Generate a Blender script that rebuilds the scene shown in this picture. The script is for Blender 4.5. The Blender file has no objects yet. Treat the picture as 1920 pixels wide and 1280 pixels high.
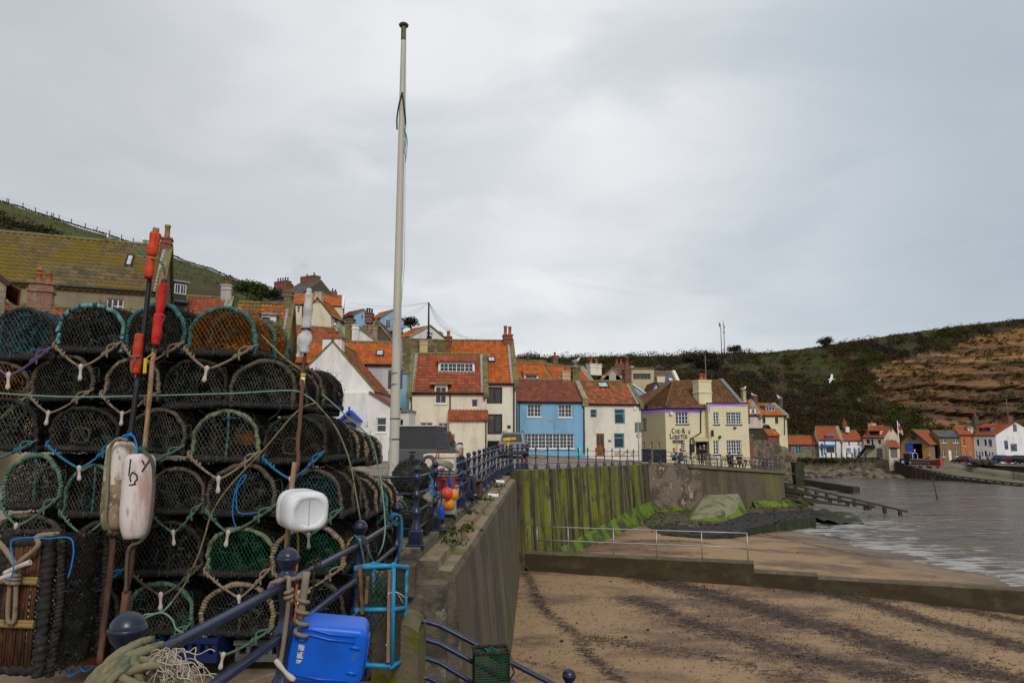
import bpy,math,random
import numpy as np
from mathutils import Vector,Matrix
RN=random.Random(11)
NP=np.random.RandomState(5)
SC=bpy.context.scene
COL=SC.collection
PI=math.pi
R=math.radians
PITCH,FPX,EYE=R(7.895),1280.0,Vector((0,0,1.63))
SP,CP=math.sin(PITCH),math.cos(PITCH)
def ray(px,py):
 u,v=(px-960)/FPX,(640-py)/FPX
 return Vector((u,CP-v*SP,SP+v*CP))
def P(px,py,Y):
 d=ray(px,py);return EYE+d*(Y/d.y)
def G(px,py,z):
 d=ray(px,py);return EYE+d*((z-EYE.z)/d.z)
def lerp(a,b,t):return a+(b-a)*t
class MB:
 def __init__(s):
  s.v,s.f,s.r,s.m,s.s,s.n=[],[],[],[],[],0
 def add(s,V,F,rnd=None,mat=0,smooth=False):
  V=np.asarray([tuple(p)for p in V]if not isinstance(V,np.ndarray)else V,dtype=float).reshape(-1,3)
  s.v.append(V);n=s.n
  F=F.tolist()if isinstance(F,np.ndarray)else F
  for i,fc in enumerate(F):
   s.f.append([k+n for k in fc])
   s.r.append(rnd[i]if rnd is not None and hasattr(rnd,'__len__')else(0.5 if rnd is None else rnd))
  s.m+=[mat]*len(F);s.s+=[smooth]*len(F)
  s.n+=len(V)
  return s
 def box(s,x0,x1,y0,y1,z0,z1,mat=0,rnd=None):
  V=[(x,y,z)for z in(z0,z1)for y in(y0,y1)for x in(x0,x1)]
  return s.add(V,[(0,2,3,1),(4,5,7,6),(0,1,5,4),(2,6,7,3),(0,4,6,2),(1,3,7,5)],rnd,mat)
 def bbox(s,x0,x1,y0,y1,z0,z1,b=.02,mat=0):
  """box with chamfered edges"""
  V=[];hx,hy,hz=(x1-x0)/2,(y1-y0)/2,(z1-z0)/2
  c=np.array(((x0+x1)/2,(y0+y1)/2,(z0+z1)/2));b=min(b,hx*.9,hy*.9,hz*.9)
  idx={}
  for sx in(-1,1):
   for sy in(-1,1):
    for sz in(-1,1):
     for a in range(3):
      p=np.array((sx*(hx-b),sy*(hy-b),sz*(hz-b)));p[a]=(sx*hx,sy*hy,sz*hz)[a]
      idx[sx,sy,sz,a]=len(V);V.append(c+p)
  F=[]
  for a in range(3):
   o=[k for k in range(3)if k!=a]
   for q in(-1,1):
    L=[]
    for(i,j)in((-1,-1),(1,-1),(1,1),(-1,1)):
     k=[0,0,0];k[a]=q;k[o[0]]=i;k[o[1]]=j;L.append(idx[k[0],k[1],k[2],a])
    flip=(q<0)!=(a==1)
    F.append(L[::-1]if flip else L)
  for a in range(3):
   o=[k for k in range(3)if k!=a]
   for i in(-1,1):
    for j in(-1,1):
     k0=[0,0,0];k0[o[0]]=i;k0[o[1]]=j;k0[a]=-1;k1=list(k0);k1[a]=1
     F.append([idx[(*k0,o[0])],idx[(*k1,o[0])],idx[(*k1,o[1])],idx[(*k0,o[1])]])
  for k in[(i,j,l)for i in(-1,1)for j in(-1,1)for l in(-1,1)]:
   F.append([idx[(*k,0)],idx[(*k,1)],idx[(*k,2)]])
  return s.add(V,F,None,mat)
 def quad(s,a,b,c,d,mat=0,rnd=None):return s.add([a,b,c,d],[(0,1,2,3)],rnd,mat)
 def beam(s,p,q,w,h,up=(0,0,1),mat=0,rnd=None):
  p,q=Vector(p),Vector(q);d=(q-p).normalized();up=Vector(up)
  x=d.cross(up)
  if x.length<1e-4:x=d.cross(Vector((0,1,0)))
  x.normalize();z=x.cross(d)
  V=[e+x*(i*w/2)+z*(j*h/2)for e in(p,q)for i,j in((-1,-1),(1,-1),(1,1),(-1,1))]
  return s.add(V,[(3,2,1,0),(4,5,6,7),(0,1,5,4),(1,2,6,5),(2,3,7,6),(3,0,4,7)],rnd,mat)
 def tube(s,pts,r,sides=6,closed=False,mat=0,cap=True,prof=None,smooth=True,rnd=None):
  """prof(i_ring, L, theta)->factor ; r scalar or list"""
  Pn=np.array([tuple(p)for p in pts],dtype=float);n=len(Pn)
  if closed:T=np.roll(Pn,-1,0)-np.roll(Pn,1,0)
  else:T=np.gradient(Pn,axis=0)
  T/=np.linalg.norm(T,axis=1)[:,None]+1e-12
  N=np.zeros_like(T)
  a=np.array((0,0,1.))if abs(T[0][2])<.9 else np.array((1.,0,0))
  x=np.cross(T[0],a);x/=np.linalg.norm(x);N[0]=x
  for i in range(1,n):
   x=N[i-1]-T[i]*np.dot(N[i-1],T[i]);l=np.linalg.norm(x)
   N[i]=x/l if l>1e-9 else N[i-1]
  B=np.cross(T,N)
  rr=np.full(n,r,float)if np.isscalar(r)else np.asarray(r,float)
  th=np.arange(sides)*2*PI/sides
  Lc=np.concatenate(([0],np.cumsum(np.linalg.norm(np.diff(Pn,axis=0),axis=1))))
  Rm=rr[:,None]*np.ones(sides)[None]
  if prof is not None:Rm=Rm*prof(Lc[:,None],th[None])
  V=Pn[:,None]+Rm[...,None]*(np.cos(th)[None,:,None]*N[:,None]+np.sin(th)[None,:,None]*B[:,None])
  m=n if closed else n-1
  i=np.arange(m)[:,None];j=np.arange(sides)[None];i2=(i+1)%n;j2=(j+1)%sides
  F=np.stack([i*sides+j,i*sides+j2,i2*sides+j2,i2*sides+j],-1).reshape(-1,4)
  s.add(V.reshape(-1,3),F,rnd,mat,smooth)
  if cap and not closed:
   b=s.n-n*sides
   s.f.append([b+k for k in range(sides)][::-1]);s.f.append([b+(n-1)*sides+k for k in range(sides)])
   s.r+=[.5,.5];s.m+=[mat]*2;s.s+=[False]*2
  return s
 def cyl(s,p,q,r0,r1=None,sides=10,mat=0,smooth=True,cap=True):
  return s.tube([p,q],[r0,r0 if r1 is None else r1],sides,False,mat,cap,None,smooth)
 def lathe(s,prof,c=(0,0,0),seg=16,mat=0,smooth=True,T=None):
  n=len(prof);th=np.arange(seg)*2*PI/seg
  r=np.array([p[0]for p in prof]);z=np.array([p[1]for p in prof])
  V=np.stack([r[:,None]*np.cos(th),r[:,None]*np.sin(th),z[:,None]+0*th],-1).reshape(-1,3)
  if T is not None:V=np.array([tuple(T@Vector(p))for p in V])
  V=V+np.array(tuple(c))
  i=np.arange(n-1)[:,None];j=np.arange(seg)[None];j2=(j+1)%seg
  F=np.stack([i*seg+j,i*seg+j2,(i+1)*seg+j2,(i+1)*seg+j],-1).reshape(-1,4)
  return s.add(V,F,None,mat,smooth)
 def ball(s,c,r,seg=14,rings=8,mat=0,sc=(1,1,1)):
  pr=[(max(1e-4,math.sin(PI*i/rings))*r,-math.cos(PI*i/rings)*r)for i in range(rings+1)]
  return s.lathe(pr,c,seg,mat,True,Matrix.Diagonal(sc))
 def prism(s,poly,ax,d0,d1,mat=0,smooth=False):
  """poly: 2-D points in the plane perpendicular to axis ax; extruded d0..d1"""
  def mk(p,d):return{0:(d,p[0],p[1]),1:(p[0],d,p[1]),2:(p[0],p[1],d)}[ax]
  n=len(poly)
  V=[mk(p,d0)for p in poly]+[mk(p,d1)for p in poly]
  F=[list(range(n))[::-1],list(range(n,2*n))]+[[i,(i+1)%n,n+(i+1)%n,n+i]for i in range(n)]
  return s.add(V,F,None,mat,smooth)
 def hull(s,V,F,mat=0):return s.add(V,F,None,mat)
 def grid(s,fn,nu,nv,mat=0,smooth=True,rnd=None):
  V=[fn(i/nu,j/nv)for j in range(nv+1)for i in range(nu+1)]
  F=[(j*(nu+1)+i,j*(nu+1)+i+1,(j+1)*(nu+1)+i+1,(j+1)*(nu+1)+i)for j in range(nv)for i in range(nu)]
  return s.add(V,F,rnd,mat,smooth)
 def strands(s,A,B,r,mat=0):
  A,B=np.asarray(A,float).reshape(-1,3),np.asarray(B,float).reshape(-1,3)
  if len(A)==0:return s
  d=B-A;L=np.linalg.norm(d,axis=1)[:,None]+1e-9;d=d/L
  up=np.where(np.abs(d[:,2:3])<.9,np.array([[0,0,1.]]),np.array([[1.,0,0]]))
  x=np.cross(d,up);x/=np.linalg.norm(x,axis=1)[:,None];y=np.cross(d,x)
  V=[]
  for e in(A,B):
   for k in range(3):
    a=2*PI*k/3;V.append(e+r*(math.cos(a)*x+math.sin(a)*y))
  V=np.stack(V,1).reshape(-1,3)
  o=(np.arange(len(A))*6)[:,None]
  F=np.concatenate([o+np.array([[k,(k+1)%3,3+(k+1)%3,3+k]])for k in range(3)],0)
  return s.add(V,F,None,mat,True)
 def leaves(s,C,size,nrm=None,mat=0,rnd=None):
  """random small quads at centres C (N,3)"""
  n=len(C);a=NP.normal(size=(n,3));b=NP.normal(size=(n,3))
  if nrm is not None:a=np.cross(nrm+.5*NP.normal(size=(n,3)),b)
  a/=np.linalg.norm(a,axis=1)[:,None];b-=a*np.sum(a*b,1)[:,None];b/=np.linalg.norm(b,axis=1)[:,None]
  sz=(np.asarray(size)*np.ones(n)*NP.uniform(.6,1.3,n))[:,None]
  V=np.stack([C-a*sz,C-b*sz*.5,C+a*sz,C+b*sz*.5],1).reshape(-1,3)
  F=np.arange(4*n).reshape(-1,4)
  return s.add(V,F,NP.uniform(0,1,n)if rnd is None else rnd,mat)
 def build(s,name,mat,parent=None,T=None,world=False):
  me=bpy.data.meshes.new(name)
  V=np.concatenate(s.v)if s.v else np.zeros((0,3))
  if T is not None:
   M4=np.array(T);V=V@M4[:3,:3].T+M4[:3,3]
  if world and parent is not None:
   M4=np.array(parent.matrix_world.inverted()if False else wm(parent).inverted());V=V@M4[:3,:3].T+M4[:3,3]
  me.from_pydata(V.tolist(),[],s.f)
  for m in(mat if isinstance(mat,(list,tuple))else[mat]):me.materials.append(m)
  me.polygons.foreach_set('material_index',s.m)
  me.polygons.foreach_set('use_smooth',s.s)
  at=me.attributes.new('rnd','FLOAT','FACE');at.data.foreach_set('value',[float(x)for x in s.r])
  me.update()
  o=bpy.data.objects.new(name,me);COL.objects.link(o)
  if parent is not None:o.parent=parent
  return o
def wm(o):
 m=Matrix.LocRotScale(o.location,o.rotation_euler,o.scale)
 return wm(o.parent)@m if o.parent else m
def spl(pts,n=8,closed=False):
 p=[Vector(q)for q in pts];m=len(p);out=[]
 for i in range(m if closed else m-1):
  if closed:a,b,c,d=p[i-1],p[i],p[(i+1)%m],p[(i+2)%m]
  else:a,b,c,d=p[max(i-1,0)],p[i],p[i+1],p[min(i+2,m-1)]
  for k in range(n):
   t=k/n
   out.append(.5*((2*b)+(c-a)*t+(2*a-5*b+4*c-d)*t*t+(3*b-a-3*c+d)*t**3))
 if not closed:out.append(p[-1])
 return out
def resample(pts,step):
 p=np.array([tuple(q)for q in pts]);L=np.concatenate(([0],np.cumsum(np.linalg.norm(np.diff(p,axis=0),axis=1))))
 k=max(2,int(L[-1]/step)+1);t=np.linspace(0,L[-1],k)
 return np.stack([np.interp(t,L,p[:,i])for i in range(3)],1)
def rope(mb,pts,r,pitch=None,sides=9,mat=0,spline=6):
 """three-strand laid rope"""
 pitch=pitch or r*7
 p=resample(spl(pts,spline)if spline else pts,pitch/5)
 return mb.tube(p,r,sides,False,mat,True,lambda L,th:.78+.27*np.abs(np.cos(1.5*(th-2*PI*L/pitch/1.5*1.0))))
def wrapped(mb,pts,r,pitch=.02,sides=8,mat=0,amp=.2):
 """bar bound round with cord; every turn has its own random shade"""
 p=resample(pts,pitch/5)
 ph=NP.uniform(0,6,4);tr=NP.uniform(0,1,len(p)//5+2)
 rd=[tr[i//5]for i in range(len(p)-1)for j in range(sides)]
 return mb.tube(p,r,sides,False,mat,True,lambda L,th:1-amp+2*amp*np.abs(np.cos(PI*L/pitch-th*.5+.8*np.sin(L*9+ph[0])))+.12*np.sin(L*23+ph[1])+.08*np.sin(L*57+ph[2]+th),rnd=rd)
def tag(o,label=None,cat=None,group=None,kind=None):
 if label:o['label']=label
 if cat:o['category']=cat
 if group:o['group']=group
 if kind:o['kind']=kind
 return o
def empty(name,loc=(0,0,0),rz=0,label=None,cat=None,group=None):
 o=bpy.data.objects.new(name,None);COL.objects.link(o)
 o.location=loc;o.rotation_euler=(0,0,rz);o.empty_display_size=.1
 return tag(o,label,cat,group)
KIDS={}
def copy_tree(o,parent=None):
 c=o.copy();COL.objects.link(c)
 if parent is not None:c.parent=parent
 for ch in[x for x in bpy.data.objects if x.parent==o]:copy_tree(ch,c)
 return c
MATS={}
def M(name,base,layers=(),rough=.8,bump=None,rnd=0.,metal=0.,spec=.3,brick=None,coat=0.,attr=None,rvar=0.,coords='Object',perobj=True,wave=None,alpha=None):
 """base colour + noise layers (colour, scale or (sx,sy,sz), lo, hi[, opacity]); bump=(strength, scale[, dist])"""
 m=bpy.data.materials.new(name);m.use_nodes=True;nt=m.node_tree;N,L=nt.nodes,nt.links
 b=N['Principled BSDF'];b.inputs['Roughness'].default_value=rough;b.inputs['Metallic'].default_value=metal
 b.inputs['Specular IOR Level'].default_value=spec
 if coat:b.inputs['Coat Weight'].default_value=coat;b.inputs['Coat Roughness'].default_value=.15
 tc=N.new('ShaderNodeTexCoord');vec=tc.outputs[coords]
 if perobj:
  oi=N.new('ShaderNodeObjectInfo');mu=N.new('ShaderNodeVectorMath');mu.operation='SCALE'
  mu.inputs[0].default_value=(37,91,53);L.new(oi.outputs['Random'],mu.inputs['Scale'])
  ad=N.new('ShaderNodeVectorMath');L.new(vec,ad.inputs[0]);L.new(mu.outputs[0],ad.inputs[1]);vec=ad.outputs[0]
 def noise(scale,detail=5,rgh=.6):
  sc=scale if isinstance(scale,tuple)else(scale,)*3
  mp=N.new('ShaderNodeVectorMath');mp.operation='MULTIPLY';mp.inputs[1].default_value=sc;L.new(vec,mp.inputs[0])
  n=N.new('ShaderNodeTexNoise');n.inputs['Scale'].default_value=1;n.inputs['Detail'].default_value=detail
  n.inputs['Roughness'].default_value=rgh;L.new(mp.outputs[0],n.inputs['Vector']);return n.outputs['Fac']
 def rng(sock,lo,hi,a=0.,c=1.):
  r=N.new('ShaderNodeMapRange');r.interpolation_type='SMOOTHSTEP'
  for k,v in zip(('From Min','From Max','To Min','To Max'),(lo,hi,a,c)):r.inputs[k].default_value=v
  L.new(sock,r.inputs['Value']);return r.outputs['Result']
 def mix(fac,a,c,mode='MIX'):
  x=N.new('ShaderNodeMix');x.data_type='RGBA';x.blend_type=mode
  if isinstance(fac,(int,float)):x.inputs['Factor'].default_value=fac
  else:L.new(fac,x.inputs['Factor'])
  for sock,v in((x.inputs['A'],a),(x.inputs['B'],c)):
   if isinstance(v,tuple):sock.default_value=(*v,1)
   else:L.new(v,sock)
  return x.outputs['Result']
 col=tuple(base)
 hgt=None
 if brick:
  bw,bh,c1,c2,mo=brick[:5]
  sx=N.new('ShaderNodeSeparateXYZ');L.new(tc.outputs['Object'],sx.inputs[0])
  a1=N.new('ShaderNodeMath');L.new(sx.outputs[0],a1 .inputs[0]);L.new(sx.outputs[1],a1 .inputs[1])
  cb=N.new('ShaderNodeCombineXYZ');L.new(a1 .outputs[0],cb.inputs[0]);L.new(sx.outputs[2],cb.inputs[1])
  nz=N.new('ShaderNodeTexNoise');nz.inputs['Scale'].default_value=1.3;L.new(cb.outputs[0],nz.inputs['Vector'])
  av=N.new('ShaderNodeVectorMath');av.operation='MULTIPLY_ADD';L.new(nz.outputs['Color'],av.inputs[0]);av.inputs[1].default_value=(bh*.5,)*3;L.new(cb.outputs[0],av.inputs[2])
  bt=N.new('ShaderNodeTexBrick');L.new(av.outputs[0],bt.inputs['Vector']);bt.inputs['Scale'].default_value=1
  bt.inputs['Brick Width'].default_value=bw;bt.inputs['Row Height'].default_value=bh;bt.inputs['Mortar Size'].default_value=bh*.09
  bt.inputs['Mortar Smooth'].default_value=.4
  bt.inputs['Color1'].default_value=(*c1,1);bt.inputs['Color2'].default_value=(*c2,1);bt.inputs['Mortar'].default_value=(*mo,1)
  col=bt.outputs['Color'];hgt=bt.outputs['Fac']
 if rnd:
  at=N.new('ShaderNodeAttribute');at.attribute_name='rnd'
  dark=tuple(x*(1-rnd)for x in base);lite=tuple(min(1,x*(1+rnd))for x in base)
  col=mix(at.outputs['Fac'],dark,lite)
 for ly in layers:
  c,sc,lo,hi=ly[:4];op=ly[4]if len(ly)>4 else 1.
  col=mix(rng(noise(sc),lo,hi,0,op),col,tuple(c))
 if isinstance(col,tuple):b.inputs['Base Color'].default_value=(*col,1)
 else:L.new(col,b.inputs['Base Color'])
 if rvar:L.new(rng(noise(3.),.3,.7,max(.02,rough-rvar),min(1,rough+rvar)),b.inputs['Roughness'])
 if bump or hgt is not None:
  last=None
  if hgt is not None:
   bp=N.new('ShaderNodeBump');bp.inputs['Strength'].default_value=.6;bp.inputs['Distance'].default_value=.02;bp.invert=True
   L.new(hgt,bp.inputs['Height']);last=bp
  if bump:
   bp2=N.new('ShaderNodeBump');bp2 .inputs['Strength'].default_value=bump[0];bp2 .inputs['Distance'].default_value=bump[2]if len(bump)>2 else .02
   L.new(noise(bump[1],6),bp2 .inputs['Height'])
   if last:L.new(last.outputs[0],bp2 .inputs['Normal'])
   last=bp2
  L.new(last.outputs[0],b.inputs['Normal'])
 MATS[name]=m
 return m
def fl(name,c,rough=.6,**k):return M(name,c,rough=rough,**k)
# ================================================================ materials of the setting
m_sand=M('sand',(.315,.203,.110),[((.150,.094,.062),(.22,.4,1),.44,.62),((.36,.24,.134),(1.6,2.2,1),.5,.7,.6),((.21,.12,.06),(.5,.8,1),.56,.7,.6),((.09,.06,.045),(6,11,6),.60,.70,.7)],rough=.9,bump=(.9,9.,.05),perobj=False)
def weedy(m):
 nt=m.node_tree;N,L=nt.nodes,nt.links;b=N['Principled BSDF'];src=b.inputs['Base Color'].links[0].from_socket
 at=N.new('ShaderNodeAttribute');at.attribute_name='weed';tc=N.new('ShaderNodeTexCoord')
 mp=N.new('ShaderNodeMapping');mp.inputs['Scale'].default_value=(4.5,12,4);mp.inputs['Rotation'].default_value=(0,0,R(24));L.new(tc.outputs['Object'],mp.inputs[0])
 n=N.new('ShaderNodeTexNoise');n.inputs['Scale'].default_value=1;n.inputs['Detail'].default_value=9;n.inputs['Roughness'].default_value=.72;L.new(mp.outputs[0],n.inputs['Vector'])
 a=N.new('ShaderNodeMath');a.operation='MULTIPLY_ADD';L.new(at.outputs['Fac'],a.inputs[0]);a.inputs[1].default_value=.26;L.new(n.outputs['Fac'],a.inputs[2])
 r=N.new('ShaderNodeMapRange');r.interpolation_type='SMOOTHSTEP';r.inputs['From Min'].default_value=.57;r.inputs['From Max'].default_value=.72;r.inputs['To Max'].default_value=.93;L.new(a.outputs[0],r.inputs['Value'])
 x=N.new('ShaderNodeMix');x.data_type='RGBA';L.new(r.outputs[0],x.inputs['Factor']);L.new(src,x.inputs['A']);x.inputs['B'].default_value=(.052,.033,.026,1);wt=N.new('ShaderNodeAttribute');wt.attribute_name='wet';y2=N.new('ShaderNodeMix');y2 .data_type='RGBA';y2 .blend_type='MULTIPLY';L.new(wt.outputs['Fac'],y2 .inputs['Factor']);L.new(x.outputs['Result'],y2 .inputs['A']);y2 .inputs['B'].default_value=(.62,.62,.66,1);L.new(y2 .outputs['Result'],b.inputs['Base Color'])
 r2=N.new('ShaderNodeMapRange');r2 .inputs['To Min'].default_value=.9;r2 .inputs['To Max'].default_value=.32;L.new(wt.outputs['Fac'],r2 .inputs['Value']);L.new(r2 .outputs[0],b.inputs['Roughness'])
weedy(m_sand)
m_weed=M('seaweed',(.035,.022,.018),[((.07,.045,.03),3.,.45,.6)],rough=.75,rnd=.5,perobj=False)
m_conc=M('concrete',(.155,.125,.088),[((.10,.085,.055),1.2,.45,.62),((.13,.12,.035),(.9,.9,.5),.52,.64,.8),((.34,.30,.24),6.,.58,.7,.5)],rough=.9,bump=(.5,14.,.02),perobj=False)
m_ledge=M('sandy_ledge',(.25,.185,.12),[((.16,.13,.08),2.2,.48,.62),((.12,.13,.03),1.1,.55,.66,.85)],rough=.95,bump=(.6,18.,.02),perobj=False)
m_wallface=M('stained_concrete',(.135,.10,.07),[((.075,.056,.04),(1.3,1.3,.16),.42,.64),((.21,.17,.13),(2.5,2.5,.5),.56,.72,.55),((.088,.082,.020),(.9,.9,.11),.50,.60,.85),((.065,.05,.036),1.1,.52,.66,.7),((.11,.085,.065),(.4,.4,2.6),.55,.6,.5),((.05,.04,.03),(.8,.8,.5),.56,.72,.6),((.12,.14,.02),(1.5,1.5,.07),.60,.68,.8),((.5,.5,.47),(9,9,.9),.70,.75,.6)],rough=.9,bump=(.5,6.,.03),perobj=False)
m_greenwall=M('mossy_concrete',(.078,.058,.042),[((.185,.19,.012),(1.0,1.0,.07),.43,.60),((.034,.026,.021),(1.3,1.3,.09),.48,.60),((.185,.185,.02),(3.2,3.2,.09),.56,.64,.75),((.09,.085,.018),(.3,.3,2.2),.52,.60,.5),((.05,.04,.03),(1.6,1.6,1.1),.55,.62,.75),((.30,.26,.22),(4.,4.,.25),.62,.68,.8),((.10,.115,.02),2.5,.58,.70,.6)],rough=.9,bump=(.5,7.,.04),perobj=False)
m_algae=M('bright_algae',(.12,.18,.006),[((.035,.06,.007),1.1,.45,.62),((.15,.20,.012),(2,2,5),.57,.7,.8),((.05,.042,.022),.8,.52,.66)],rough=.7,bump=(.8,16.,.05),perobj=False)
m_rubble=M('rubble_wall',(.185,.142,.102),[((.09,.07,.05),1.1,.46,.58),((.42,.36,.29),2.2,.58,.66,.8),((.06,.05,.035),(3,3,1.3),.6,.7,.8),((.15,.15,.03),(1,1,.3),.58,.68,.6)],rough=.95,bump=(1.,3.,.15),perobj=False)
m_terrace=M('terrace_wall',(.115,.09,.064),[((.085,.065,.045),(1.,1.,.14),.45,.58),((.20,.165,.125),(2.2,2.2,.1),.60,.70,.7),((.15,.15,.03),(.7,.7,.12),.54,.66,.6),((.05,.04,.03),1.6,.6,.72,.6)],rough=.95,bump=(.8,3.,.08),perobj=False)
m_shelf=M('dark_shelf',(.035,.03,.028),[((.09,.075,.06),7.,.56,.7,.8),((.02,.018,.016),2.,.5,.6)],rough=.85,bump=(1.,12.,.06),perobj=False)
m_footing=M('mossy_footing',(.105,.078,.05),[((.06,.09,.008),.55,.47,.57),((.045,.036,.026),1.6,.52,.64),((.10,.14,.012),1.8,.60,.68,.7)],rough=.9,bump=(1.,6.,.06),perobj=False)
m_shelfedge=M('weedy_edge',(.03,.035,.015),[((.05,.085,.01),2.,.52,.66),((.02,.02,.02),(3,3,.6),.5,.6)],rough=.7,bump=(1.,6.,.08),perobj=False)
m_road=M('road_paving',(.22,.178,.145),[((.155,.125,.10),.5,.45,.6),((.33,.29,.25),3.,.55,.7,.6),((.13,.11,.09),(5,5,5),.62,.72,.5)],rough=.85,bump=(.3,20.,.01),perobj=False)
m_quayfloor=M('sandy_quay',(.22,.16,.105),[((.12,.09,.062),1.3,.45,.6),((.40,.31,.22),5.,.55,.7,.7),((.07,.055,.045),(14,14,14),.63,.7,.7)],rough=.95,bump=(.5,25.,.02),perobj=False)
m_stone=M('dark_stone',(.13,.105,.08),[((.06,.05,.04),2.,.45,.58),((.27,.225,.17),3.5,.58,.68,.7),((.10,.10,.03),1.2,.6,.7,.6)],rough=.95,bump=(1.,5.,.06),perobj=False)
m_leaf=M('scrub_leaf',(.032,.038,.007),[((.060,.036,.014),.05,.44,.58),((.022,.027,.007),.22,.50,.62,.8),((.055,.066,.009),.11,.58,.66,.7)],rough=.9,rnd=.35,spec=.1,perobj=False)
m_leafdark=M('brown_scrub_leaf',(.050,.034,.021),[((.026,.020,.014),.1,.45,.6)],rough=.9,rnd=.35,spec=.1)
m_leafgreen=M('evergreen_leaf',(.045,.062,.012),[((.022,.032,.008),.5,.5,.62)],rough=.85,rnd=.5,spec=.1)
m_bark=M('bark',(.07,.05,.035),[((.03,.022,.016),9.,.5,.6)],bump=(.6,20.))
m_hill=M('hill_turf',(.040,.046,.007),[((.058,.036,.015),.045,.46,.56),((.036,.032,.012),.13,.52,.62,.8),((.072,.078,.011),.09,.58,.66,.8),((.045,.030,.017),.4,.58,.68,.6)],rough=.95,bump=(1.,.9,.6),perobj=False)
m_grass=M('slope_grass',(.044,.037,.008),[((.058,.066,.009),.06,.44,.58),((.055,.035,.02),(.09,.09,.2),.54,.62),((.075,.056,.016),.8,.56,.7,.5)],rough=.95,bump=(1.,2.5,.25),perobj=False)
m_cliff=M('clay_cliff',(.215,.105,.036),[((.095,.052,.026),(.016,.016,.40),.46,.55),((.33,.18,.070),(.012,.012,.13),.54,.62,.75),((.045,.029,.019),(.022,.022,.8),.555,.60,.9),((.19,.098,.040),.35,.5,.62,.6),((.06,.06,.015),(.12,.12,.16),.60,.66,.75)],rough=.95,bump=(1.,(.12,.12,.7),1.2),perobj=False)
m_bank=M('river_bank',(.15,.115,.078),[((.22,.175,.12),.9,.52,.64),((.07,.085,.02),.4,.55,.66,.8),((.02,.018,.015),1.5,.55,.65)],rough=.95,bump=(1.,2.,.3),perobj=False)
m_farquay=M('harbour_quay',(.22,.185,.14),[((.10,.085,.06),(.4,.4,.1),.46,.58),((.33,.29,.23),(1,1,.3),.6,.68,.7),((.05,.055,.025),(.3,.3,.3),.6,.7,.6)],rough=.9,bump=(.5,3.,.05),perobj=False)
# ================================================================ sky, sun, camera
w=bpy.data.worlds.new('World');SC.world=w;w.use_nodes=True
nt=w.node_tree;N,L=nt.nodes,nt.links
bg=N['Background']
sky=N.new('ShaderNodeTexSky');sky.sky_type='NISHITA';sky.sun_disc=False
SUN_EL,SUN_AZ=R(38),R(165)
sky.sun_elevation=SUN_EL;sky.sun_rotation=SUN_AZ
tc=N.new('ShaderNodeTexCoord');sep=N.new('ShaderNodeSeparateXYZ');L.new(tc.outputs['Generated'],sep.inputs[0])
zc=N.new('ShaderNodeMath');zc.operation='MAXIMUM';L.new(sep.outputs['Z'],zc.inputs[0]);zc.inputs[1].default_value=0.
za=N.new('ShaderNodeMath');L.new(zc.outputs[0],za.inputs[0]);za.inputs[1].default_value=.22
dv=N.new('ShaderNodeVectorMath');dv.operation='DIVIDE';cz=N.new('ShaderNodeCombineXYZ')
for k in range(3):L.new(za.outputs[0],cz.inputs[k])
L.new(tc.outputs['Generated'],dv.inputs[0]);L.new(cz.outputs[0],dv.inputs[1])
def cloud(scale,det,off,dist=.0):
 mp=N.new('ShaderNodeMapping');mp.inputs['Location'].default_value=off;mp.inputs['Scale'].default_value=scale;L.new(dv.outputs[0],mp.inputs[0])
 n=N.new('ShaderNodeTexNoise');n.inputs['Scale'].default_value=1;n.inputs['Detail'].default_value=det;n.inputs['Roughness'].default_value=.52;n.inputs['Distortion'].default_value=dist
 L.new(mp.outputs[0],n.inputs['Vector']);return n.outputs['Fac']
def wr(sock,lo,hi,a,b):
 r=N.new('ShaderNodeMapRange');r.interpolation_type='SMOOTHSTEP'
 for k,v in zip(('From Min','From Max','To Min','To Max'),(lo,hi,a,b)):r.inputs[k].default_value=v
 L.new(sock,r.inputs['Value']);return r.outputs['Result']
def wmix(fac,a,b,mode='MIX'):
 x=N.new('ShaderNodeMix');x.data_type='RGBA';x.blend_type=mode
 if isinstance(fac,float):x.inputs['Factor'].default_value=fac
 else:L.new(fac,x.inputs['Factor'])
 for s_,v in((x.inputs['A'],a),(x.inputs['B'],b)):
  if isinstance(v,tuple):s_.default_value=(*v,1)
  else:L.new(v,s_)
 return x.outputs['Result']
K=9.3
c1=wmix(wr(cloud((.55,.55,.55),4,(3.1,.4,0)),.30,.66,0.,1.),(.66*K,.69*K,.715*K),(.97*K,.97*K,.985*K))
c1=wmix(wr(cloud((1.1,1.5,1.1),7,(7.7,2.2,0),.7),.42,.68,0.,.70),c1,(.58*K,.64*K,.68*K))
c1=wmix(wr(cloud((2.6,3.2,2.6),6,(1.7,5.2,0),.5),.46,.70,0.,.35),c1,(.98*K,.97*K,.985*K))
gx=N.new('ShaderNodeMath');gx.operation='MULTIPLY_ADD';L.new(sep.outputs['X'],gx.inputs[0]);gx.inputs[1].default_value=1.;gx.inputs[2].default_value=0.
c1=wmix(wr(gx.outputs[0],.05,.62,0.,.80),c1,(.42*K,.50*K,.57*K))
c1=wmix(wr(gx.outputs[0],-.12,-.62,0.,.70),c1,(.50*K,.525*K,.57*K))
fin=wmix(.93,sky.outputs[0],c1)
L.new(fin,bg.inputs['Color']);bg.inputs['Strength'].default_value=.10
sl=bpy.data.lights.new('sun','SUN');sl.energy=1.5;sl.angle=R(14);sl.color=(1,.955,.89)
so=bpy.data.objects.new('sun',sl);COL.objects.link(so)
sd=Vector((math.sin(SUN_AZ)*math.cos(SUN_EL),math.cos(SUN_AZ)*math.cos(SUN_EL),math.sin(SUN_EL)))
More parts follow.
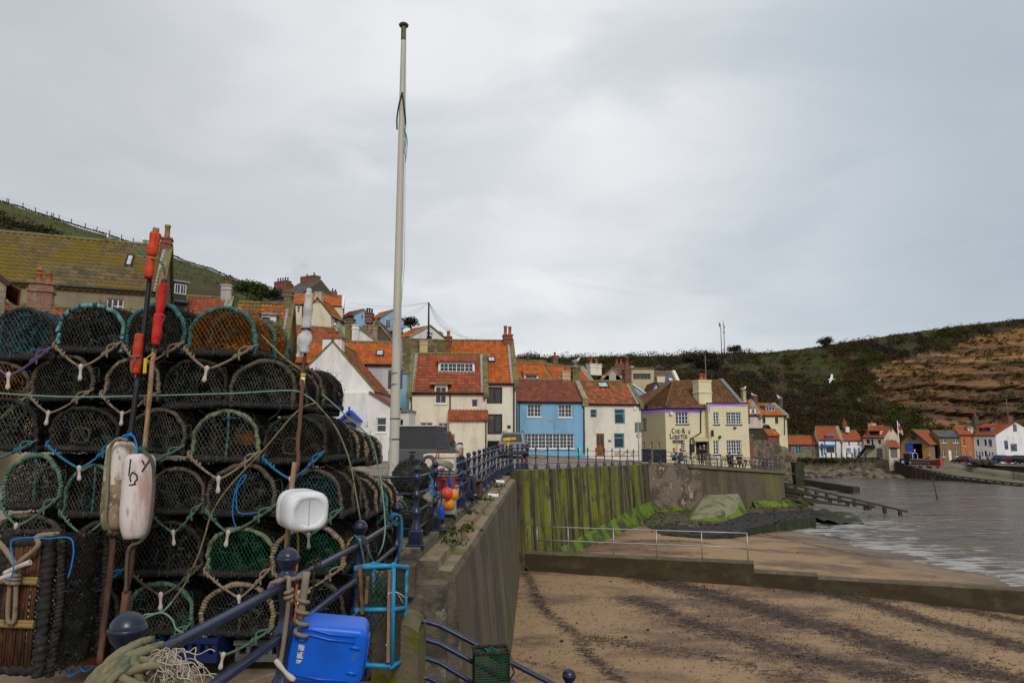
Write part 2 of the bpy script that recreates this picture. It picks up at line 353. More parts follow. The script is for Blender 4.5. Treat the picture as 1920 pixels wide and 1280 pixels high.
so.rotation_euler=sd.to_track_quat('Z','Y').to_euler();so.location=(0,-20,40)
cam=bpy.data.cameras.new('camera');co=bpy.data.objects.new('camera',cam);COL.objects.link(co);SC.camera=co
co.location=EYE;co.rotation_euler=(PI/2+PITCH,0,0);cam.sensor_width=36;cam.lens=24;cam.clip_start=.05;cam.clip_end=3000
vs=SC.view_settings;vs.view_transform='Standard';vs.look='None';vs.gamma=1;vs.use_curve_mapping=False;vs.exposure=0.07
SC.cycles.max_bounces=6;SC.cycles.diffuse_bounces=3;SC.cycles.glossy_bounces=2;SC.cycles.transmission_bounces=2;SC.cycles.transparent_max_bounces=8
SC.cycles.caustics_reflective=False;SC.cycles.caustics_refractive=False
try:SC.cycles.use_denoising=True
except Exception:pass
# ================================================================ ground levels
SEA=-4.9
def zroad(x,y):
 z=.008*min(max(y-15,0),40)-.075*max(0,x)
 if y<15:
  zn=-.02-.03*y if y<8 else lerp(-.26,0,(y-8)/7)
  z=zn
 return z-.03
def zsand(x,y):
 z=-4.16-.0625*max(0,x+.15*(y-23)-12)
 return z
from mathutils import noise as NZ
def nz(x,y,z=0.,oct=4):return NZ.fractal(Vector((x,y,z)),1.,2.,oct)
def struct(name,mb,mat,world=None):
 return tag(mb.build(name,mat),kind='structure')
mb=MB();mb.quad((-900,-200,-6.2),(900,-200,-6.2),(900,1500,-6.2),(-900,1500,-6.2));struct('seabed',mb,m_bank)
def sandf(u,v):
 x=-2+34*u;y=6+50*v
 return(x,y,zsand(x,y)+.05*nz(x*.25,y*.4)+.012*nz(x*1.5,y*2.2,3))
mb=MB();mb.grid(sandf,240,300);sand_o=struct('beach_sand',mb,m_sand)
WL=[([(1215,1085),(1300,1105),(1420,1140),(1560,1180),(1740,1235),(1930,1280)],.55,1.),([(1440,1092),(1600,1120),(1720,1158),(1930,1215)],.5,1.),([(1690,1110),(1760,1135),(1930,1165)],.35,.8),([(1180,1120),(1330,1180),(1500,1225),(1760,1290)],.45,.8),([(1100,1195),(1300,1225),(1520,1275)],.3,.6),([(985,1075),(1000,1100),(1010,1130),(1040,1160),(1085,1190),(1100,1230),(1160,1275)],.16,.75),([(1530,1000),(1620,1018),(1740,1045),(1940,1095)],.35,1.),([(1430,1000),(1560,1030),(1680,1048)],.12,.7),([(1110,1022),(1210,1012),(1330,1018)],.18,.7),([(1060,1035),(1200,1030),(1300,1042)],.12,.6),([(935,1230),(1010,1245),(1090,1262)],.06,.6)]
def gsand(px,py):
 p=G(px,py,-4.2)
 for _ in range(3):p=G(px,py,zsand(p.x,p.y))
 return p
WP=[([gsand(*q)for q in l],w_,k_)for l,w_,k_ in WL]
Vs=np.array([v.co[:2]for v in sand_o.data.vertices]);wv=np.zeros(len(Vs))
for l,w_,k_ in WP:
 for a,b_ in zip(l[:-1],l[1:]):
  a2,d2=np.array(a[:2]),np.array((b_-a)[:2]);t=np.clip(((Vs-a2)@d2)/(d2@d2),0,1);ds=np.linalg.norm(Vs-a2-t[:,None]*d2,axis=1);wv=np.maximum(wv,k_*np.exp(-(ds/(w_*1.7))**2))
at_=sand_o.data.attributes.new('weed','FLOAT','POINT');at_.data.foreach_set('value',wv.tolist())
wd=Vs[:,0]+.184*(Vs[:,1]-49.7)-20;at_=sand_o.data.attributes.new('wet','FLOAT','POINT');at_.data.foreach_set('value',np.clip((wd+5.5)/4.5+.25*np.sin(Vs[:,0]*1.7+Vs[:,1]*.9),0,1).tolist())
mb=MB();C_=[]
for l,w_,k_ in WP:
 for a,b_ in zip(l[:-1],l[1:]):
  n_=int((b_-a).length*w_*k_*760)
  for _ in range(n_):
   p=a.lerp(b_,RN.random());q=RN.gauss(0,w_*1.15);r_=(b_-a).normalized();x,y=p.x-r_.y*q,p.y+r_.x*q
   if nz(x*1.3,y*2.2,4)<-.05:continue
   C_.append((x,y))
for _ in range(5000):C_.append((RN.uniform(0,20),RN.uniform(14,29)))
V,F=[],[]
for k,(x,y)in enumerate(C_):
 u=(x+2)/34;v=(y-6)/50;z=sandf(u,v)[2]+.012;a=RN.gauss(.35,.7);l=RN.uniform(.012,.06);w2=RN.uniform(.004,.014);c,s_=math.cos(a),math.sin(a);h=RN.uniform(.0,.03)
 V+=[(x-c*l-s_*w2,y-s_*l+c*w2,z),(x-c*l+s_*w2,y-s_*l-c*w2,z),(x+s_*w2,y-c*w2,z+h),(x-s_*w2,y+c*w2,z+h),(x+c*l,y+s_*l,z+.004)];n=5*k;F+=[(n,n+1,n+2,n+3),(n+3,n+2,n+4)]
mb.add(np.array(V),F,NP.uniform(0,1,len(F)));tag(mb.build('seaweed',m_weed),kind='stuff')
m_water=bpy.data.materials.new('harbour_water');m_water.use_nodes=True
nt=m_water.node_tree;N,L=nt.nodes,nt.links;b=N['Principled BSDF']
tcw=N.new('ShaderNodeTexCoord')
def wn(scale,det,rot=0,dist=0.):
 mp=N.new('ShaderNodeMapping');mp.inputs['Scale'].default_value=scale;mp.inputs['Rotation'].default_value=(0,0,rot);L.new(tcw.outputs['Object'],mp.inputs[0])
 n=N.new('ShaderNodeTexNoise');n.inputs['Scale'].default_value=1;n.inputs['Detail'].default_value=det;n.inputs['Distortion'].default_value=dist;L.new(mp.outputs[0],n.inputs['Vector']);return n.outputs['Fac']
def nmix(fac,a,c):
 x=N.new('ShaderNodeMix');x.data_type='RGBA';L.new(fac,x.inputs['Factor'])
 for s_,v in((x.inputs['A'],a),(x.inputs['B'],c)):
  if isinstance(v,tuple):s_.default_value=(*v,1)
  else:L.new(v,s_)
 return x.outputs['Result']
def nr(sock,lo,hi,a=0.,c=1.):
 r=N.new('ShaderNodeMapRange');r.interpolation_type='SMOOTHSTEP'
 for k,v in zip(('From Min','From Max','To Min','To Max'),(lo,hi,a,c)):r.inputs[k].default_value=v
 L.new(sock,r.inputs['Value']);return r.outputs['Result']
c=nmix(nr(wn((.1,.3,1),4),.42,.62),(.105,.074,.047),(.07,.058,.045))
at=N.new('ShaderNodeAttribute');at.attribute_name='rnd'
fo=N.new('ShaderNodeMath');fo.operation='MULTIPLY_ADD';L.new(at.outputs['Fac'],fo.inputs[0]);fo.inputs[1].default_value=.24;L.new(wn((.55,1.9,1),7,.25,.6),fo.inputs[2])
ff=nr(fo.outputs[0],.63,.80)
c=nmix(ff,c,(.36,.335,.31));L.new(c,b.inputs['Base Color'])
L.new(nr(ff,0,1,.20,.6),b.inputs['Roughness']);b.inputs['Specular IOR Level'].default_value=.5
bp=N.new('ShaderNodeBump');bp.inputs['Strength'].default_value=1;bp.inputs['Distance'].default_value=.26;L.new(wn((.5,1.5,1),8,.12,.3),bp.inputs['Height'])
bp2=N.new('ShaderNodeBump');bp2 .inputs['Strength'].default_value=.6;bp2 .inputs['Distance'].default_value=.5;L.new(wn((.12,.4,1),3,.2),bp2 .inputs['Height']);L.new(bp2 .outputs[0],bp.inputs['Normal'])
L.new(bp.outputs[0],b.inputs['Normal'])
mb=MB();V,F,r_=[],[],[]
nx,ny=150,150
xs=[12+(i/nx)**1.5*160 for i in range(nx+1)];ys=[10+(j/ny)**1.2*130 for j in range(ny+1)]
for y in ys:
 for x in xs:V.append((x,y,SEA+.05*math.sin(y*1.1+x*.25+2*nz(x*.1,y*.1))+.03*nz(x*.5,y*.9)))
for j in range(ny):
 for i in range(nx):
  F.append((j*(nx+1)+i,j*(nx+1)+i+1,(j+1)*(nx+1)+i+1,(j+1)*(nx+1)+i))
  x,y=xs[i],ys[j];d=x+.184*(y-49.7)-20
  f_=max(0,1-max(0,d-.3)/7.5)if y<60 else 0
  if y>40:f_=max(f_,max(0,1-abs(y-53)/8)*max(0,1-abs(x-25)/10))
  r_.append(f_)
mb.add(V,F,r_,0,True);struct('harbour_water',mb,m_water)
def EDGE(y):return-.89+.0526*(y-10.3)
def roadx(u,y):
 if y<5.36:hi=-.70
 elif y<7.75:hi=-1.06
 elif y<10.3:hi=-1.72
 elif y<31:hi=EDGE(y)-.62
 elif y<52:hi=.3+(y-31)*.4714-.25
 else:hi=10+(y-52)*2.2
 return lerp(-60,min(hi,24),u)
ysr=[-3+.6*i for i in range(14)]+[5.355,5.365,6.2,7.0,7.745,7.755,8.6,9.4,10.29,10.31]+[10.32+1.0*i for i in range(59)]
mb=MB();V=[];nu=60
for y in ysr:
 for i in range(nu+1):
  u=1-(1-i/nu)**2.2
  x=roadx(u,y);V.append((x,y,zroad(x,y)+.01*nz(x*.7,y*.7)))
F=[(j*(nu+1)+i,j*(nu+1)+i+1,(j+1)*(nu+1)+i+1,(j+1)*(nu+1)+i)for j in range(len(ysr)-1)for i in range(nu)]
mt=[0 if ysr[j]<9.5 else 1 for j in range(len(ysr)-1)for i in range(nu)]
mb.add(V,F,None,0,True);mb.m=mt
tag(mb.build('promenade_paving',[m_quayfloor,m_road]),kind='structure')
mb=MB();ysw=[10.3+i*.8 for i in range(25)]
def sw(y,k):
 e=EDGE(y);zt=.008*max(0,y-12)
 bat=.36 if y<18 else lerp(.36,.12,(y-18)/11.5)
 return[(e-.95,zt-.05),(e-.95,zt+.0),(e-.47,zt+.0),(e-.47,zt-.16),(e-.20,zt-.17),(e-.19,zt-.30),(e,zt-.32),(e+.06,zt-.40),(e+bat+.1,-4.6)][k]
nk=9
V=[]
for y in ysw:
 for k in range(nk):
  x,z=sw(y,k);j=.004*nz(y*2,k*3.1)*(0 if k>6 else 1);V.append((x+j,y,z+j*.5))
F=[];mm=[]
for j in range(len(ysw)-1):
 for k in range(nk-1):
  F.append((j*nk+k,j*nk+k+1,(j+1)*nk+k+1,(j+1)*nk+k));mm.append([0,0,0,1,1,1,2,2][k])
mb.add(V,F,None,0,False);mb.m=mm
pl=[(sw(10.3,k)[0],10.3,sw(10.3,k)[1])for k in range(nk)]+[(-2.6,10.3,-4.6),(-2.6,10.3,-.35),(EDGE(10.3)-.95,10.3,-.05)]
mb.add(pl,[list(range(len(pl)))[::-1]],None,3)
sea_wall=tag(mb.build('sea_wall',[m_conc,m_ledge,m_wallface,m_stone]),'brown streaked concrete sea wall with sandy ledges under the long railing','sea wall')
mb=MB();mb.bbox(-2.4,-1.37,9.9,10.29,-.6,-.16,.02);mb.bbox(-1.5,-.92,10.05,10.29,-4.6,-.42,.03)
mb.bbox(-2.4,-1.5,10.1,10.29,-4.6,-.75,.03)
tag(mb.build('end_blocks',m_stone,sea_wall),'rough dark stone end of the wall')
mb=MB()
def pierf(u,v):
 a=-PI/2+PI*u;x=lerp(-1.06,-.705,.5+.5*math.sin(a));r_=.16*(1-abs(2*u-1)**6)
 return x,r_
mb.grid(lambda u,v:(lerp(-1.05,-.70,u)+.01*nz(u*3,v*4),lerp(5.38,5.80,v),.27-.06*max(0,abs(2*u-1)-.6)/.4-.05*(2*v-1)**4+.012*nz(u*4,v*4,1)),12,8)
mb.grid(lambda u,v:(lerp(-1.05,-.70,u)+.004*nz(u*5,v*9),5.38-.03*v*v+.008*nz(u*5,v*8,2),lerp(.215-.06*max(0,abs(2*u-1)-.6)/.4,-3.6,v)),12,30)
mb.grid(lambda u,v:(-.70+.012*nz(u*5,v*9),lerp(5.38,5.80,u),lerp(.16,-3.6,v)),5,24)
mb.grid(lambda u,v:(-1.05,lerp(5.38,5.80,u),lerp(.16,-.5,v)),5,4)
m_pier=M('mossy_pier',(.125,.10,.062),[((.10,.105,.012),1.6,.45,.55),((.20,.175,.13),5.,.56,.66,.7),((.055,.05,.025),3.,.55,.65,.8)],rough=.95,bump=(.8,14.,.03),perobj=False)
tag(mb.build('quay_pier',m_pier),'low concrete pier coated in yellow green moss behind the blue canister','pier')
mb=MB()
for i in range(9):mb.box(-1.04+.28*i,-1.04+.28*(i+1),6.9,8.2,-4.5,-1.35-.17*i)
mb.quad((-1.06,5.36,-4.6),(-1.06,7.76,-4.6),(-1.06,7.76,-.27),(-1.06,5.36,-.2));mb.quad((-1.72,7.76,-4.6),(-1.72,10.3,-4.6),(-1.72,10.3,-.15),(-1.72,7.76,-.27));mb.quad((-1.72,7.76,-4.6),(-1.06,7.76,-4.6),(-1.06,7.76,-.27),(-1.72,7.76,-.27));mb.quad((-.7,-3,-4.6),(-.7,5.36,-4.6),(-.7,5.36,-.2),(-.7,-3,.05))
struct('beach_stair_ground',mb,m_conc)
A0,B0=Vector((.3,30.6,0)),Vector((10.2,52,0))
def gw(t,h):
 p=A0 .lerp(B0,t);n=Vector((B0 .y-A0 .y,-(B0 .x-A0 .x),0)).normalized()
 ztop=zroad(p.x,p.y)+.06
 z=lerp(-4.7,ztop,h);return p+n*(.25*(1-h))+Vector((0,0,z))
mb=MB();mb.grid(lambda u,v:gw(u,v)+Vector((.012*nz(u*5,v*3),0,0)),70,14)
nrm=Vector((B0 .y-A0 .y,-(B0 .x-A0 .x),0)).normalized()
def cap(u,v):
 p=gw(u,1)-nrm*(.55*v);return p+Vector((0,0,.012*nz(u*30,v*3)))
mb.grid(cap,50,2,1)
q=gw(0,1);mb.add([gw(0,0),gw(0,1),gw(0,1)-nrm*.6,gw(0,0)-nrm*.9],[(0,1,2,3)],None,0)
cross=tag(mb.build('cove_wall',[m_greenwall,m_ledge]),'tall cove wall streaked yellow green and dark brown below the post and chain fence','wall')
mb=MB()
def apron(u,v):
 t=lerp(.0,1,u);hgt=lerp(.25,1.25,u)
 p=A0 .lerp(B0,t)+nrm*(.27+.7*(1-v)*lerp(.5,1.2,u));zb=zsand(p.x,p.y)
 z=lerp(zb-.15,zb+hgt,1-(1-v)**1.0);return p+Vector((.05*nz(u*25,v*2),0,z+.06*nz(u*30,v*3,2)-(0)))
mb.grid(apron,60,8)
tag(mb.build('algae_apron',m_algae,cross),'sloping concrete foot covered in bright green algae')
q=G(1056,1026,-4.05);mb=MB();mb.add([q+Vector(v)for v in((-.3,0,0),(.42,0,0),(.22,.5,1.0),(-.28,.5,1.0),(-.3,.9,0),(.42,.9,0),(.22,.9,1.0),(-.28,.9,1.0))],[(0,1,2,3),(1,5,6,2),(3,2,6,7),(4,0,3,7)])
tag(mb.build('foot_block',m_shelfedge),'small dark wedge of stone leaning on the green foot of the wall','block')
TP=[Vector((10.2,52,0)),Vector((14.0,53.6,0)),Vector((19.0,55.4,0)),Vector((22.2,56.8,0)),Vector((22.8,60,0)),Vector((22.8,66,0))]
def zter(x):return lerp(-.42,-1.35,min(1,max(0,(x-10.2)/12.7)))
mb=MB();V=[];F=[];mm=[];rows=10;cols=[]
for i in range(len(TP)-1):
 for k in range(8 if i<3 else 4):cols.append(TP[i].lerp(TP[i+1],k/(8 if i<3 else 4)))
cols.append(TP[-1])
for c_ in cols:
 zt=zter(c_.x)
 for j in range(rows+1):
  h=j/rows;V.append((c_.x+.10*nz(c_.x,h*4)*(1 if c_.x<15 else .3),c_.y-.25*(1-h),lerp(-4.9,zt,h)))
n1=rows+1
for i in range(len(cols)-1):
 for j in range(rows):F.append((i*n1+j,(i+1)*n1+j,(i+1)*n1+j+1,i*n1+j+1));mm.append(0 if i<9 else 1)
mb.add(V,F,None,0,True);mb.m=mm
ter=tag(mb.build('terrace_wall',[m_rubble,m_terrace]),'brown stone and concrete retaining wall under the yellow pub','retaining wall')
mb=MB()
for i in range(len(cols)-1):
 a,c_=cols[i],cols[i+1]
 if a.x>13.5:mb.beam(Vector((a.x,a.y-.02,zter(a.x)+.03)),Vector((c_.x,c_.y-.02,zter(c_.x)+.03)),.35,.22)
mb.build('coping',m_conc,ter)
mb=MB()
for px in(1422,1441):
 p0=G(px,880,-1.3);a=P(px-1,893,56.9);b_=P(px+2,944,56.6);mb.beam(a,b_,.28,.05,(0,1,0))
m_lime=M('lime_stain',(.40,.36,.30),[((.2,.17,.13),3.,.45,.6)],rough=.9)
mb.build('lime_run',m_lime,ter)
poly=[c_ for c_ in cols]+[Vector((22.8,75,0)),Vector((8,75,0)),Vector((9.6,52,0))]
mb=MB()
def tpf(u,v):
 x=lerp(9.9,22.75,u);
 yf=np.interp(x,[c_.x for c_ in TP[:5]],[c_.y for c_ in TP[:5]])
 return(x,lerp(yf+.02,76,v),zter(x)+.02-.0*v)
mb.grid(tpf,30,10);struct('terrace_paving',mb,m_road)
mb=MB()
mb.grid(lambda u,v:Vector((lerp(9.3,15.5,u),lerp(50.3+1.8*u,52.0+1.9*u,v),lerp(-4.1,-3.5-.3*u,v)+.16*nz(u*9,v*3))),24,5)
mb.grid(lambda u,v:Vector((lerp(19.0,24.6,u),lerp(54.3+2.4*u,55.15+1.75*u,v),lerp(-3.95,-3.42,v)+.18*nz(u*14,v*3,4))),16,5)
tag(mb.build('algae_bank',m_algae,ter),'bright green weed along the foot')
k0=[G(1292,975,-4.0),G(1357,977,-4.0),G(1401,962,-3.95),P(1388,950,53.8),P(1290,960,52.8)]
t0=[P(1321,928,51.6),P(1345,938,49.6),P(1384,925,52.6)]
mb=MB();mb.add(k0+t0,[(0,1,6,5),(1,2,7,6),(5,6,7),(0,5,4),(4,5,7,3),(2,3,7)])
m_wedge=M('weedy_concrete',(.21,.19,.12),[((.12,.12,.03),1.2,.46,.6),((.32,.29,.23),2.5,.58,.68,.7)],rough=.9,bump=(.6,5.,.05),perobj=False)
wed=tag(mb.build('concrete_buttress',m_wedge),'sloping concrete block with a green weedy foot in front of the terrace wall','concrete block')
mb=MB()
def band(a,b_,c_,d_):mb.add([a,b_,c_,d_],[(0,1,2,3)])
o_=Vector((0,-.03,.0));f1=.42
mb.grid(lambda u,v:k0[1].lerp(k0[2],u).lerp(t0[1].lerp(t0[2],u),v*(f1+.2*u+.05*nz(u*9,1)))+Vector((.03,-.04,.01)),16,4)
mb.grid(lambda u,v:k0[0].lerp(k0[1],u).lerp(t0[0].lerp(t0[1],u),v*(.2+.1*u+.08*nz(u*9,5)))+Vector((-.02,-.04,.01)),14,4)
mb.build('algae',m_algae,wed)
edge=[(7.9,42.2),(9.6,41.2),(11.4,40.8),(13.2,42.0),(15.4,44.8),(17.9,47.6),(20.2,49.6),(22.2,51.2)]
inn=[(8.6,47.5),(10,51.5),(12.4,53),(15,54),(18,55.2),(20.5,56),(22.6,57),(24.2,57.5)]
mb=MB();V=[]
ns=60
ex=np.interp(np.linspace(0,7,ns+1),range(8),[e[0]for e in edge]);ey=np.interp(np.linspace(0,7,ns+1),range(8),[e[1]for e in edge])
ix=np.interp(np.linspace(0,7,ns+1),range(8),[e[0]for e in inn]);iy=np.interp(np.linspace(0,7,ns+1),range(8),[e[1]for e in inn])
def shf(u,v):
 k=int(round(u*ns));return(lerp(ex[k],ix[k],v),lerp(ey[k],iy[k],v),lerp(-4.05-.15*u,-3.85,v)+.07*nz(u*30,v*8)-.35*max(0,.12-u)/.12)
mb.grid(shf,ns,14);mb.m=[2 if(v_:=(k_//ns)/14+.12*nz((k_%ns)*.25,k_//ns*.4))>(.30 if(k_%ns)<26 else .55)else 0 for k_ in range(len(mb.m))]
mb.grid(lambda u,v:(ex[int(round(u*ns))]+.08*nz(u*40,v*3),ey[int(round(u*ns))],lerp(-5.3,-4.05-.15*u,v)-.35*max(0,.12-u)/.12),ns,5,1)
mb.grid(lambda u,v:(lerp(ex[ns],ix[ns],u),lerp(ey[ns],iy[ns],u),lerp(-5.3,lerp(-4.2,-3.85,u),v)),6,3,1)
struct('rock_shelf_ground',mb,[m_shelf,m_shelfedge,m_footing])
mb=MB()
for _ in range(900):
 u,v=RN.random(),RN.random()**.8;p=shf(round(u*ns)/ns,v);r=abs(RN.gauss(0,.035))+.015
 mb.ball((p[0]+RN.gauss(0,.15),p[1]+RN.gauss(0,.1),p[2]+r*.2),r,6,4,0 if RN.random()<.85 else 1,(RN.uniform(.8,1.8),RN.uniform(.8,1.3),.6))
for _ in range(120):
 p=gsand(RN.uniform(960,1900),RN.uniform(1010,1275));r=abs(RN.gauss(0,.018))+.012;mb.ball((p.x,p.y,p.z+r*.3),r,6,4,0,(1.4,1,.6))
tag(mb.build('loose_stones',[m_shelf,m_weed]),kind='stuff')
RA,RB=G(968,1034,-3.36),G(1920,1104,-3.66)
def projx(p):return 960+1280*p.x/(p.y*CP+(p.z-1.63)*SP)
def rw(px):
 a,b_=-.3,1.6
 for _ in range(40):
  t=(a+b_)/2
  if projx(RA.lerp(RB,t))<px:a=t
  else:b_=t
 p=RA.lerp(RB,t);return Vector((p.x,p.y,0))
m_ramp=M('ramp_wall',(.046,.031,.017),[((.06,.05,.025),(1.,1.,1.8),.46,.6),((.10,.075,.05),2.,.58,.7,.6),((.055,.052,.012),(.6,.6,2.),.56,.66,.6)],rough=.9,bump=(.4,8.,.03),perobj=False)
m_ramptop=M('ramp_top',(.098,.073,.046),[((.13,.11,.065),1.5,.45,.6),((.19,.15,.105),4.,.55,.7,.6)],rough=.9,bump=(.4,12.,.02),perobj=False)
mb=MB()
for(pa,pb,za,zb_)in((940,1414,-3.36,-3.25),(1414,1533,-3.58,-3.58),(1533,2010,-3.68,-3.66)):
 a,b_=rw(pa),rw(pb);d=(b_-a).normalized();n=Vector((d.y,-d.x,0))
 w_=.5
 for(s0,s1,mt_)in((0,1,0),):
  V=[]
  nseg=24
  for i in range(nseg+1):
   p=a.lerp(b_,i/nseg);z=lerp(za,zb_,i/nseg)+.008*nz(i*.7,pa*.01)
   for(o,zz)in((n*.02,-4.6),(n*0,z-.07),(-n*.05,z),(-n*(w_-.04),z),(-n*w_,z-.06),(-n*w_,-4.6)):
    V.append(p+o+Vector((0,0,zz)))
  F=[];mm=[]
  for i in range(nseg):
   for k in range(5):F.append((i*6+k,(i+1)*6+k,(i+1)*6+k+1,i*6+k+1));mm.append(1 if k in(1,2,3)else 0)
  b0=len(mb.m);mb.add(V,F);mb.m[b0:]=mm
  mb.add([V[k]for k in range(6)],[list(range(6))[::-1]]);mb.add([V[nseg*6+k]for k in range(6)],[list(range(6))])
tag(mb.build('stepped_wall',[m_ramp,m_ramptop]),'low dark concrete wall stepping down across the sand','wall')
m_galv=fl('galvanised',(.42,.40,.38),.45,metal=.6)
rr_=empty('handrail',rw(1010)+Vector((0,0,-3.36)),0,'thin galvanised two bar rail standing on the stepped wall','railing')
hr=rr_.location
pts=[1014,1073,1159,1241,1327,1414]
for px in pts:
 b_=rw(px)+Vector((-.15,.2,0));zt=-3.36+.11*(px-968)/446
 mb=MB();mb.cyl(b_+Vector((0,0,zt-.02))-hr,b_+Vector((0,0,zt+1.08))-hr,.022,sides=6);mb.build('post',m_galv,rr_)
for h in(1.08,.52):
 mb=MB();mb.tube([rw(px)+Vector((-.15,.2,-3.36+.11*(px-968)/446+h))-hr for px in pts],.024,6);mb.build('rail',m_galv,rr_)
# ================================================================ hills
def sil(px,tab):return float(np.interp(px,[t[0]for t in tab],[t[1]for t in tab]))
LS=[(-700,160),(-300,275),(0,377),(50,393),(100,409),(200,440),(300,472),(400,507),(480,537),(520,556),(600,585),(700,612),(800,634),(880,660),(1000,700)]
def lh(px,t):
 py0=sil(px,LS);Y=lerp(58,150,t);a=P(px,800,58);b_=P(px,py0,150)
 a.z=2.5 if px<400 else 1.5
 p=a.lerp(b_,t);f=1+.0*t
 p.z=lerp(a.z,b_.z,t**.95)+1.5*nz(p.x*.03,p.y*.04)*math.sin(PI*min(1,t))+.25*nz(p.x*.2,p.y*.2)
 return p
mb=MB();npx=130;nt_=60
def lhf(u,v):
 px=-700+1700*u
 if v>.93:p=lh(px,1.0);return p+Vector((p.x*.4,60,-1.0))*((v-.93)/.07)
 return lh(px,v/.93)
mb.grid(lhf,npx,nt_);struct('village_hill',mb,m_grass)
RS=[(880,668),(960,671),(985,668),(1005,671),(1030,671),(1100,669),(1200,668),(1290,667),(1340,665),(1375,661),(1430,662),(1500,655),(1540,649),(1600,640),(1640,634),(1700,625),(1800,612),(1920,598),(2100,575),(2500,540)]
CT=[(1560,760),(1625,700),(1650,684),(1700,668),(1760,655),(1800,645),(1850,628),(1920,612),(2500,560)]
CB=[(1560,760),(1625,742),(1680,760),(1740,800),(1800,812),(1860,820),(2500,830)]
def cliffm(px,py):
 """>0 inside the bare cliff"""
 q=14*nz(px*.02,py*.03)+8*nz(px*.07,py*.1,5)
 if px<1600:return-1
 return min(py-sil(px,CT)+q*.6,sil(px,CB)-py+q,(px-1625)*.8+q*1.5)
def rh(px,t):
 pt=sil(px,RS);pb=848 if px>1470 else lerp(790,848,max(0,(px-1380)/90))
 Yb=97 if px<1400 else lerp(97,138,min(1,(px-1400)/80));Yt=float(np.interp(px,[900,1300,1600,1920,2500],[215,210,195,185,185]))
 py=lerp(pb,pt,t)
 cm=cliffm(px,py)
 Y=lerp(Yb,Yt,t**1.15)
 p=P(px,py,Y)
 if cm>0:
  k=min(1,cm/25)
  fz=(p.z*.30+.35*nz(px*.010,0,9)+.12*nz(px*.05,p.z*.2,3))%1.0;fz2=(p.z*.9+.5*nz(px*.015,4))%1.0
  p.y+=k*((3.4 if p.z<15 else 1.6)*fz+1.5*fz2+1.8*nz(px*.04,p.z*.12)+.5*nz(px*.15,p.z*.5));p.x+=.0
 else:
  p.z+=.9*nz(p.x*.06,p.y*.06)*min(1,t*3,(1-t)*12)+.3*nz(p.x*.25,p.y*.25)*min(1,(1-t)*15)
 return p,cm
mb=MB();V=[];mm=[];F=[];PXS=[880+8*i for i in range(76)]+[1488+5*i for i in range(96)]+[1968+20*i for i in range(28)];NR=80
for px in PXS:
 for j in range(NR+1):
  p,cm=rh(px,j/NR);V.append(p)
 V.append(p+Vector((p.x*.5,90,-1.5)))
n1=NR+2
for i in range(len(PXS)-1):
 for j in range(NR+1):
  F.append((i*n1+j,(i+1)*n1+j,(i+1)*n1+j+1,i*n1+j+1))
  py=lerp(848,sil(PXS[i],RS),(j+.5)/NR);mm.append(1 if cliffm(PXS[i]+2,py)>0 and j<NR else 0)
mb.add(V,F,None,0,True);mb.m=mm
struct('headland_hill',mb,[m_hill,m_cliff])
def bush_pts(c,r,n,sq=.75):
 d=NP.normal(size=(n,3));d[:,2]=np.abs(d[:,2])-.15;d/=np.linalg.norm(d,axis=1)[:,None]
 lump=1+.25*np.sin(d[:,0]*5+c[0])*np.cos(d[:,1]*4+c[1])
 rad=r*lump*NP.uniform(.72,1.06,n);q=d*rad[:,None];q[:,2]*=sq
 return q+np.array(c)
mb=MB()
def scrub(mb,n,pxr,tr,size,leaf,per,dark=.35,fn=rh,avoid=True,keep=lambda px,py,t:True):
 k=0
 while k<n:
  px=RN.uniform(*pxr);t=RN.uniform(*tr)
  r_=fn(px,t);p,cm=r_ if isinstance(r_,tuple)else(r_,-1)
  if avoid and cm>3 and RN.random()<.93:continue
  if not keep(px,0,t):k+=.2;continue
  nn=nz(p.x*.03,p.y*.03,3)
  if nn<-.12 and RN.random()<.6:k+=.3;continue
  r=RN.uniform(*size)*(1+.6*nn)
  pts=bush_pts((p.x,p.y,p.z-.15),max(.5,r),per)
  mb.leaves(pts,leaf,None,1 if nz(p.x*.025,p.y*.03,8)+RN.gauss(0,.12)>.30-dark else 0);k+=1
scrub(mb,1200,(930,1480),(.02,.985),(1.3,3.1),.23,120,.22)
scrub(mb,1000,(1470,1960),(.04,.985),(1.0,2.6),.22,100,.12)
for _ in range(420):
 px=RN.uniform(1600,1940);t=RN.uniform(.15,.95);p,cm=rh(px,t)
 if cm<0 or RN.random()<.35:continue
 mb.leaves(bush_pts((p.x,p.y-.3,p.z),RN.uniform(.4,1.1),22),.28,None,0)
tag(mb.build('headland_scrub',[m_leaf,m_leafdark]),kind='stuff')
mb=MB()
scrub(mb,120,(-100,110),(.35,.8),(1.2,2.6),.3,80,.75,lambda px,t:lh(px,t),False)
scrub(mb,110,(420,640),(.45,.95),(.8,1.7),.26,55,.15,lambda px,t:lh(px,t),False)
tag(mb.build('village_scrub',[m_leafgreen,m_leafdark]),kind='stuff')
mb=MB();V=[]
for i in range(5200):
 px=RN.uniform(-20,540);p=lh(px,RN.choice((1.0,1.0,RN.uniform(.72,1.0))));V.append((p.x+RN.uniform(-.3,.3),p.y,p.z+RN.uniform(-.05,.18)))
mb.leaves(np.array(V),.20)
V=[]
for i in range(4200):
 px=RN.uniform(940,1960);p,_=rh(px,RN.choice((1.0,RN.uniform(.93,1.0))));V.append((p.x+RN.uniform(-.3,.3),p.y,p.z+RN.uniform(-.15,.15)))
mb.leaves(np.array(V),.24,None,1)
tag(mb.build('skyline_grass',[m_leafgreen,m_leaf]),kind='stuff')
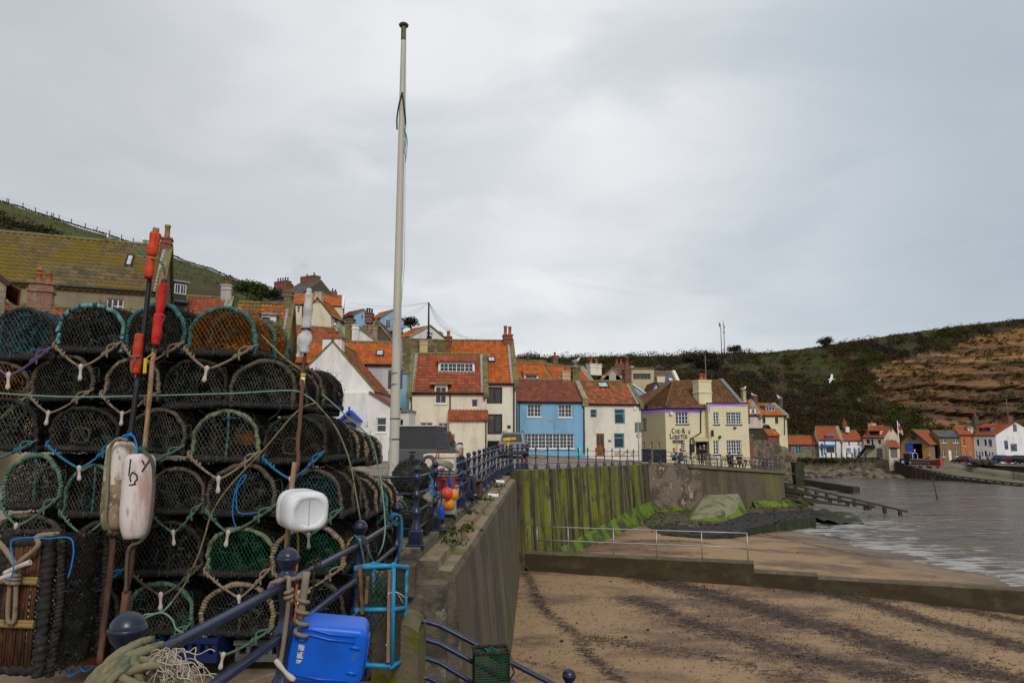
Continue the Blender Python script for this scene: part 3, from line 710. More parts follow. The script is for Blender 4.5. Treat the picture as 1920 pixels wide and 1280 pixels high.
def tree(name,label,base,h,w,mat,n=900,leaf=.3,trunk=.2,group=None,shape='round',clumps=9):
 t=empty(name,base,0,label,'tree' if 'bush' not in name else 'bush',group)
 mb=MB();mb.tube(spl([(0,0,-.5),(.05*w,0,h*.3),(-.03*w,.05*w,h*.7)],5),[trunk*(1-.7*i/10)for i in range(11)],7)
 for k in range(6):
  a=k*1.05+RN.random();z0=h*RN.uniform(.25,.6)
  mb.tube([(0,0,z0),(math.cos(a)*w*.2,math.sin(a)*w*.2,z0+h*.12),(math.cos(a)*w*.38,math.sin(a)*w*.38,z0+h*.22)],[trunk*.4,trunk*.25,trunk*.1],5)
 mb.build('trunk',m_bark,t)
 mb=MB()
 for k in range(clumps):
  a=RN.uniform(0,2*PI);q=RN.random()
  if shape=='cone':zz=h*(.15+.85*k/clumps);rad=w*.5*(1.08-zz/h)+.1;c=(math.cos(a)*rad*.5,math.sin(a)*rad*.5,zz);rr=max(.25,rad*.8)
  else:c=(math.cos(a)*w*.33*q**.5,math.sin(a)*w*.33*q**.5,h*RN.uniform(.45,.85));rr=w*RN.uniform(.18,.32)
  d=NP.normal(size=(n//clumps,3));d/=np.linalg.norm(d,axis=1)[:,None]
  mb.leaves(d*(rr*NP.uniform(.3,1.05,n//clumps))[:,None]*np.array((1,1,.75))+np.array(c),leaf)
 mb.build('crown',mat,t);return t
def on(px,Y,fn,t):return fn(px,t)
p,_=rh(1545,.99);tree('hawthorn_bush','round dark hawthorn bush alone on the headland skyline',p,2.6,5.5,m_leafdark,1300,.22,.15)
p,_=rh(1378,.985);tree('hawthorn_bush','dark domed bush on the skyline just beside the mast',p,2.4,5.0,m_leafdark,1000,.24,.15)
tree('conifer_tree','dark spiky conifer behind the pub chimney',P(1332,712,150),6.6,7.5,m_leafdark,2600,.26,.3,None,'round',15)
tree('conifer_tree','smaller sparse tree poking up left of the dark conifer',P(1293,690,160),4.0,4.6,m_leafdark,900,.25,.2)
tree('garden_tree','bare brown tree beside the hilltop blue house',P(768,625,112),2.6,3.6,m_leafdark,1200,.16,.12)
tree('garden_bush','bright green bush beside the white hilltop gable',P(819,640,108),1.5,3.2,m_leafgreen,900,.16,.1)
for i,(px,py,Y,h,w_)in enumerate(((462,556,100,2.4,4.6),(487,560,98,2.0,4.0),(505,562,97,1.6,3.2))):
 tree('gorse_bush',('largest dark gorse bush on the slope above the old roofs','middle gorse bush below the big chimneys','small gorse bush nearest the big brick chimneys')[i],P(px,py,Y),h,w_,m_leafgreen,1300,.2,.12)
fe=empty('wire_fence',P(13,379,149.5),0,'weathered post and wire fence climbing the skyline of the grassy hill','fence')
tops=[]
for px in(-30,13,16.5,43,66.6,88.5,97.5,100.7,111,134,160,182,205,228,250,272,300):
 b_=lh(px,1.0)+Vector((0,-.1,-.2));b_-=Vector(fe.location);lean=RN.uniform(-.06,.06)
 tp=b_+Vector((lean,0,1.35));tops.append(tp)
 mb=MB();mb.cyl(b_,tp,.10,.09,6);mb.build('post',m_bark,fe)
mb=MB()
for h in(.15,.5):mb.tube([q-Vector((0,0,h))for q in tops],.012,4)
mb.build('wire',m_bark,fe)
m_steel=fl('mast_steel',(.22,.23,.24),.5,metal=.5)
ma=empty('radio_mast',P(1356,664,205),0,'thin grey lattice mast standing on the headland skyline','mast')
h=9.8
for sx in(-.45,.45):
 mb=MB();q=[(sx-.09,-.09),(sx+.09,-.09),(sx,.1)]
 for(x,y)in q:mb.cyl((x,y,-1),(x,y,h+(0 if sx>0 else-.6)),.05,sides=4)
 for i in range(24):
  z=i*.4;a,b_=q[i%3],q[(i+1)%3];mb.cyl((*a,z),(*b_,z+.4),.035,sides=3)
 mb.build('tower',m_steel,ma)
mb=MB()
for(x,z)in((-.75,h-.5),(.7,h-1.5),(.6,h-3),(-.8,h-.9)):mb.box(x-.12,x+.12,-.15,.15,z-.5,z+.4)
mb.cyl((.45,0,h),(.45,0,h+1.0),.03,sides=4);mb.cyl((-.8,0,h-.6),(-.45,0,h-.6),.04,sides=4)
mb.build('antenna',m_steel,ma)
# ================================================================ houses: materials
def render(name,c,dirt=None,brick=False,dl=.6):
 d=dirt or tuple(x*.72 for x in c)
 return M(name,c,[(d,(1.1,1.1,.35),.46,.64,dl),(tuple(x*.55 for x in c),(3.,3.,.22),.57,.74,.55),(tuple(min(1,x*1.08)for x in c),1.7,.5,.65,.5)],rough=.9,bump=(.25,12.,.012))
w_white=render('white_render',(.72,.70,.66));w_cream=render('cream_render',(.74,.65,.50));w_cream2=render('pale_cream_render',(.74,.68,.57))
w_blue=render('blue_render',(.215,.415,.60));w_lilac=render('lilac_render',(.50,.46,.48));w_pub=M('pub_block',(.70,.62,.40),[((.56,.48,.29),(1.,1.,.4),.5,.7,.55),((.72,.62,.38),2.,.52,.68,.5)],rough=.85,brick=(.55,.24,(.74,.655,.43),(.71,.625,.40),(.62,.54,.34)),bump=(.2,14.,.01))
w_yellow=render('pale_yellow_render',(.70,.64,.40));w_pink=render('pale_pink_render',(.62,.52,.46));w_tan=render('tan_render',(.50,.40,.24));w_olive=render('olive_render',(.235,.195,.12),None)
w_orange=render('orange_render',(.50,.17,.06));w_paleblue=render('pale_blue_render',(.27,.46,.62));w_grey=render('grey_render',(.42,.40,.37),(.26,.24,.21))
w_farw=render('far_white_render',(.80,.79,.77));w_farcream=render('far_cream_render',(.66,.57,.42))
w_stone=M('cottage_stone',(.24,.19,.13),[((.34,.27,.18),2.2,.5,.62,.8),((.12,.09,.06),3.,.56,.66,.8)],brick=(.45,.19,(.26,.20,.135),(.18,.14,.095),(.16,.135,.105)),bump=(.6,9.,.03))
w_dstone=M('dark_cottage_stone',(.12,.095,.07),[((.06,.05,.04),2.,.5,.62,.7)],brick=(.42,.18,(.13,.10,.07),(.075,.06,.045),(.16,.14,.115)),bump=(.6,9.,.03))
w_brick=M('red_brick',(.22,.08,.05),[((.11,.06,.045),2.,.5,.65,.7),((.30,.24,.2),3.,.62,.72,.5)],brick=(.225,.075,(.25,.085,.05),(.17,.06,.04),(.27,.22,.18)),bump=(.4,20.,.01))
w_obrick=M('orange_brick',(.27,.09,.035),[((.13,.05,.03),2.5,.48,.62,.8)],brick=(.225,.075,(.29,.095,.035),(.21,.07,.03),(.2,.12,.08)),bump=(.4,20.,.01))
w_mossstone=M('mossy_gable_stone',(.17,.14,.085),[((.20,.175,.02),1.2,.46,.58,.85),((.09,.07,.05),2.5,.5,.62,.7)],brick=(.5,.2,(.19,.15,.095),(.13,.10,.07),(.10,.085,.065)),bump=(.7,8.,.03))
def tiles(name,c,layers,rnd=.28):return M(name,c,layers,rough=.85,rnd=rnd,bump=(.3,30.,.01))
t_red=tiles('red_pantile',(.30,.078,.034),[((.17,.065,.04),.9,.5,.66,.7),((.42,.33,.27),(5.,5.,5.),.66,.72,.55),((.11,.06,.04),4.,.58,.68,.6)])
t_orange=tiles('orange_pantile',(.42,.11,.022),[((.27,.07,.025),.7,.48,.64,.7),((.40,.30,.22),5.,.66,.73,.6),((.16,.07,.03),3.,.58,.7,.6)])
t_dred=tiles('brownish_red_pantile',(.22,.068,.042),[((.13,.05,.037),.8,.48,.64,.7),((.34,.27,.23),(6,6,6),.66,.72,.5)])
t_moss=tiles('mossy_orange_pantile',(.37,.12,.04),[((.155,.115,.03),1.1,.47,.56,.9),((.12,.06,.03),3.,.5,.64,.7),((.46,.38,.30),(7,7,7),.64,.70,.7)],.35)
t_half=tiles('patched_pantile',(.31,.095,.042),[((.13,.10,.028),1.,.52,.6,.85),((.13,.06,.035),2.,.5,.62,.7),((.45,.38,.33),6.,.66,.72,.6)],.4)
t_olive=tiles('lichen_pantile',(.13,.098,.052),[((.165,.108,.010),(.33,.33,.45),.42,.56,.85),((.10,.08,.05),1.6,.54,.66,.7),((.20,.125,.007),2.6,.55,.64,.8),((.36,.32,.26),6.,.68,.74,.6)],.35)
t_grey=tiles('grey_mossy_pantile',(.145,.118,.06),[((.085,.072,.036),1.4,.48,.6,.8),((.20,.19,.14),5.,.62,.70,.6),((.14,.12,.03),.8,.52,.64,.7)],.35)
t_pub=tiles('pub_brown_tile',(.155,.072,.034),[((.10,.045,.022),1.5,.48,.62,.7),((.30,.10,.03),1.3,.66,.70,.7),((.12,.09,.03),.7,.54,.66,.7)],.4)
t_slate=tiles('slate_tile',(.115,.11,.115),[((.07,.07,.075),2.,.5,.62,.7)],.25)
t_far=tiles('far_red_tile',(.32,.08,.032),[((.26,.07,.03),.5,.5,.65,.6)],.12)
g_pane=M('window_glass',(.022,.025,.03),[((.10,.105,.10),(.9,.9,.7),.55,.62,.8)],rough=.07,spec=.6)
g_paneblue=M('window_glass_blue',(.06,.11,.18),[((.02,.03,.05),(1.3,1.3,.9),.5,.6)],rough=.07,spec=.6)
p_white=M('white_paint',(.76,.76,.75),[((.62,.60,.56),4.,.56,.7,.5)],rough=.5)
p_brown=fl('brown_paint',(.055,.022,.018));p_teal=fl('teal_paint',(.10,.32,.38));p_black=fl('black_paint',(.012,.012,.013),.5);p_navy=M('navy_paint',(.012,.022,.075),[((.03,.04,.09),7.,.58,.7)],rough=.38,spec=.5)
p_blue=fl('bright_blue_paint',(.02,.065,.40));p_skyblue=fl('sky_blue_paint',(.03,.20,.55));p_turq=fl('turquoise_paint',(.10,.45,.42));p_grey=fl('grey_paint',(.17,.165,.16));p_wood=M('brown_door_wood',(.26,.095,.025),[((.15,.05,.015),(9,9,1),.5,.6)],rough=.5)
p_ochre=M('ochre_timber',(.34,.18,.035),[((.2,.1,.03),(8,8,.6),.5,.65)],rough=.7);p_dark=fl('dark_interior',(.012,.011,.010),.95);p_lead=M('lead_flashing',(.30,.30,.31),[((.18,.18,.19),5.,.5,.65)],rough=.7)
s_cope=M('coping_stone',(.31,.265,.19),[((.185,.17,.05),1.4,.48,.58,.9),((.15,.12,.085),3.,.55,.66,.7)],rough=.95,bump=(.6,9.,.03))
s_mosscope=M('mossy_coping',(.17,.15,.055),[((.10,.085,.05),2.,.5,.62),((.30,.27,.2),5.,.62,.7,.6)],rough=.95,bump=(.6,9.,.03))
pot_red=M('terracotta',(.36,.115,.05),[((.15,.06,.035),4.,.5,.64)],rough=.8)
neon=bpy.data.materials.new('violet_rope_light');neon.use_nodes=True
_b=neon.node_tree.nodes['Principled BSDF'];_b.inputs['Base Color'].default_value=(.2,.05,.6,1);_b.inputs['Emission Color'].default_value=(.16,.035,.85,1);_b.inputs['Emission Strength'].default_value=.9
# ================================================================ facade helper
class Fac:
 """a wall plane: origin at its lower left corner, x to the right, y into the building, z up"""
 def __init__(s,A,B,root=None):
  s.A=Vector(A);d=Vector((B[0]-A[0],B[1]-A[1],0));s.L=d.length;s.x=d.normalized();s.y=Vector((-s.x.y,s.x.x,0))
  s.ang=math.atan2(s.x.y,s.x.x);s.holes=[];s.root=root
  s.W=Matrix.Translation(s.A)@Matrix.Rotation(s.ang,4,'Z')
  s.T=wm(root).inverted()@s.W if root else Matrix.Identity(4)
 def uv(s,px,py,off=0.):
  d=ray(px,py);o=s.A+s.y*off
  t=(o-EYE).dot(s.y)/d.dot(s.y);p=EYE+d*t-s.A
  return p.dot(s.x),p.z
 def rect(s,r,off=0.):
  a,b=s.uv(r[0],r[1],off),s.uv(r[2],r[3],off);return a[0],b[0],b[1],a[1]
 def wall(s,mb,H,rev=.17,L=None,z0=0.,mat=0):
  L=s.L if L is None else L
  xs=sorted({0,L,*[h[0]for h in s.holes],*[h[1]for h in s.holes]});zs=sorted({z0,H,*[h[2]for h in s.holes],*[h[3]for h in s.holes]})
  for i in range(len(xs)-1):
   for j in range(len(zs)-1):
    cx,cz=(xs[i]+xs[i+1])/2,(zs[j]+zs[j+1])/2
    if any(h[0]<cx<h[1]and h[2]<cz<h[3]for h in s.holes):continue
    mb.quad((xs[i],0,zs[j]),(xs[i+1],0,zs[j]),(xs[i+1],0,zs[j+1]),(xs[i],0,zs[j+1]),mat)
  for(a,b,c,d)in s.holes:
   mb.add([(a,0,c),(b,0,c),(b,0,d),(a,0,d),(a,rev,c),(b,rev,c),(b,rev,d),(a,rev,d)],[(0,4,5,1),(1,5,6,2),(2,6,7,3),(3,7,4,0)],None,mat)
 def window(s,r,cols=2,rows=2,mat=None,pane=None,hole=True,sill=None,bars=(1,1),y0=None,style=None,fw=.05,label=None,uvr=None):
  """cols x rows casements, each split by bars=(nx,nz) glazing bars"""
  mat=mat or p_white;pane=pane or g_pane
  u0,u1,z0,z1=uvr if uvr else s.rect(r)
  if hole:s.holes.append((u0,u1,z0,z1))
  y=y0 if y0 is not None else(.09 if hole else-.035)
  m=MB();W_,H_=u1-u0,z1-z0;fw=min(fw,W_*.12,H_*.12)
  g=.004
  def bar(a,b,c,d,dep=.05,yo=0):m.box(a,b,y+yo,y+yo+dep,c,d)
  bar(u0+g,u0+fw,z0+g,z1-g);bar(u1-fw,u1-g,z0+g,z1-g);bar(u0+fw,u1-fw,z1-fw,z1-g);bar(u0+fw,u1-fw,z0+g,z0+fw)
  for i in range(1,cols):x=lerp(u0,u1,i/cols);bar(x-fw*.55,x+fw*.55,z0+fw,z1-fw,.045,.003)
  for j in range(1,rows):zz=lerp(z0,z1,j/rows)if style!='top' else lerp(z0,z1,.7);bar(u0+fw,u1-fw,zz-fw*.5,zz+fw*.5,.042,.005)
  bw=fw*.28
  for i in range(cols):
   for k in range(1,bars[0]):x=lerp(u0,u1,(i+k/bars[0])/cols);bar(x-bw,x+bw,z0+fw,z1-fw,.02,.015)
  for j in range(rows):
   for k in range(1,bars[1]):zz=lerp(z0,z1,(j+k/bars[1])/rows);bar(u0+fw,u1-fw,zz-bw,zz+bw,.018,.016)
  w_=m.build('window',mat,s.root,s.T)
  if label:w_['label']=label
  m=MB();m.quad((u0+g,y+.03,z0+g),(u1-g,y+.03,z0+g),(u1-g,y+.03,z1-g),(u0+g,y+.03,z1-g))
  m.build('pane',pane,w_,s.T)
  if sill is not None:
   m=MB();m.box(u0-.06,u1+.06,-.07,.05,z0-.09,z0-.005);m.build('sill',sill,w_,s.T)
  return w_
 def slab(s,name,r,mat,d0,d1,parent=None,off=0.):
  u0,u1,z0,z1=s.rect(r,off);m=MB();m.box(u0,u1,d0,d1,z0,z1);return m.build(name,mat,parent or s.root,s.T)
 def door(s,r,mat,hole=True,handle=True,panels=2,label=None,lights=False):
  u0,u1,z0,z1=s.rect(r);
  if hole:s.holes.append((u0,u1,z0,z1))
  y=.10 if hole else-.05
  m=MB();m.box(u0+.004,u1-.004,y,y+.045,z0+.004,z1-.004)
  W_,H_=u1-u0,z1-z0
  for(a,b)in((.12,.45),(.55,.88)):
   for(c,d)in((.08,.42),(.5,.92)):
    if lights and c==.5:continue
    m.box(u0+W_*a,u0+W_*b,y-.012,y,z0+H_*c,z0+H_*d)
  o=m.build('door',mat,s.root,s.T)
  if label:o['label']=label
  if lights:
   for(a,b)in((.14,.44),(.56,.86)):
    m=MB();m.box(u0+W_*a,u0+W_*b,y-.012,y,z0+H_*.5,z0+H_*.9);m.build('pane',g_pane,o,s.T)
  if handle:
   m=MB();m.ball((u1-.1,y-.04,z0+H_*.47),.03,8,6);m.build('handle',p_black,o,s.T)
  return o
 def pipe(s,pts,r=.045,mat=None,off=-.07):
  q=[s.uv(x,y)for x,y in pts];m=MB();m.tube(resample([(a,off,b)for a,b in q],.8)if len(q)==2 else[(a,off,b)for a,b in q],r,6)
  return m.build('drainpipe',mat or p_black,s.root,s.T)
def pantile(mb,o,ux,us,W_,Lq,tw=.24,th=.32,amp=.042,step=.05,res=4,mat=0,skew0=0.,skew1=0.):
 """tiled slope: o lower left corner, ux along the eaves, us up the slope; skew: shift of the two ends at the top (hips)"""
 o,ux,us=Vector(o),Vector(ux).normalized(),Vector(us).normalized();n=ux.cross(us)
 nc=max(1,round(W_/tw));nr_=max(1,round(Lq/th));th=Lq/nr_;nx=nc*res
 i=np.arange(nx+1);rows=[]
 wav=np.sin(2*PI*(i/res))*amp
 ro=[]
 for k in range(nr_):
  ro+=[(k*th-(.04 if k else .06),step+.012),(k*th+.004,step+.008),((k+1)*th-.045,0.0)]
 ro=[(-.06,-.05)]+ro
 V=[]
 jit=NP.normal(0,.006,(nr_+1,nx+1))
 for q,(sv,h)in enumerate(ro):
  f=min(1,max(0,sv/Lq));a0,a1=skew0*f,W_+skew1*f
  x=a0+(a1-a0)*i/nx
  hh=h+wav+jit[min(nr_,max(0,(q-1)//3))]
  V.append(np.array(o)+x[:,None]*np.array(ux)+(sv+0*x)[:,None]*np.array(us)+hh[:,None]*np.array(n))
 V=np.concatenate(V);F=[];rd=[]
 tr=NP.uniform(0,1,(nr_+1,nc+1))
 for q in range(len(ro)-1):
  k=min(nr_-1,max(0,(q-1)//3)if(q-1)%3!=2 else(q-1)//3+1)
  for a in range(nx):
   F.append((q*(nx+1)+a,q*(nx+1)+a+1,(q+1)*(nx+1)+a+1,(q+1)*(nx+1)+a));rd.append(tr[k,a//res])
 mb.add(V,F,rd,mat,True)
def chim_pot(parent,p,h=.5,r=.13,mat=None,T=None,cowl=False):
 m=MB();m.lathe([(r*1.15,0),(r*1.2,.06),(r,.1),(r*.9,h*.8),(r*1.12,h*.83),(r*1.12,h),(r*.75,h),(r*.75,h*.7)],p,10)
 if cowl:m.lathe([(r*1.3,h+.08),(r*.9,h+.2),(.01,h+.24)],p,10)
 return m.build('chimney_pot',mat or pot_red,parent,T)
class House(Fac):
 """facade from (pxL,YL) to (pxR,YR), base z, eaves pixel rows (at both ends), ridge pixel row, depth"""
 def __init__(s,name,label,pxL,YL,pxR,YR,zb,eave,D,cat='house',group=None):
  a,b=P(pxL,eave[1],YL),P(pxR,eave[1]if len(eave)<3 else eave[2],YR);a.z=b.z=zb
  s.root=None;super().__init__(a,b)
  s.root=empty(name,a,s.ang,label,cat,group);s.T=Matrix.Identity(4)
  s.D=D;s.H=s.uv(*eave[:2])[1]
 def walls(s,mat,gable=None,ridge=None,H=None,holes=True,backext=0,gmat=None):
  """box walls with side gables up to the ridge (ridge across x) or a front gable"""
  H=H or s.H;m=MB();s.wall(m,H);L,D=s.L,s.D
  z=-1.0
  m.quad((0,0,z),(L,0,z),(L,0,0),(0,0,0))
  gm=1 if gmat else 0
  if gable=='side':
   hr=s.hr;rp=s.rp
   m.add([(0,0,z),(0,D,z),(0,D,H),(0,rp,hr),(0,0,H)],[(4,3,2,1,0)],None,gm);m.add([(L,0,z),(L,D,z),(L,D,H),(L,rp,hr),(L,0,H)],[(0,1,2,3,4)],None,gm)
   m.quad((L,D,z),(0,D,z),(0,D,H),(L,D,H))
  elif gable=='front':
   ax,hr=s.ax,s.hr;hl,hr2=getattr(s,'hl',H),getattr(s,'h2',H)
   m.add([(0,0,H),(L,0,H),(L,0,hr2),(ax,0,hr),(0,0,hl)]if(hl!=H or hr2!=H)else[(0,0,H),(L,0,H),(ax,0,hr)],[list(range(5 if(hl!=H or hr2!=H)else 3))])
   m.add([(0,D,z),(L,D,z),(L,D,hr2),(ax,D,hr),(0,D,hl)],[(4,3,2,1,0)])
   m.quad((0,D,z),(0,0,z),(0,0,hl),(0,D,hl));m.quad((L,0,z),(L,D,z),(L,D,hr2),(L,0,hr2))
  else:
   m.quad((0,D,z),(0,0,z),(0,0,H),(0,D,H));m.quad((L,0,z),(L,D,z),(L,D,H),(L,0,H));m.quad((L,D,z),(0,D,z),(0,D,H),(L,D,H));m.quad((0,0,H),(L,0,H),(L,D,H),(0,D,H))
  return m.build('wall',[mat,gmat]if gmat else mat,s.root)
 def ridge(s,px,py,rp=None):
  s.rp=rp if rp is not None else s.D/2;s.hr=s.uv(px,py,s.rp)[1];return s
 def roof(s,mat,ov=.18,side=(.05,.05),tw=.26,th=.34,back=True,ridge_mat=None,copes=None,gut=True,cm=None,far=False,x0=0,x1=None):
  L=s.L if x1 is None else x1;H,hr,rp,D=s.H,s.hr,s.rp,s.D
  m=MB();us=Vector((0,rp,hr-H));ll=us.length;un=us/ll
  o=Vector((x0-side[0],0,H+.03))-un*ov;W_=L-x0+side[0]+side[1]
  pantile(m,o,(1,0,0),un,W_,ll+ov,tw*(2 if far else 1),th,.045 if not far else .04,.055,3 if far else 4)
  if back:
   us2=Vector((0,-(D-rp),hr-H));u2=us2 .normalized();o2=Vector((L+side[1],D,H+.03))-u2*ov
   m.add([o2,o2-Vector((W_,0,0)),o2-Vector((W_,0,0))+u2*(us2 .length+ov),o2+u2*(us2 .length+ov)],[(0,1,2,3)])
  r_=m.build('roof',mat,s.root)
  m=MB();n_=max(2,int(W_/.42));V=[]
  m.tube(resample([(x0-side[0],rp,hr+.05),(L+side[1],rp,hr+.05)],.14),.115,8,False,0,True,lambda Lc,th_:1+.10*((Lc%.42)<.15)+0*th_)
  m.build('ridge',ridge_mat or s_mosscope,s.root)
  if gut:
   m=MB();m.tube(resample([(x0-side[0]+.02,-ov*.85-.05,H-.06),(L+side[1]-.02,-ov*.85-.05,H-.06)],1.),.065,6)
   m.box(x0+.01,L-.01,-.03,-.004,H-.17,H-.005);m.build('gutter',p_black,s.root)
  for k in(copes or ''):
   x=x0-.02 if k=='l' else L+.02
   m=MB();a=Vector((x,-.25,H-.25*(hr-H)/rp+.10));b_=Vector((x,rp+.02,hr+.14));m.beam(a,b_,.34,.16)
   m.beam(b_,Vector((x,D+.1,H+.1)),.34,.16);m.bbox(x-.19,x+.19,-.32,.05,H-.42,H-.02,.03)
   m.build('coping',cm or s_cope,s.root)
   m=MB();dx=.26 if k=='l' else-.26
   m.beam(a+Vector((dx,.1,.05)),b_+Vector((dx,0,.02)),.2,.03);m.build('flashing',p_lead,s.root)
  return r_
 def roof_front(s,mat,ov=.12,front=.12,tw=.26,th=.34,cope=None,far=False):
  """ridge runs away from the viewer; gable in the facade"""
  L,D,ax,hr=s.L,s.D,s.ax,s.hr;m=MB()
  for sd in(0,1):
   x0=0 if sd==0 else L;H=(getattr(s,'hl',s.H),getattr(s,'h2',s.H))[sd]
   us=Vector((ax-x0,0,hr-H));ll=us.length;un=us/ll
   o=Vector((x0,D if sd==0 else-front,H+.03))-un*ov
   pantile(m,o,(0,-1 if sd==0 else 1,0),un,D+front,ll+ov,tw*(2 if far else 1),th,.028,.03,3 if far else 4)
  r_=m.build('roof',mat,s.root)
  m=MB();m.tube(resample([(ax,-front,hr+.05),(ax,D,hr+.05)],.3),.11,8);m.build('ridge',s_mosscope,s.root)
  m=MB();H1,H2=getattr(s,'hl',s.H),getattr(s,'h2',s.H)
  m.beam((-.08,-front*.6,H1-.06),(ax,-front*.6,hr-.0),front*.9,.12);m.beam((L+.08,-front*.6,H2-.06),(ax,-front*.6,hr-.0),front*.9,.12)
  m.build('bargeboard',cope or s_cope,s.root)
  return r_
 def chimney(s,r,y,mat,pots=1,d=.55,poth=.5,cap=True,potmat=None,cowl=False,potr=.13):
  u0,u1,z0,z1=s.rect(r,y);m=MB();b=.0
  m.box(u0,u1,y-d/2,y+d/2,z0,z1)
  if cap:
   m.box(u0-.05,u1+.05,y-d/2-.05,y+d/2+.05,z1-.32,z1-.22);m.box(u0-.06,u1+.06,y-d/2-.06,y+d/2+.06,z1-.02,z1+.07)
  c=m.build('chimney',mat,s.root)
  for i in range(pots):
   x=lerp(u0,u1,(i+.5)/pots);chim_pot(c,(x,y,z1+.05),poth*RN.uniform(.85,1.1),min(potr,(u1-u0)/pots*.42),potmat,None,cowl)
  return c
 def rooflight(s,r,mat=None):
  """window lying in the front slope"""
  th=math.atan2(s.hr-s.H,s.rp)
  def onroof(px,py):
   d=ray(px,py);loc=s.W.inverted();o=loc@EYE;dd=loc.to_3x3()@d
   n=Vector((0,-math.sin(th),math.cos(th)));q=Vector((0,0,s.H));t=(q-o).dot(n)/dd.dot(n);p=o+dd*t;return p
  a,b_=onroof(r[0],r[3]),onroof(r[2],r[1]);n=Vector((0,-math.sin(th),math.cos(th)));us=Vector((0,math.cos(th),math.sin(th)))
  hh=(b_-a).dot(us);ww=b_.x-a.x;c=Vector((a.x,a.y,a.z))
  m=MB();f=.09
  def bx(x0,x1,s0,s1,h0,h1,mb_):
   V=[c+Vector((x,0,0))+us*q+n*h for h in(h0,h1)for q in(s0,s1)for x in(x0,x1)]
   mb_.add(V,[(0,2,3,1),(4,5,7,6),(0,1,5,4),(2,6,7,3),(0,4,6,2),(1,3,7,5)])
  bx(0,f,0,hh,.0,.13,m);bx(ww-f,ww,0,hh,.0,.13,m);bx(f,ww-f,0,f*1.4,0,.13,m);bx(f,ww-f,hh-f,hh,0,.13,m)
  w_=m.build('rooflight',p_black,s.root)
  m=MB();V=[c+Vector((x,0,0))+us*q+n*.115 for q in(f,hh-f)for x in(f,ww-f)];m.add(V,[(0,1,3,2)]);m.build('pane',g_sky,w_)
  return w_
 def dormer(s,r,cols,rows,bars=(1,1),wall=None,roofmat=None,roofpx=None,wmat=None,depth=2.2,flat=False,gap=.12,win=None,y0=None):
  """box dormer whose front stands at y0 in the slope; r = its face, win = glazing inside the face"""
  k=(s.hr-s.H)/s.rp
  if y0 is None:
   y0=.3
   for _ in range(12):
    u0,u1,z0,z1=s.rect(r,y0);y0=max(.02,(z0-s.H)/k+.02)
  u0,u1,z0,z1=s.rect(r,y0);dep=min(depth,(z1-z0)/k+.15)
  m=MB();m.box(u0,u1,y0,y0+dep,z0-.3,z1);d_=m.build('dormer',wall or p_white,s.root)
  f2=Fac(s.W@Vector((u0,y0,0)),s.W@Vector((u1,y0,0)),s.root)
  wr_=win or r
  a=f2 .rect(wr_)if win else(gap,u1-u0-gap,z0+gap,z1-gap*.7)
  f2 .window(None,cols,rows,wmat or p_white,hole=False,bars=bars,uvr=a,y0=-.06)
  m=MB()
  if flat or not roofmat:m.box(u0-.12,u1+.12,y0-.2,y0+dep,z1+.003,z1+.11)
  else:
   rise=roofpx or .7
   un=Vector((0,dep+.2,rise)).normalized();pantile(m,Vector((u0-.15,y0-.22,z1+.03)),(1,0,0),un,u1-u0+.3,math.hypot(dep+.3,rise),.26,.34)
   m.add([(u0,y0,z1),(u0,y0+dep+.2,z1),(u0,y0+dep+.2,z1+rise)],[(0,1,2)]);m.add([(u1,y0,z1),(u1,y0+dep+.2,z1),(u1,y0+dep+.2,z1+rise)],[(0,2,1)])
  m.build('dormer_roof',roofmat or p_lead,s.root)
  return d_
g_sky=M('roof_glass',(.45,.50,.55),[((.25,.3,.35),2.,.5,.6)],rough=.12,spec=.7)
# ================================================================ the village, left to right
def hz(px,py,Y):return P(px,py,Y).z
h=House('long_house','long olive rendered building under a big lichen covered pantile roof',-260,33.0,300,37.8,2.0,(300,548),6.4)
h.ridge(303,463)
h.window((200.5,559,230,588),3,2,p_white,sill=s_cope)
h.walls(w_olive,'side',gmat=w_mossstone);h.roof(t_olive,ov=.22,copes='r',tw=.33,th=.36,cm=s_mosscope)
h.rooflight((233,481,253,500))
c_=h.chimney((303,449,321,474),3.2,w_obrick,1,.7,.85,potmat=M('buff_pot',(.30,.18,.05),[((.06,.05,.04),4.,.5,.6)]),potr=.16)
u_,z_=h.uv(186,567);mb=MB();mb.cyl((u_,-.12,z_),(u_+.9,-.12,z_-.05),.015,sides=4);mb.box(u_-.04,u_+.04,-.14,0,z_-.2,z_+.2)
for k in range(6):mb.cyl((u_+.15*k,-.12,z_-.12),(u_+.15*k,-.12,z_+.12),.01,sides=4)
mb.build('aerial',p_grey,h.root)
h=House('dormer_house','stone house with a slate hung dormer showing beyond the lichened roof gable',290,44.35,352,45.8,4.0,(335,566),3.0)
h.ridge(330,545);h.walls(w_dstone,'side');h.roof(t_slate,far=True)
d_=h.dormer((320,527,349,557),2,1,(2,1),wall=fl('slate_cladding',(.045,.045,.05),.7),flat=True,win=(327.5,531,348,553),y0=.1)
h=House('edge_cottage','stone cottage corner under a dark red verge at the photo edge',-318,19.1,13,21.5,1.5,(10,530),3.4);h.ax=h.L-5.2;h.hr=h.H+4.0;h.hl=h.H+.2;h.h2=h.H
h.walls(w_stone,'front');h.roof_front(t_dred,ov=.4,cope=p_brown)
h=House('brick_stack_cottage','low red roofed cottage with a pale brick chimney carrying two pots',-30,23,120,24,0.2,(70,640),4.5);h.ridge(60,576)
h.walls(w_tan,'side');h.roof(t_red,side=(.1,-.0))
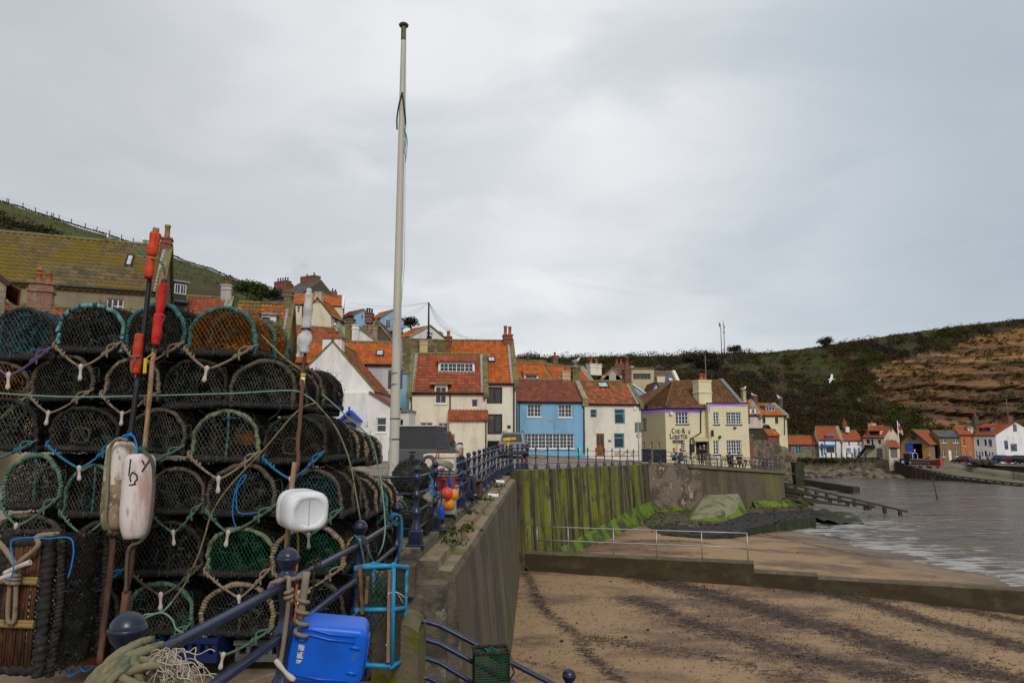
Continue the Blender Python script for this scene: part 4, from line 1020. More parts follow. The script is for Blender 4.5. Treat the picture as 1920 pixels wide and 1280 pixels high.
w_pbrick=M('pale_brick',(.26,.13,.09),[((.34,.27,.2),2.,.5,.64,.7),((.12,.08,.06),3.,.58,.7,.7)],brick=(.225,.075,(.28,.13,.09),(.20,.09,.06),(.33,.28,.22)),bump=(.5,15.,.015))
c_=h.chimney((57,532,96,600),2.2,w_pbrick,0,.6)
u0,u1,z0,z1=h.rect((57,532,96,600),2.2)
chim_pot(c_,(lerp(u0,u1,.33),2.2,z1+.05),.40,.10,cowl=True);chim_pot(c_,(lerp(u0,u1,.75),2.2,z1+.05),.44,.11)
h=House('red_roof_cottage','cottage with a clean red pantile roof and grey rendered chimney',300,45,419,46,1.0,(400,612),5.5);h.ridge(400,559)
h.walls(w_grey,'side');h.roof(t_red,copes='r',cm=s_cope);h.chimney((416,536,432.5,580),2.75,w_grey,1,.6,.35)
h=House('mossy_roof_cottage','cottage with a patchy mossy orange roof, white dormer and stone gable',424,43.4,531,44,.5,(520,676),5.6);h.ridge(480,569)
h.window((500,700,515,725),2,2)
h.walls(w_white,'side',gmat=w_mossstone);h.roof(t_moss,copes='r',cm=s_mosscope)
h.dormer((484,590,516,620),1,1,(1,1),wall=p_white,flat=True,win=(491,593,507,615.5),gap=.2)
h.chimney((534.5,549,548,580),2.8,w_mossstone,0,.7)
h.chimney((476,588,486,612),.6,w_obrick,1,.5,.2)
h=House('manor_house','hilltop house with grey slate roof and two big brick chimney stacks',515,124,560,121,hz(540,580,122),(540,556),11);h.ridge(560,533)
h.walls(w_dstone,'side');h.roof(t_slate,far=True)
h.chimney((519,530.5,541,548),5.2,w_brick,5,1.3,.8,potmat=p_black);h.chimney((569,521.5,594.5,545),5.6,w_brick,2,1.6,.7,potmat=p_black);h.chimney((540.5,534,546,552),3.5,w_obrick,0,.9)
h=House('cream_hill_house','cream hillside house with a long bright orange roof',540,110,643,112,hz(600,620,110),(600,572),7.5);h.ridge(600,553)
h.window((558,574,562,586),1,2);h.window((570,574,575,586),1,2)
h.walls(w_farcream,'side');h.roof(t_orange,copes='r',far=True,cm=w_farw);h.chimney((620.5,548,631,562),3.7,w_brick,2,1.3,.55,potmat=p_black);h.pipe([(567.5,569),(567.5,600)],.1)
h=House('cream_annexe','cream annexe with a blank gable and buff chimney below the orange roof',621,97,648,103.5,hz(621,622,97),(621,592),4.2);h.ridge(625,575)
h.window((628,597,633,608),1,2,p_white,g_paneblue);h.window((640,599,645,611),1,2,p_white,g_paneblue)
h.walls(w_farcream,'side');h.roof(t_orange,far=True);u,z=0.4,h.hr
mb=MB();mb.box(.0,1.0,1.6,2.6,z-.8,z+.85);mb.box(-.06,1.06,1.54,2.66,z+.7,z+.9);mb.build('chimney',w_tan,h.root)
mb=MB();mb.beam((-.06,-.1,h.H),(-.06,2.1,h.hr),.12,.12);mb.beam((-.06,4.3,h.H),(-.06,2.1,h.hr),.12,.12);mb.build('bargeboard',p_brown,h.root)
for(lab,pl,pr,Yl,Yr,ev,ri,D,apx)in(('pale blue hilltop cottage with a small twin gable window, nearer the orange roofs',632,660,118,115,592.5,579,4.6,0),('pale blue hilltop cottage with balcony doors, beside the flagpole',690,714,110,107,595.5,582,4.2,1)):
 h=House('blue_hill_cottage',lab,pl,Yl,pr,Yr,hz(pr,622,Yr),(pr,ev),D,'house','pale blue hilltop cottages');
 g=Fac(h.W@Vector((h.L,0,0)),h.W@Vector((h.L,D,0)),h.root)
 h.rp=D/2;h.hr=h.H+1.45
 h.walls(w_paleblue,'side');h.roof(t_orange if apx else t_dred,side=(.05,.12),far=True)
 if apx==0:
  g.window(None,1,1,hole=False,uvr=(D*.40,D*.49,h.H-.3,h.H+.55),y0=-.04);g.window(None,1,1,hole=False,uvr=(D*.54,D*.63,h.H-.3,h.H+.55),y0=-.04)
 else:
  g.window(None,2,1,hole=False,uvr=(D*.22,D*.42,h.H-1.5,h.H-.1),y0=-.04);g.window(None,2,1,hole=False,uvr=(D*.52,D*.8,h.H-2.0,h.H-.1),y0=-.04)
  mb=MB()
  for k in range(12):mb.cyl((D*k/11,-.6,h.H-2.1),(D*k/11,-.6,h.H-1.3),.025,sides=4)
  mb.beam((0,-.6,h.H-1.3),(D,-.6,h.H-1.3),.05,.05);mb.box(0,D,-.7,0,h.H-2.2,h.H-2.08);mb.build('balcony',p_black,h.root,g.T)
 mb=MB();mb.beam((h.L+.1,-.1,h.H),(h.L+.1,D/2,h.hr+.05),.08,.14);mb.beam((h.L+.1,D+.1,h.H),(h.L+.1,D/2,h.hr+.05),.08,.14);mb.build('bargeboard',p_grey,h.root)
h=House('white_gable_house','white rendered gable with a dark hatch and an orange roof below the telegraph pole',738,97,771,94,hz(771,645,94),(771,630),6.4);h.rp=3.2;h.hr=h.H+1.75
g=Fac(h.W@Vector((h.L,0,0)),h.W@Vector((h.L,6.4,0)),h.root)
h.walls(w_white,'side');h.roof(t_orange,far=True,copes='r',cm=s_cope);h.rooflight((755,612,761,617))
g.window(None,1,1,p_brown,p_dark,hole=False,uvr=(2.7,3.6,h.H-.9,h.H+.35),y0=-.04);g.window(None,3,1,p_white,g_paneblue,hole=False,uvr=(2.6,3.8,h.H+.5,h.H+.95),y0=-.04)
h=House('pink_roof_cottage','cottage with a whitened pinkish red roof showing behind the white gable',548,55,648,57,.5,(600,650),5.5);h.ridge(600,615)
h.walls(w_grey,'side');h.roof(t_red,copes='r',cm=s_mosscope)
h=House('stone_gable_cottage','dark stone gable with a dripping render stack',681,61,737,61,.5,(737,640),5.0);h.ax=.42*h.L;h.hr=hz(705,601,61)-h.A.z
h.walls(w_dstone,'front');h.roof_front(t_dred,cope=s_cope)
h.chimney((682,612,708,645),-.5,M('dripping_render',(.30,.24,.15),[((.10,.09,.06),(2,2,.3),.5,.62)]),0,.7);h.chimney((686,589,699,607),1.2,w_brick,3,.9,.5,potmat=p_black)
h=House('white_half_gable','half gable in stained white render with a tall stack',662,58,710,58,.5,(709,641),4.0);h.ax=.1;h.hr=hz(664,608,58)-h.A.z;h.hl=h.hr-.05
h.walls(w_white,'front');h.roof_front(t_dred,cope=s_cope);h.chimney((662,611,673,645),-.1,w_white,0,.6)
h.chimney((650,600,663,645),.4,w_mossstone,2,.8,.35,potmat=p_black)
h=House('lilac_cottage','lilac rendered cottage under an orange pantile roof with a rooflight',556,46.4,740,47.4,.4,(700,682),5.6);h.ridge(690,643)
h.window((675.5,683.5,686.5,697),1,2,fl('green_grey_paint',(.10,.13,.10)))
h.window((690,730,700,745),1,2)
h.walls(w_lilac,'side');h.roof(t_orange,side=(.1,.0));h.rooflight((704,658.5,720.5,668.5))
h=House('white_porch_house','white gable ended house with a tall stack and bright blue door hood',540,42,702,42,.38,(702,731),7.0);h.ax=h.uv(622,700)[0];h.hr=h.uv(622,640)[1];h.hl=h.uv(545,722)[1];h.h2=h.uv(702,731)[1];h.H=min(h.hl,h.h2)
h.walls(w_white,'front');h.roof_front(t_half,front=.05,cope=s_mosscope)
u0,u1,z0,z1=h.rect((605.5,632,639.5,680));mb=MB();mb.box(u0,u1,-.03,.75,z0-.6,z1);mb.box(u0-.03,u1+.03,-.06,.78,z1-.13,z1+.03,1)
c_=mb.build('chimney',[w_white,w_obrick],h.root)
for px in(616.5,630):chim_pot(c_,(h.uv(px,632)[0],.35,z1+.02),.42,.13)
f=House('white_wing','white front wing with sash windows and a sloping parapet beside the flagpole',573,41.2,737,41.2,.38,(700,738),3.2)
f.window((706,783,724,810),1,2,sill=p_white,bars=(1,1));f.door((648,791,667,842),p_blue,label='bright blue front door')
zt=f.uv(610,738)[1];za_=f.uv(695.6,736)[1];zb_=f.uv(735,764)[1];x1=f.uv(695.6,736)[0]
mb=MB();f.wall(mb,zb_);mb.add([(0,0,zb_),(f.L,0,zb_),(x1,0,za_),(0,0,zt)],[(0,1,2,3)]);mb.add([(0,3,zb_),(f.L,3,zb_),(x1,3,za_),(0,3,zt)],[(3,2,1,0)])
mb.add([(0,0,zt),(x1,0,za_),(x1,3,za_),(0,3,zt)],[(0,1,2,3)]);mb.quad((f.L,0,-1),(f.L,3,-1),(f.L,3,zb_),(f.L,0,zb_));mb.quad((0,0,-1),(f.L,0,-1),(f.L,0,0),(0,0,0))
mb.build('wall',w_white,f.root)
mb=MB();mb.beam((x1-.1,1.4,za_+.05),(f.L+.1,1.4,zb_+.03),3.1,.09,(0,0,1));mb.build('roof',t_dred,f.root)
zl=f.uv(700,815.5)[1];mb=MB();mb.box(0,f.L,-.10,-.003,-.9,zl);mb.build('plinth',w_white,f.root)
u0,u1,z0,z1=f.rect((640,767,679,790));ux=(u0+u1)/2
mb=MB()
mb.beam((u0,-.35,z0),(ux,-.35,z1-.12),.7,.13);mb.beam((u1,-.35,z0),(ux,-.35,z1-.12),.7,.13);mb.box(ux-.05,ux+.05,-.72,-.62,z1-.2,z1+.12)
mb.build('door_hood',p_blue,f.root)
mb=MB();mb.add([(u0+.15,-.05,z0),(u1-.15,-.05,z0),(ux,-.05,z1-.2)],[(0,1,2)]);mb.build('gable_board',w_cream,f.root)
f.slab('notice',(683.5,789.5,689.5,799.5),M('blue_white_notice',(.55,.62,.68),[((.12,.25,.42),(7,7,7),.5,.56)]),-.03,-.003)
h=House('white_lean_to','small flat roofed white building tucked behind the flagpole',738,45,767,45,.4,(766,772),4);h.window((747,786,755.5,812),1,2,sill=p_white)
h.walls(w_white);mb=MB();mb.box(-.05,h.L+.05,-.15,4,h.H+.003,h.H+.16);mb.build('roof',p_grey,h.root)
h=House('blue_back_house','sliver of pale blue wall behind the flagpole',740,55,764,55,.4,(760,700),4);h.walls(w_paleblue);mb=MB();mb.box(-.05,h.L+.05,-.1,4,h.H+.003,h.H+.1);mb.build('roof',p_lead,h.root)
h=House('grey_roof_house','house with a grey mossy pantile roof, buff stack and round vent',750,57,842,58,.4,(800,712),6.4);h.ridge(795,638);h.walls(w_cream,'side');h.roof(t_grey,copes='l',cm=s_mosscope)
h.chimney((786.5,640,800.5,676),2.0,w_tan,0,.7)
h=House('cream_dormer_house','cream cottage with a wide four light dormer and a tiled lean-to',768,48,911,48.4,.3,(775,735),6.0);h.ridge(850,665)
h.window((884,748.5,896,763),1,1);h.window((822,793,839,826),2,1,sill=p_white)
h.window((788,792,811,818),2,1)
h.walls(w_cream,'side');h.roof(t_red,copes='lr',cm=s_mosscope)
h.dormer((822,677,890,699),4,1,(2,2),wall=p_white,roofmat=t_red,roofpx=.55,win=(825,681,887,697))
u0,u1,z0,z1=h.rect((815,722,839,757));mb=MB();mb.box(u0,u1,-.02,1.6,h.H-.3,z1+.05);d_=mb.build('dormer',w_cream,h.root)
h.window((816.5,724.5,837,756),1,1,bars=(2,2),hole=False,sill=p_white,y0=-.06)
mb=MB();mb.box(u0-.3,u1+.3,-.28,1.7,z1+.06,z1+.17);mb.build('dormer_roof',s_cope,h.root)
h.pipe([(771.5,738),(771.5,800)],.05);h.pipe([(844,741),(844,772)],.05)
u0,u1,z0,z1=h.rect((842.5,786,913,853),-1.3);zt=h.uv(880,768,0)[1]
mb=MB();mb.box(u0,u1,-1.3,-.003,-.8,z1);mb.add([(u0,-1.3,z1),(u0,-.003,z1),(u0,-.003,zt)],[(0,2,1)]);mb.add([(u1,-1.3,z1),(u1,-.003,z1),(u1,-.003,zt)],[(0,1,2)]);e_=mb.build('porch',w_cream,h.root)
mb=MB();us=Vector((0,1.3,zt-z1));pantile(mb,Vector((u0-.1,-1.3,z1+.03))-us.normalized()*.15,(1,0,0),us,u1-u0+.2,us.length+.15,.25,.3);mb.build('porch_roof',t_red,e_)
mb=MB();mb.tube([(u0-.08,-1.45,z1-.03),(u1+.08,-1.45,z1-.03)],.05,6);mb.cyl((u1-.08,-1.38,z1-.05),(u1-.08,-1.38,-.3),.045,sides=6);mb.build('gutter',p_black,e_)
f2=Fac(h.W@Vector((u0,-1.3,0)),h.W@Vector((u1,-1.3,0)),h.root);f2 .slab('lamp',(848.5,813,852.5,820),p_ochre,-.12,-.003)
h=House('tall_cream_house','tall cream house with dark brown windows and two brick stacks',845,49.6,967,50,.25,(966,718),8.0);h.ridge(900,640)
h.window((912.8,725.5,941.7,756.5),2,1,p_brown,fw=.12);h.window((914,776,941.8,814),2,1,p_brown,fw=.12)
h.walls(w_cream2,'side');h.roof(t_orange,copes='r',cm=s_mosscope,side=(.05,.05));h.rooflight((914.5,670.5,928.5,680))
h.chimney((835,633,846,672),3.2,w_obrick,1,.75,.5);c_=h.chimney((943.5,630,960,678),4.0,w_obrick,2,1.,.8)
h.pipe([(963.5,722),(963.5,815)],.06);h.slab('plaque',(951,797,957.5,803),p_brown,-.03,-.003)
h.slab('cellar_opening',(914,826,940,840),p_dark,-.02,-.004)
mb=MB()
for k in range(9):x=lerp(h.uv(914,840)[0],h.uv(940,840)[0],k/8);mb.cyl((x,-.3,.0),(x,-.3,.95),.02,sides=4)
mb.beam((h.uv(914,840)[0],-.3,.95),(h.uv(940,840)[0],-.3,.95),.04,.04);mb.build('area_railing',p_black,h.root)
h=House('blue_house','sky blue cottage with a long row of white small paned windows',970.6,57,1095,58,.05,(972,751.5),5.4);h.ridge(1020,713)
for r_ in((989,757.6,1015,781),(1047,758.5,1072.4,781.8)):h.window(r_,2,1,bars=(2,3),sill=p_white,fw=.055)
h.window((983,813,1076.7,840),7,1,bars=(2,4),sill=p_white,fw=.055)
h.walls(w_blue,'side');h.roof(t_dred,side=(.1,.1),tw=.24,th=.30)
u0,u1,z0,z1=h.rect((1025,786.8,1039,789));mb=MB();mb.box(u0,u1,-.03,-.003,z0,z1+.03);mb.build('name_plate',M('name_plate',(.5,.45,.38),[((.2,.18,.15),(16,16,16),.5,.55)]),h.root)
mb=MB();mb.beam((h.L+.05,-.25,h.H+.15),(h.L+.05,2.75,h.hr+.2),.42,.2);mb.bbox(h.L-.2,h.L+.3,-.3,.05,h.H-.4,h.H+.1,.03);mb.build('coping',s_cope,h.root)
h.chimney((1053,697.5,1068,716),2.9,w_tan,1,.6,.45);h.chimney((1072,690,1086,722),2.7,w_mossstone,0,.8)
u0,u1,z0,z1=h.rect((1074.5,681,1083,690),2.7);chim_pot(h.root,((u0+u1)/2,2.7,z0+.02),.48,.2,s_cope)
h.pipe([(973.2,756),(973.2,825)],.05);h.pipe([(1094.5,758),(1094.5,850)],.05)
h=House('teal_window_house','white house with teal framed windows and a varnished brown door',1096,59.4,1201,60.6,-.1,(1097,756),5.4);h.ridge(1140,716)
h.window((1107,767.5,1119,782.5),1,2,p_teal,fw=.08);h.window((1152,766.5,1172,794.5),1,2,p_teal,fw=.10,style='top');h.window((1151,812,1171,840),1,2,p_teal,fw=.10,style='top')
h.door((1118,812.5,1133.5,854.5),p_wood,lights=True)
h.walls(w_cream2,'side');h.roof(t_half,copes='r',cm=s_mosscope,tw=.25,th=.3);h.rooflight((1123,718,1137,727.5))
h.slab('plaque',(1140,824.3,1146,828),p_grey,-.03,-.003);h.slab('alarm_box',(1187.5,761.5,1192,768),p_white,-.1,-.003)
h.chimney((1169,694,1181.5,722),2.7,w_brick,0,.75);u0,u1,z0,z1=h.rect((1172,668,1179,694),2.7);mb=MB();mb.lathe([(.22,0),(.22,.1),(.16,.2),(.15,z1-z0-.2),(.2,z1-z0-.15),(.2,z1-z0),(.1,z1-z0)],((u0+u1)/2,2.7,z0),10);mb.build('chimney_pot',w_obrick,h.root)
u0,u1,z0,z1=h.rect((1152,845,1199,853));mb=MB()
mb.grid(lambda u,v:(lerp(u0,u1,u),-.012-.012*nz(u*20,v*3),lerp(z0-.1,z1+.12*nz(u*9,1),v)),40,4);mb.build('worn_base',M('worn_base',(.42,.34,.26),[((.70,.66,.6),3.,.48,.56,.9)]),h.root)
h=House('long_orange_roof_house','long orange roofed house behind the blue cottage with an open roof hatch',962,70,1052,71,.2,(1000,730),7);h.ridge(1000,683.5)
h.walls(w_tan,'side');h.roof(t_orange,side=(.1,-.02));h.dormer((983,701,1009,712),1,1,wall=p_white,roofmat=t_orange,roofpx=.5)
h.chimney((1035.5,668,1045,688),4.2,w_brick,1,.8,.5)
h=House('orange_roof_house','orange roofed house with a fat cream chimney of two pots',1052,70,1124,72,.2,(1100,733),7);h.ridge(1090,689)
h.walls(w_tan,'side');h.roof(t_orange,side=(-.02,.1),copes='r',cm=s_cope);h.chimney((1103,683,1124,704),3.4,w_cream2,2,.9,.7)
h=House('far_red_roof_house','distant red roof strip beyond the long orange roof',950,82,1040,84,.5,(1000,700),6);h.ridge(1000,676.5);h.walls(w_tan,'side');h.roof(t_red);h.chimney((987,668,992,680),3,w_dstone,1,.5,.4)
h=House('stone_gable_house','grey stone gable with a small white window under a red roof',1129,80,1166,80,.2,(1166,712),6);h.ax=h.uv(1150,700)[0];h.hr=h.uv(1150,690)[1]
h.window((1142,703.5,1155,712),2,1);h.walls(w_grey,'front');h.roof_front(t_orange,cope=s_cope);h.chimney((1152,682.5,1169,702),4.,w_brick,2,.8,.5)
h=House('studio_house','flat roofed tan house with a band of five dark windows',1183,80,1226,80,-.2,(1226,692),7)
h.window((1187,700,1220,711),5,1,p_grey);h.walls(w_tan);mb=MB();mb.box(-.1,h.L+.1,-.1,7,h.H+.003,h.H+.2);mb.build('roof',s_mosscope,h.root);h.chimney((1182,688,1187,696),2,w_cream,0,.7)
h=House('slate_roof_house','grey slate roofed house with cream verge and two pots, behind the pub',1222,82,1277,82,-.4,(1250,727),7);h.ridge(1250,697)
h.walls(w_cream,'side');h.roof(t_slate,copes='r',cm=w_cream);h.chimney((1231,707,1246,724),1.5,w_cream,2,.7,.5);h.rooflight((1254,709,1261,716))
h=House('sky_blue_gable','blue gable with a white verge wedged between the teal windowed house and the pub',1184,68,1222,68,-.3,(1222,745),4);h.ax=.1;h.hr=h.uv(1187,719)[1];h.hl=h.hr-.05
h.walls(w_paleblue,'front');h.roof_front(t_slate,cope=p_white)
pub=House('pub','yellow block built pub with navy sills and black lettering on the terrace',1247,62.6,1321,63.6,-1.05,(1300,765),7.5,'pub')
PL=pub;rt=pub.root
pub.window((1266.5,772,1291,794.5),4,1,bars=(1,3),sill=p_navy,fw=.06);pub.window((1277,829.5,1284.5,843.5),1,1,bars=(2,3),sill=p_navy)
pub.window((1304.5,828.5,1328,863),1,1,p_black,p_dark,fw=.08)
lf=Fac(P(1201,768,67.2),pub.A.copy(),rt);lf.A.z=pub.A.z;lf=Fac(lf.A,pub.A,rt)
lf.window((1204,783.5,1212.5,805),2,1,bars=(1,4),sill=p_navy)
for x in(1205.3,1219.3,1233.3):lf.window((x,828,x+4.3,841),1,1,bars=(2,3))
by0=pub.uv(1321,765)[0]
ba=pub.W@Vector((by0,-.6,0));b1=P(1402,765,63.4);b1 .z=pub.A.z
bay=Fac(ba,b1,rt)
for r_ in((1337,772.5,1348.6,795),(1337,825.5,1348.6,851.5)):bay.window(r_,2,1,bars=(1,4),sill=p_navy,fw=.06)
for r_ in((1361,772.5,1390.5,795),(1361.5,825,1391,851.5)):bay.window(r_,3,1,bars=(2,4),sill=p_navy,fw=.06)
mb=MB();pub.wall(mb,pub.H);mb.quad((0,0,-2),(pub.L,0,-2),(pub.L,0,0),(0,0,0));mb.build('wall',w_pub,rt)
mb=MB();lf.wall(mb,pub.H);mb.quad((0,0,-2),(lf.L,0,-2),(lf.L,0,0),(0,0,0));mb.build('side_wall',w_pub,rt,lf.T)
bh=bay.uv(1360,757)[1];mb=MB();bay.wall(mb,bh);mb.quad((0,0,-2),(bay.L,0,-2),(bay.L,0,0),(0,0,0))
mb.box(.02,bay.L,.25,7,-2,bh-.02);mb.quad((bay.L,0,-2),(bay.L,7,-2),(bay.L,7,bh),(bay.L,0,bh));mb.quad((0,.8,-2),(0,0,-2),(0,0,bh),(0,.8,bh));mb.quad((0,0,bh),(bay.L,0,bh),(bay.L,1,bh),(0,1,bh));mb.build('bay_wall',w_pub,rt,bay.T)
mb=MB();mb.box(-.05,bay.L+.06,-.06,.3,bh+.003,bh+.12);mb.build('parapet_cap',p_brown,rt,bay.T)
def pp(px,py,off):u,z=pub.uv(px,py,off);return Vector((u,off,z))
e0=lf.T@Vector((-.1,-.25,pub.H));e1=Vector((-.05,-.32,pub.H-.0));r0=pp(1262,715,3.6);r1=pp(1358,713.5,3.6)
ev=pub.uv(1321,767,-.3)[0];e2=Vector((ev,-.3,pub.H));e3=pp(1388,757,.45);
mb=MB()
def patch(a,b_,c_,d_,tw=.24,th=.3):
 """tiled quad a-b eaves, d-c ridge"""
 a,b_,c_,d_=map(Vector,(a,b_,c_,d_));n=(b_-a).cross(d_-a).normalized()
 nu_=max(2,int(max((b_-a).length,(c_-d_).length)/tw))*4;nv_=max(2,int((d_-a).length/th));V=[];F=[];rd=[]
 for j in range(nv_):
  for k in(0,1):
   v=(j+k)/nv_
   for i in range(nu_+1):
    u=i/nu_;p=a.lerp(b_,u).lerp(d_.lerp(c_,u),v);V.append(p+n*(.028*math.sin(PI*i/2)+.035*(1-k)+RN.gauss(0,.005)))
 tr=NP.uniform(0,1,(nv_,nu_//4+1))
 for q in range(2*nv_-1):
  for i in range(nu_):F.append((q*(nu_+1)+i,q*(nu_+1)+i+1,(q+1)*(nu_+1)+i+1,(q+1)*(nu_+1)+i));rd.append(tr[min(nv_-1,(q+1)//2),i//4])
 mb.add(V,F,rd,0,True)
patch(e0,e1,r0+Vector((.15,0,0)),r0)
patch(e1,Vector((e3 .x,-.32,pub.H-.0)),r1,r0)
bk=Vector((0,7.4,pub.H));mb.add([Vector((-3,7.6,pub.H)),Vector((e3 .x,7.4,pub.H)),r1,r0],[(1,0,3,2)]);mb.add([e0,Vector((-3,7.6,pub.H)),r0],[(0,2,1)])
mb.build('roof',t_pub,rt)
mb=MB();mb.tube(resample([r0,r1],.3),.12,8);mb.tube(resample([e1+Vector((0,.1,.1)),r0],.3),.11,8);mb.build('ridge',t_pub,rt)
mb=MB();mb.tube([e0+Vector((0,-.02,-.06)),e1+Vector((0,-.02,-.06)),e2+Vector((0,-.02,-.06))],.07,6);mb.build('gutter',p_black,rt)
mb=MB();mb.tube([e0+Vector((.1,.16,-.20)),e1+Vector((.02,.22,-.20)),e2+Vector((-.1,.2,-.20))],.035,6);mb.build('rope_light',neon,rt)
mb=MB();mb.tube([(.1,-.08,bh-.12),(bay.L*.45,-.08,bh-.06),(bay.L-.05,-.08,bh-.14)],.03,6);mb.tube([(.1,-.08,bh-.12),(.1,-.08,bh-.7)],.03,6);mb.build('rope_light',neon,rt,bay.T)
mb=MB();gx_=e3 .x;mb.beam((gx_,-.4,pub.H+.05),r1+Vector((gx_-r1 .x,0,.12)),.4,.2);mb.beam(r1+Vector((gx_-r1 .x,0,.12)),(gx_,7.4,pub.H),.4,.2);mb.build('coping',p_grey,rt)
mb=MB();mb.add([(gx_+.02,-.2,pub.H-.6),(gx_+.02,7.3,pub.H-.6),(gx_+.02,7.3,pub.H),tuple(r1+Vector((gx_+.02-r1 .x,0,0))),(gx_+.02,-.2,pub.H)],[(0,1,2,3,4)]);mb.build('gable',w_pub,rt)
u0,u1,z0,z1=pub.rect((1304.5,713,1330,760),.7);mb=MB();mb.box(u0,u1,.2,1.3,z0,z1);mb.box(u0-.06,u1+.06,.14,1.36,z1-1.2,z1-1.08);mb.box(u0-.05,u1+.05,.15,1.35,z1-.12,z1+.03);c_=mb.build('chimney',w_pub,rt)
for px in(1315,1321.5):chim_pot(c_,(pub.uv(px,713,.7)[0],.7,z1+.02),.62,.19)
mb=MB();u,z=pub.uv(1323.5,700,.5);mb.cyl((u,.5,z1-.5),(u,.5,pub.uv(1323,666,.5)[1]),.04,sides=5)
for k in range(5):mb.cyl((u-.3,.5,z1+1.9-.0*k),(u+.35,.3+.1*k,z1+1.95),.012,sides=4)
mb.build('aerial',p_grey,rt)
d=-.09;q=[pub.uv(*p_)for p_ in((1313,768),(1313,811),(1293.5,822.5),(1293.5,860))];mb=MB();mb.tube([(a,d,b_)for a,b_ in spl([Vector((a,b_,0))for a,b_ in q],1)and q],.055,6)
mb.build('drainpipe',p_black,rt)
u0,u1,z0,z1=pub.rect((1297,821,1328,827));mb=MB();mb.grid(lambda u,v:(lerp(u0,u1,u),-.55*math.sin(v*PI/2),lerp(z1+.1,z0,1-math.cos(v*PI/2))),8,6);mb.build('door_hood',fl('hood_cream',(.48,.40,.22),.5),rt)
pub.slab('menu_board',(1292.3,831.8,1302.3,847.5),M('menu_board',(.02,.02,.022),[((.12,.12,.12),(14,14,22),.56,.62)],rough=.4),-.06,-.003)
bay.slab('loudspeaker',(1347,816.5,1350.5,821),p_black,-.25,-.003);bay.slab('flood_light',(1375,800,1379.5,803),p_brown,-.2,-.003)
pub.slab('wall_camera',(1254,772,1259,776.5),p_white,-.3,-.003);pub.slab('bracket',(1291,807,1292.3,813),p_black,-.12,-.003)
u0,u1,z0,z1=bay.rect((1333.2,806,1334.5,818));mb=MB();mb.box(u0,u1,-.5,0,z0,z1);mb.build('hanging_sign',p_brown,rt,bay.T)
u0,u1,z0,z1=pub.rect((1257,823.5,1281,827));mb=MB();mb.box(u0+.2,u1,-.28,-.003,z0,z0+.1);mb.build('lamp_shelf',p_navy,rt)
GL={'C':[[(.9,.78),(.6,1),(.25,.93),(.05,.5),(.25,.07),(.6,0),(.92,.2)]],'O':[[(.5,1),(.15,.85),(.03,.5),(.15,.15),(.5,0),(.85,.15),(.97,.5),(.85,.85),(.5,1)]],'D':[[(.12,1),(.12,0),(.5,.02),(.85,.2),(.95,.5),(.85,.8),(.5,.98),(.02,1)]],'&':[[(1,.5),(.8,.5),(.6,.1),(.3,0),(.08,.2),(.15,.45),(.55,.7),(.55,.95),(.35,1),(.2,.85),(.35,.55),(.95,0)]],'L':[[(.2,1),(.2,0),(.9,.0),(.95,.22)],[(.02,1),(.4,1)]],'B':[[(.02,1),(.55,1),(.8,.78),(.55,.54),(.15,.54)],[(.15,1),(.15,0),(.6,0),(.9,.27),(.55,.54)]],'S':[[(.85,.8),(.7,.98),(.35,1),(.12,.78),(.3,.56),(.7,.45),(.88,.22),(.65,0),(.3,.02),(.1,.25)]],'T':[[(.5,1),(.5,0)],[(0,.8),(.02,1),(.98,1),(1,.8)],[(.32,0),(.68,0)]],'E':[[(.9,.8),(.88,1),(.02,1)],[(.18,1),(.18,0),(.9,0),(.95,.22)],[(.18,.52),(.65,.52)]],'R':[[(.18,0),(.18,1),(.6,1),(.85,.77),(.6,.52),(.18,.52)],[(.5,.52),(.95,0)],[(.02,0),(.38,0)],[(.02,1),(.2,1)]],'Y':[[(0,1),(.5,.5),(1,1)],[(.5,.5),(.45,0)]]}
def letters(mb,txt,u,z,hcap,hsm,wd,y=-.02):
 x=u
 for k,ch in enumerate(txt):
  if ch==' ':x+=hsm*.45;continue
  hh=hcap if(k==0 or ch=='&')else hsm;wl=hh*(.86 if ch!='L' else .78)
  for st in GL[ch]:
   for(a,b_)in zip(st[:-1],st[1:]):
    vert=abs(b_[1]-a[1])>abs(b_[0]-a[0]);mb.beam((x+a[0]*wl,y,z+a[1]*hh),(x+b_[0]*wl,y,z+b_[1]*hh),.02,wd*(1.25 if vert else .8)*hh,(0,1,0)if False else(0,-1,0)if False else Vector((b_[1]-a[1],0,-(b_[0]-a[0])))*1)
  x+=wl*1.13
 return x-u
def fit(px0,px1,pyt,pyb,txt):
 u0,z0=pub.uv(px0,pyb);u1,z1=pub.uv(px1,pyt);hc=z1-z0
 mb=MB();w_=letters(mb,txt,0,0,hc,hc*.72,.13);sc=(u1-u0)/w_
 m2=MB();letters(m2,txt,0,0,hc,hc*.72,.17)
 m2 .v=[np.array(v)*np.array((sc,1,1))+np.array((u0,0,z0))for v in m2 .v]
 m2 .build('painted_letters',p_black,rt)
fit(1259.5,1285,803,812,'COD &');fit(1255.5,1289,812.8,822,'LOBSTER')
def lantern(root,T,u,z,y):
 m=MB();m.cyl((u,y+.5,z+.45),(u,y,z+.5),.025,sides=5);m.lathe([(.02,.52),(.2,.32),(.22,.28),(.12,0),(.05,-.04)],(u,y,z),6,0,False);o=m.build('lantern',p_black,root,T)
 m=MB();m.lathe([(.205,.27),(.13,.03)],(u,y,z),6,0,False);m.build('pane',M('lantern_glass',(.5,.47,.38),rough=.3),o,T)
u,z=lf.uv(1211,766,-.6);lantern(rt,lf.T,u,z,-.6)
h=House('cream_gable_house','narrow cream gable outlined by a violet rope light behind the pub roof',1214,72,1243,72,-.5,(1243,745),5);h.ax=h.uv(1231,730)[0];h.hr=h.uv(1231,717)[1]
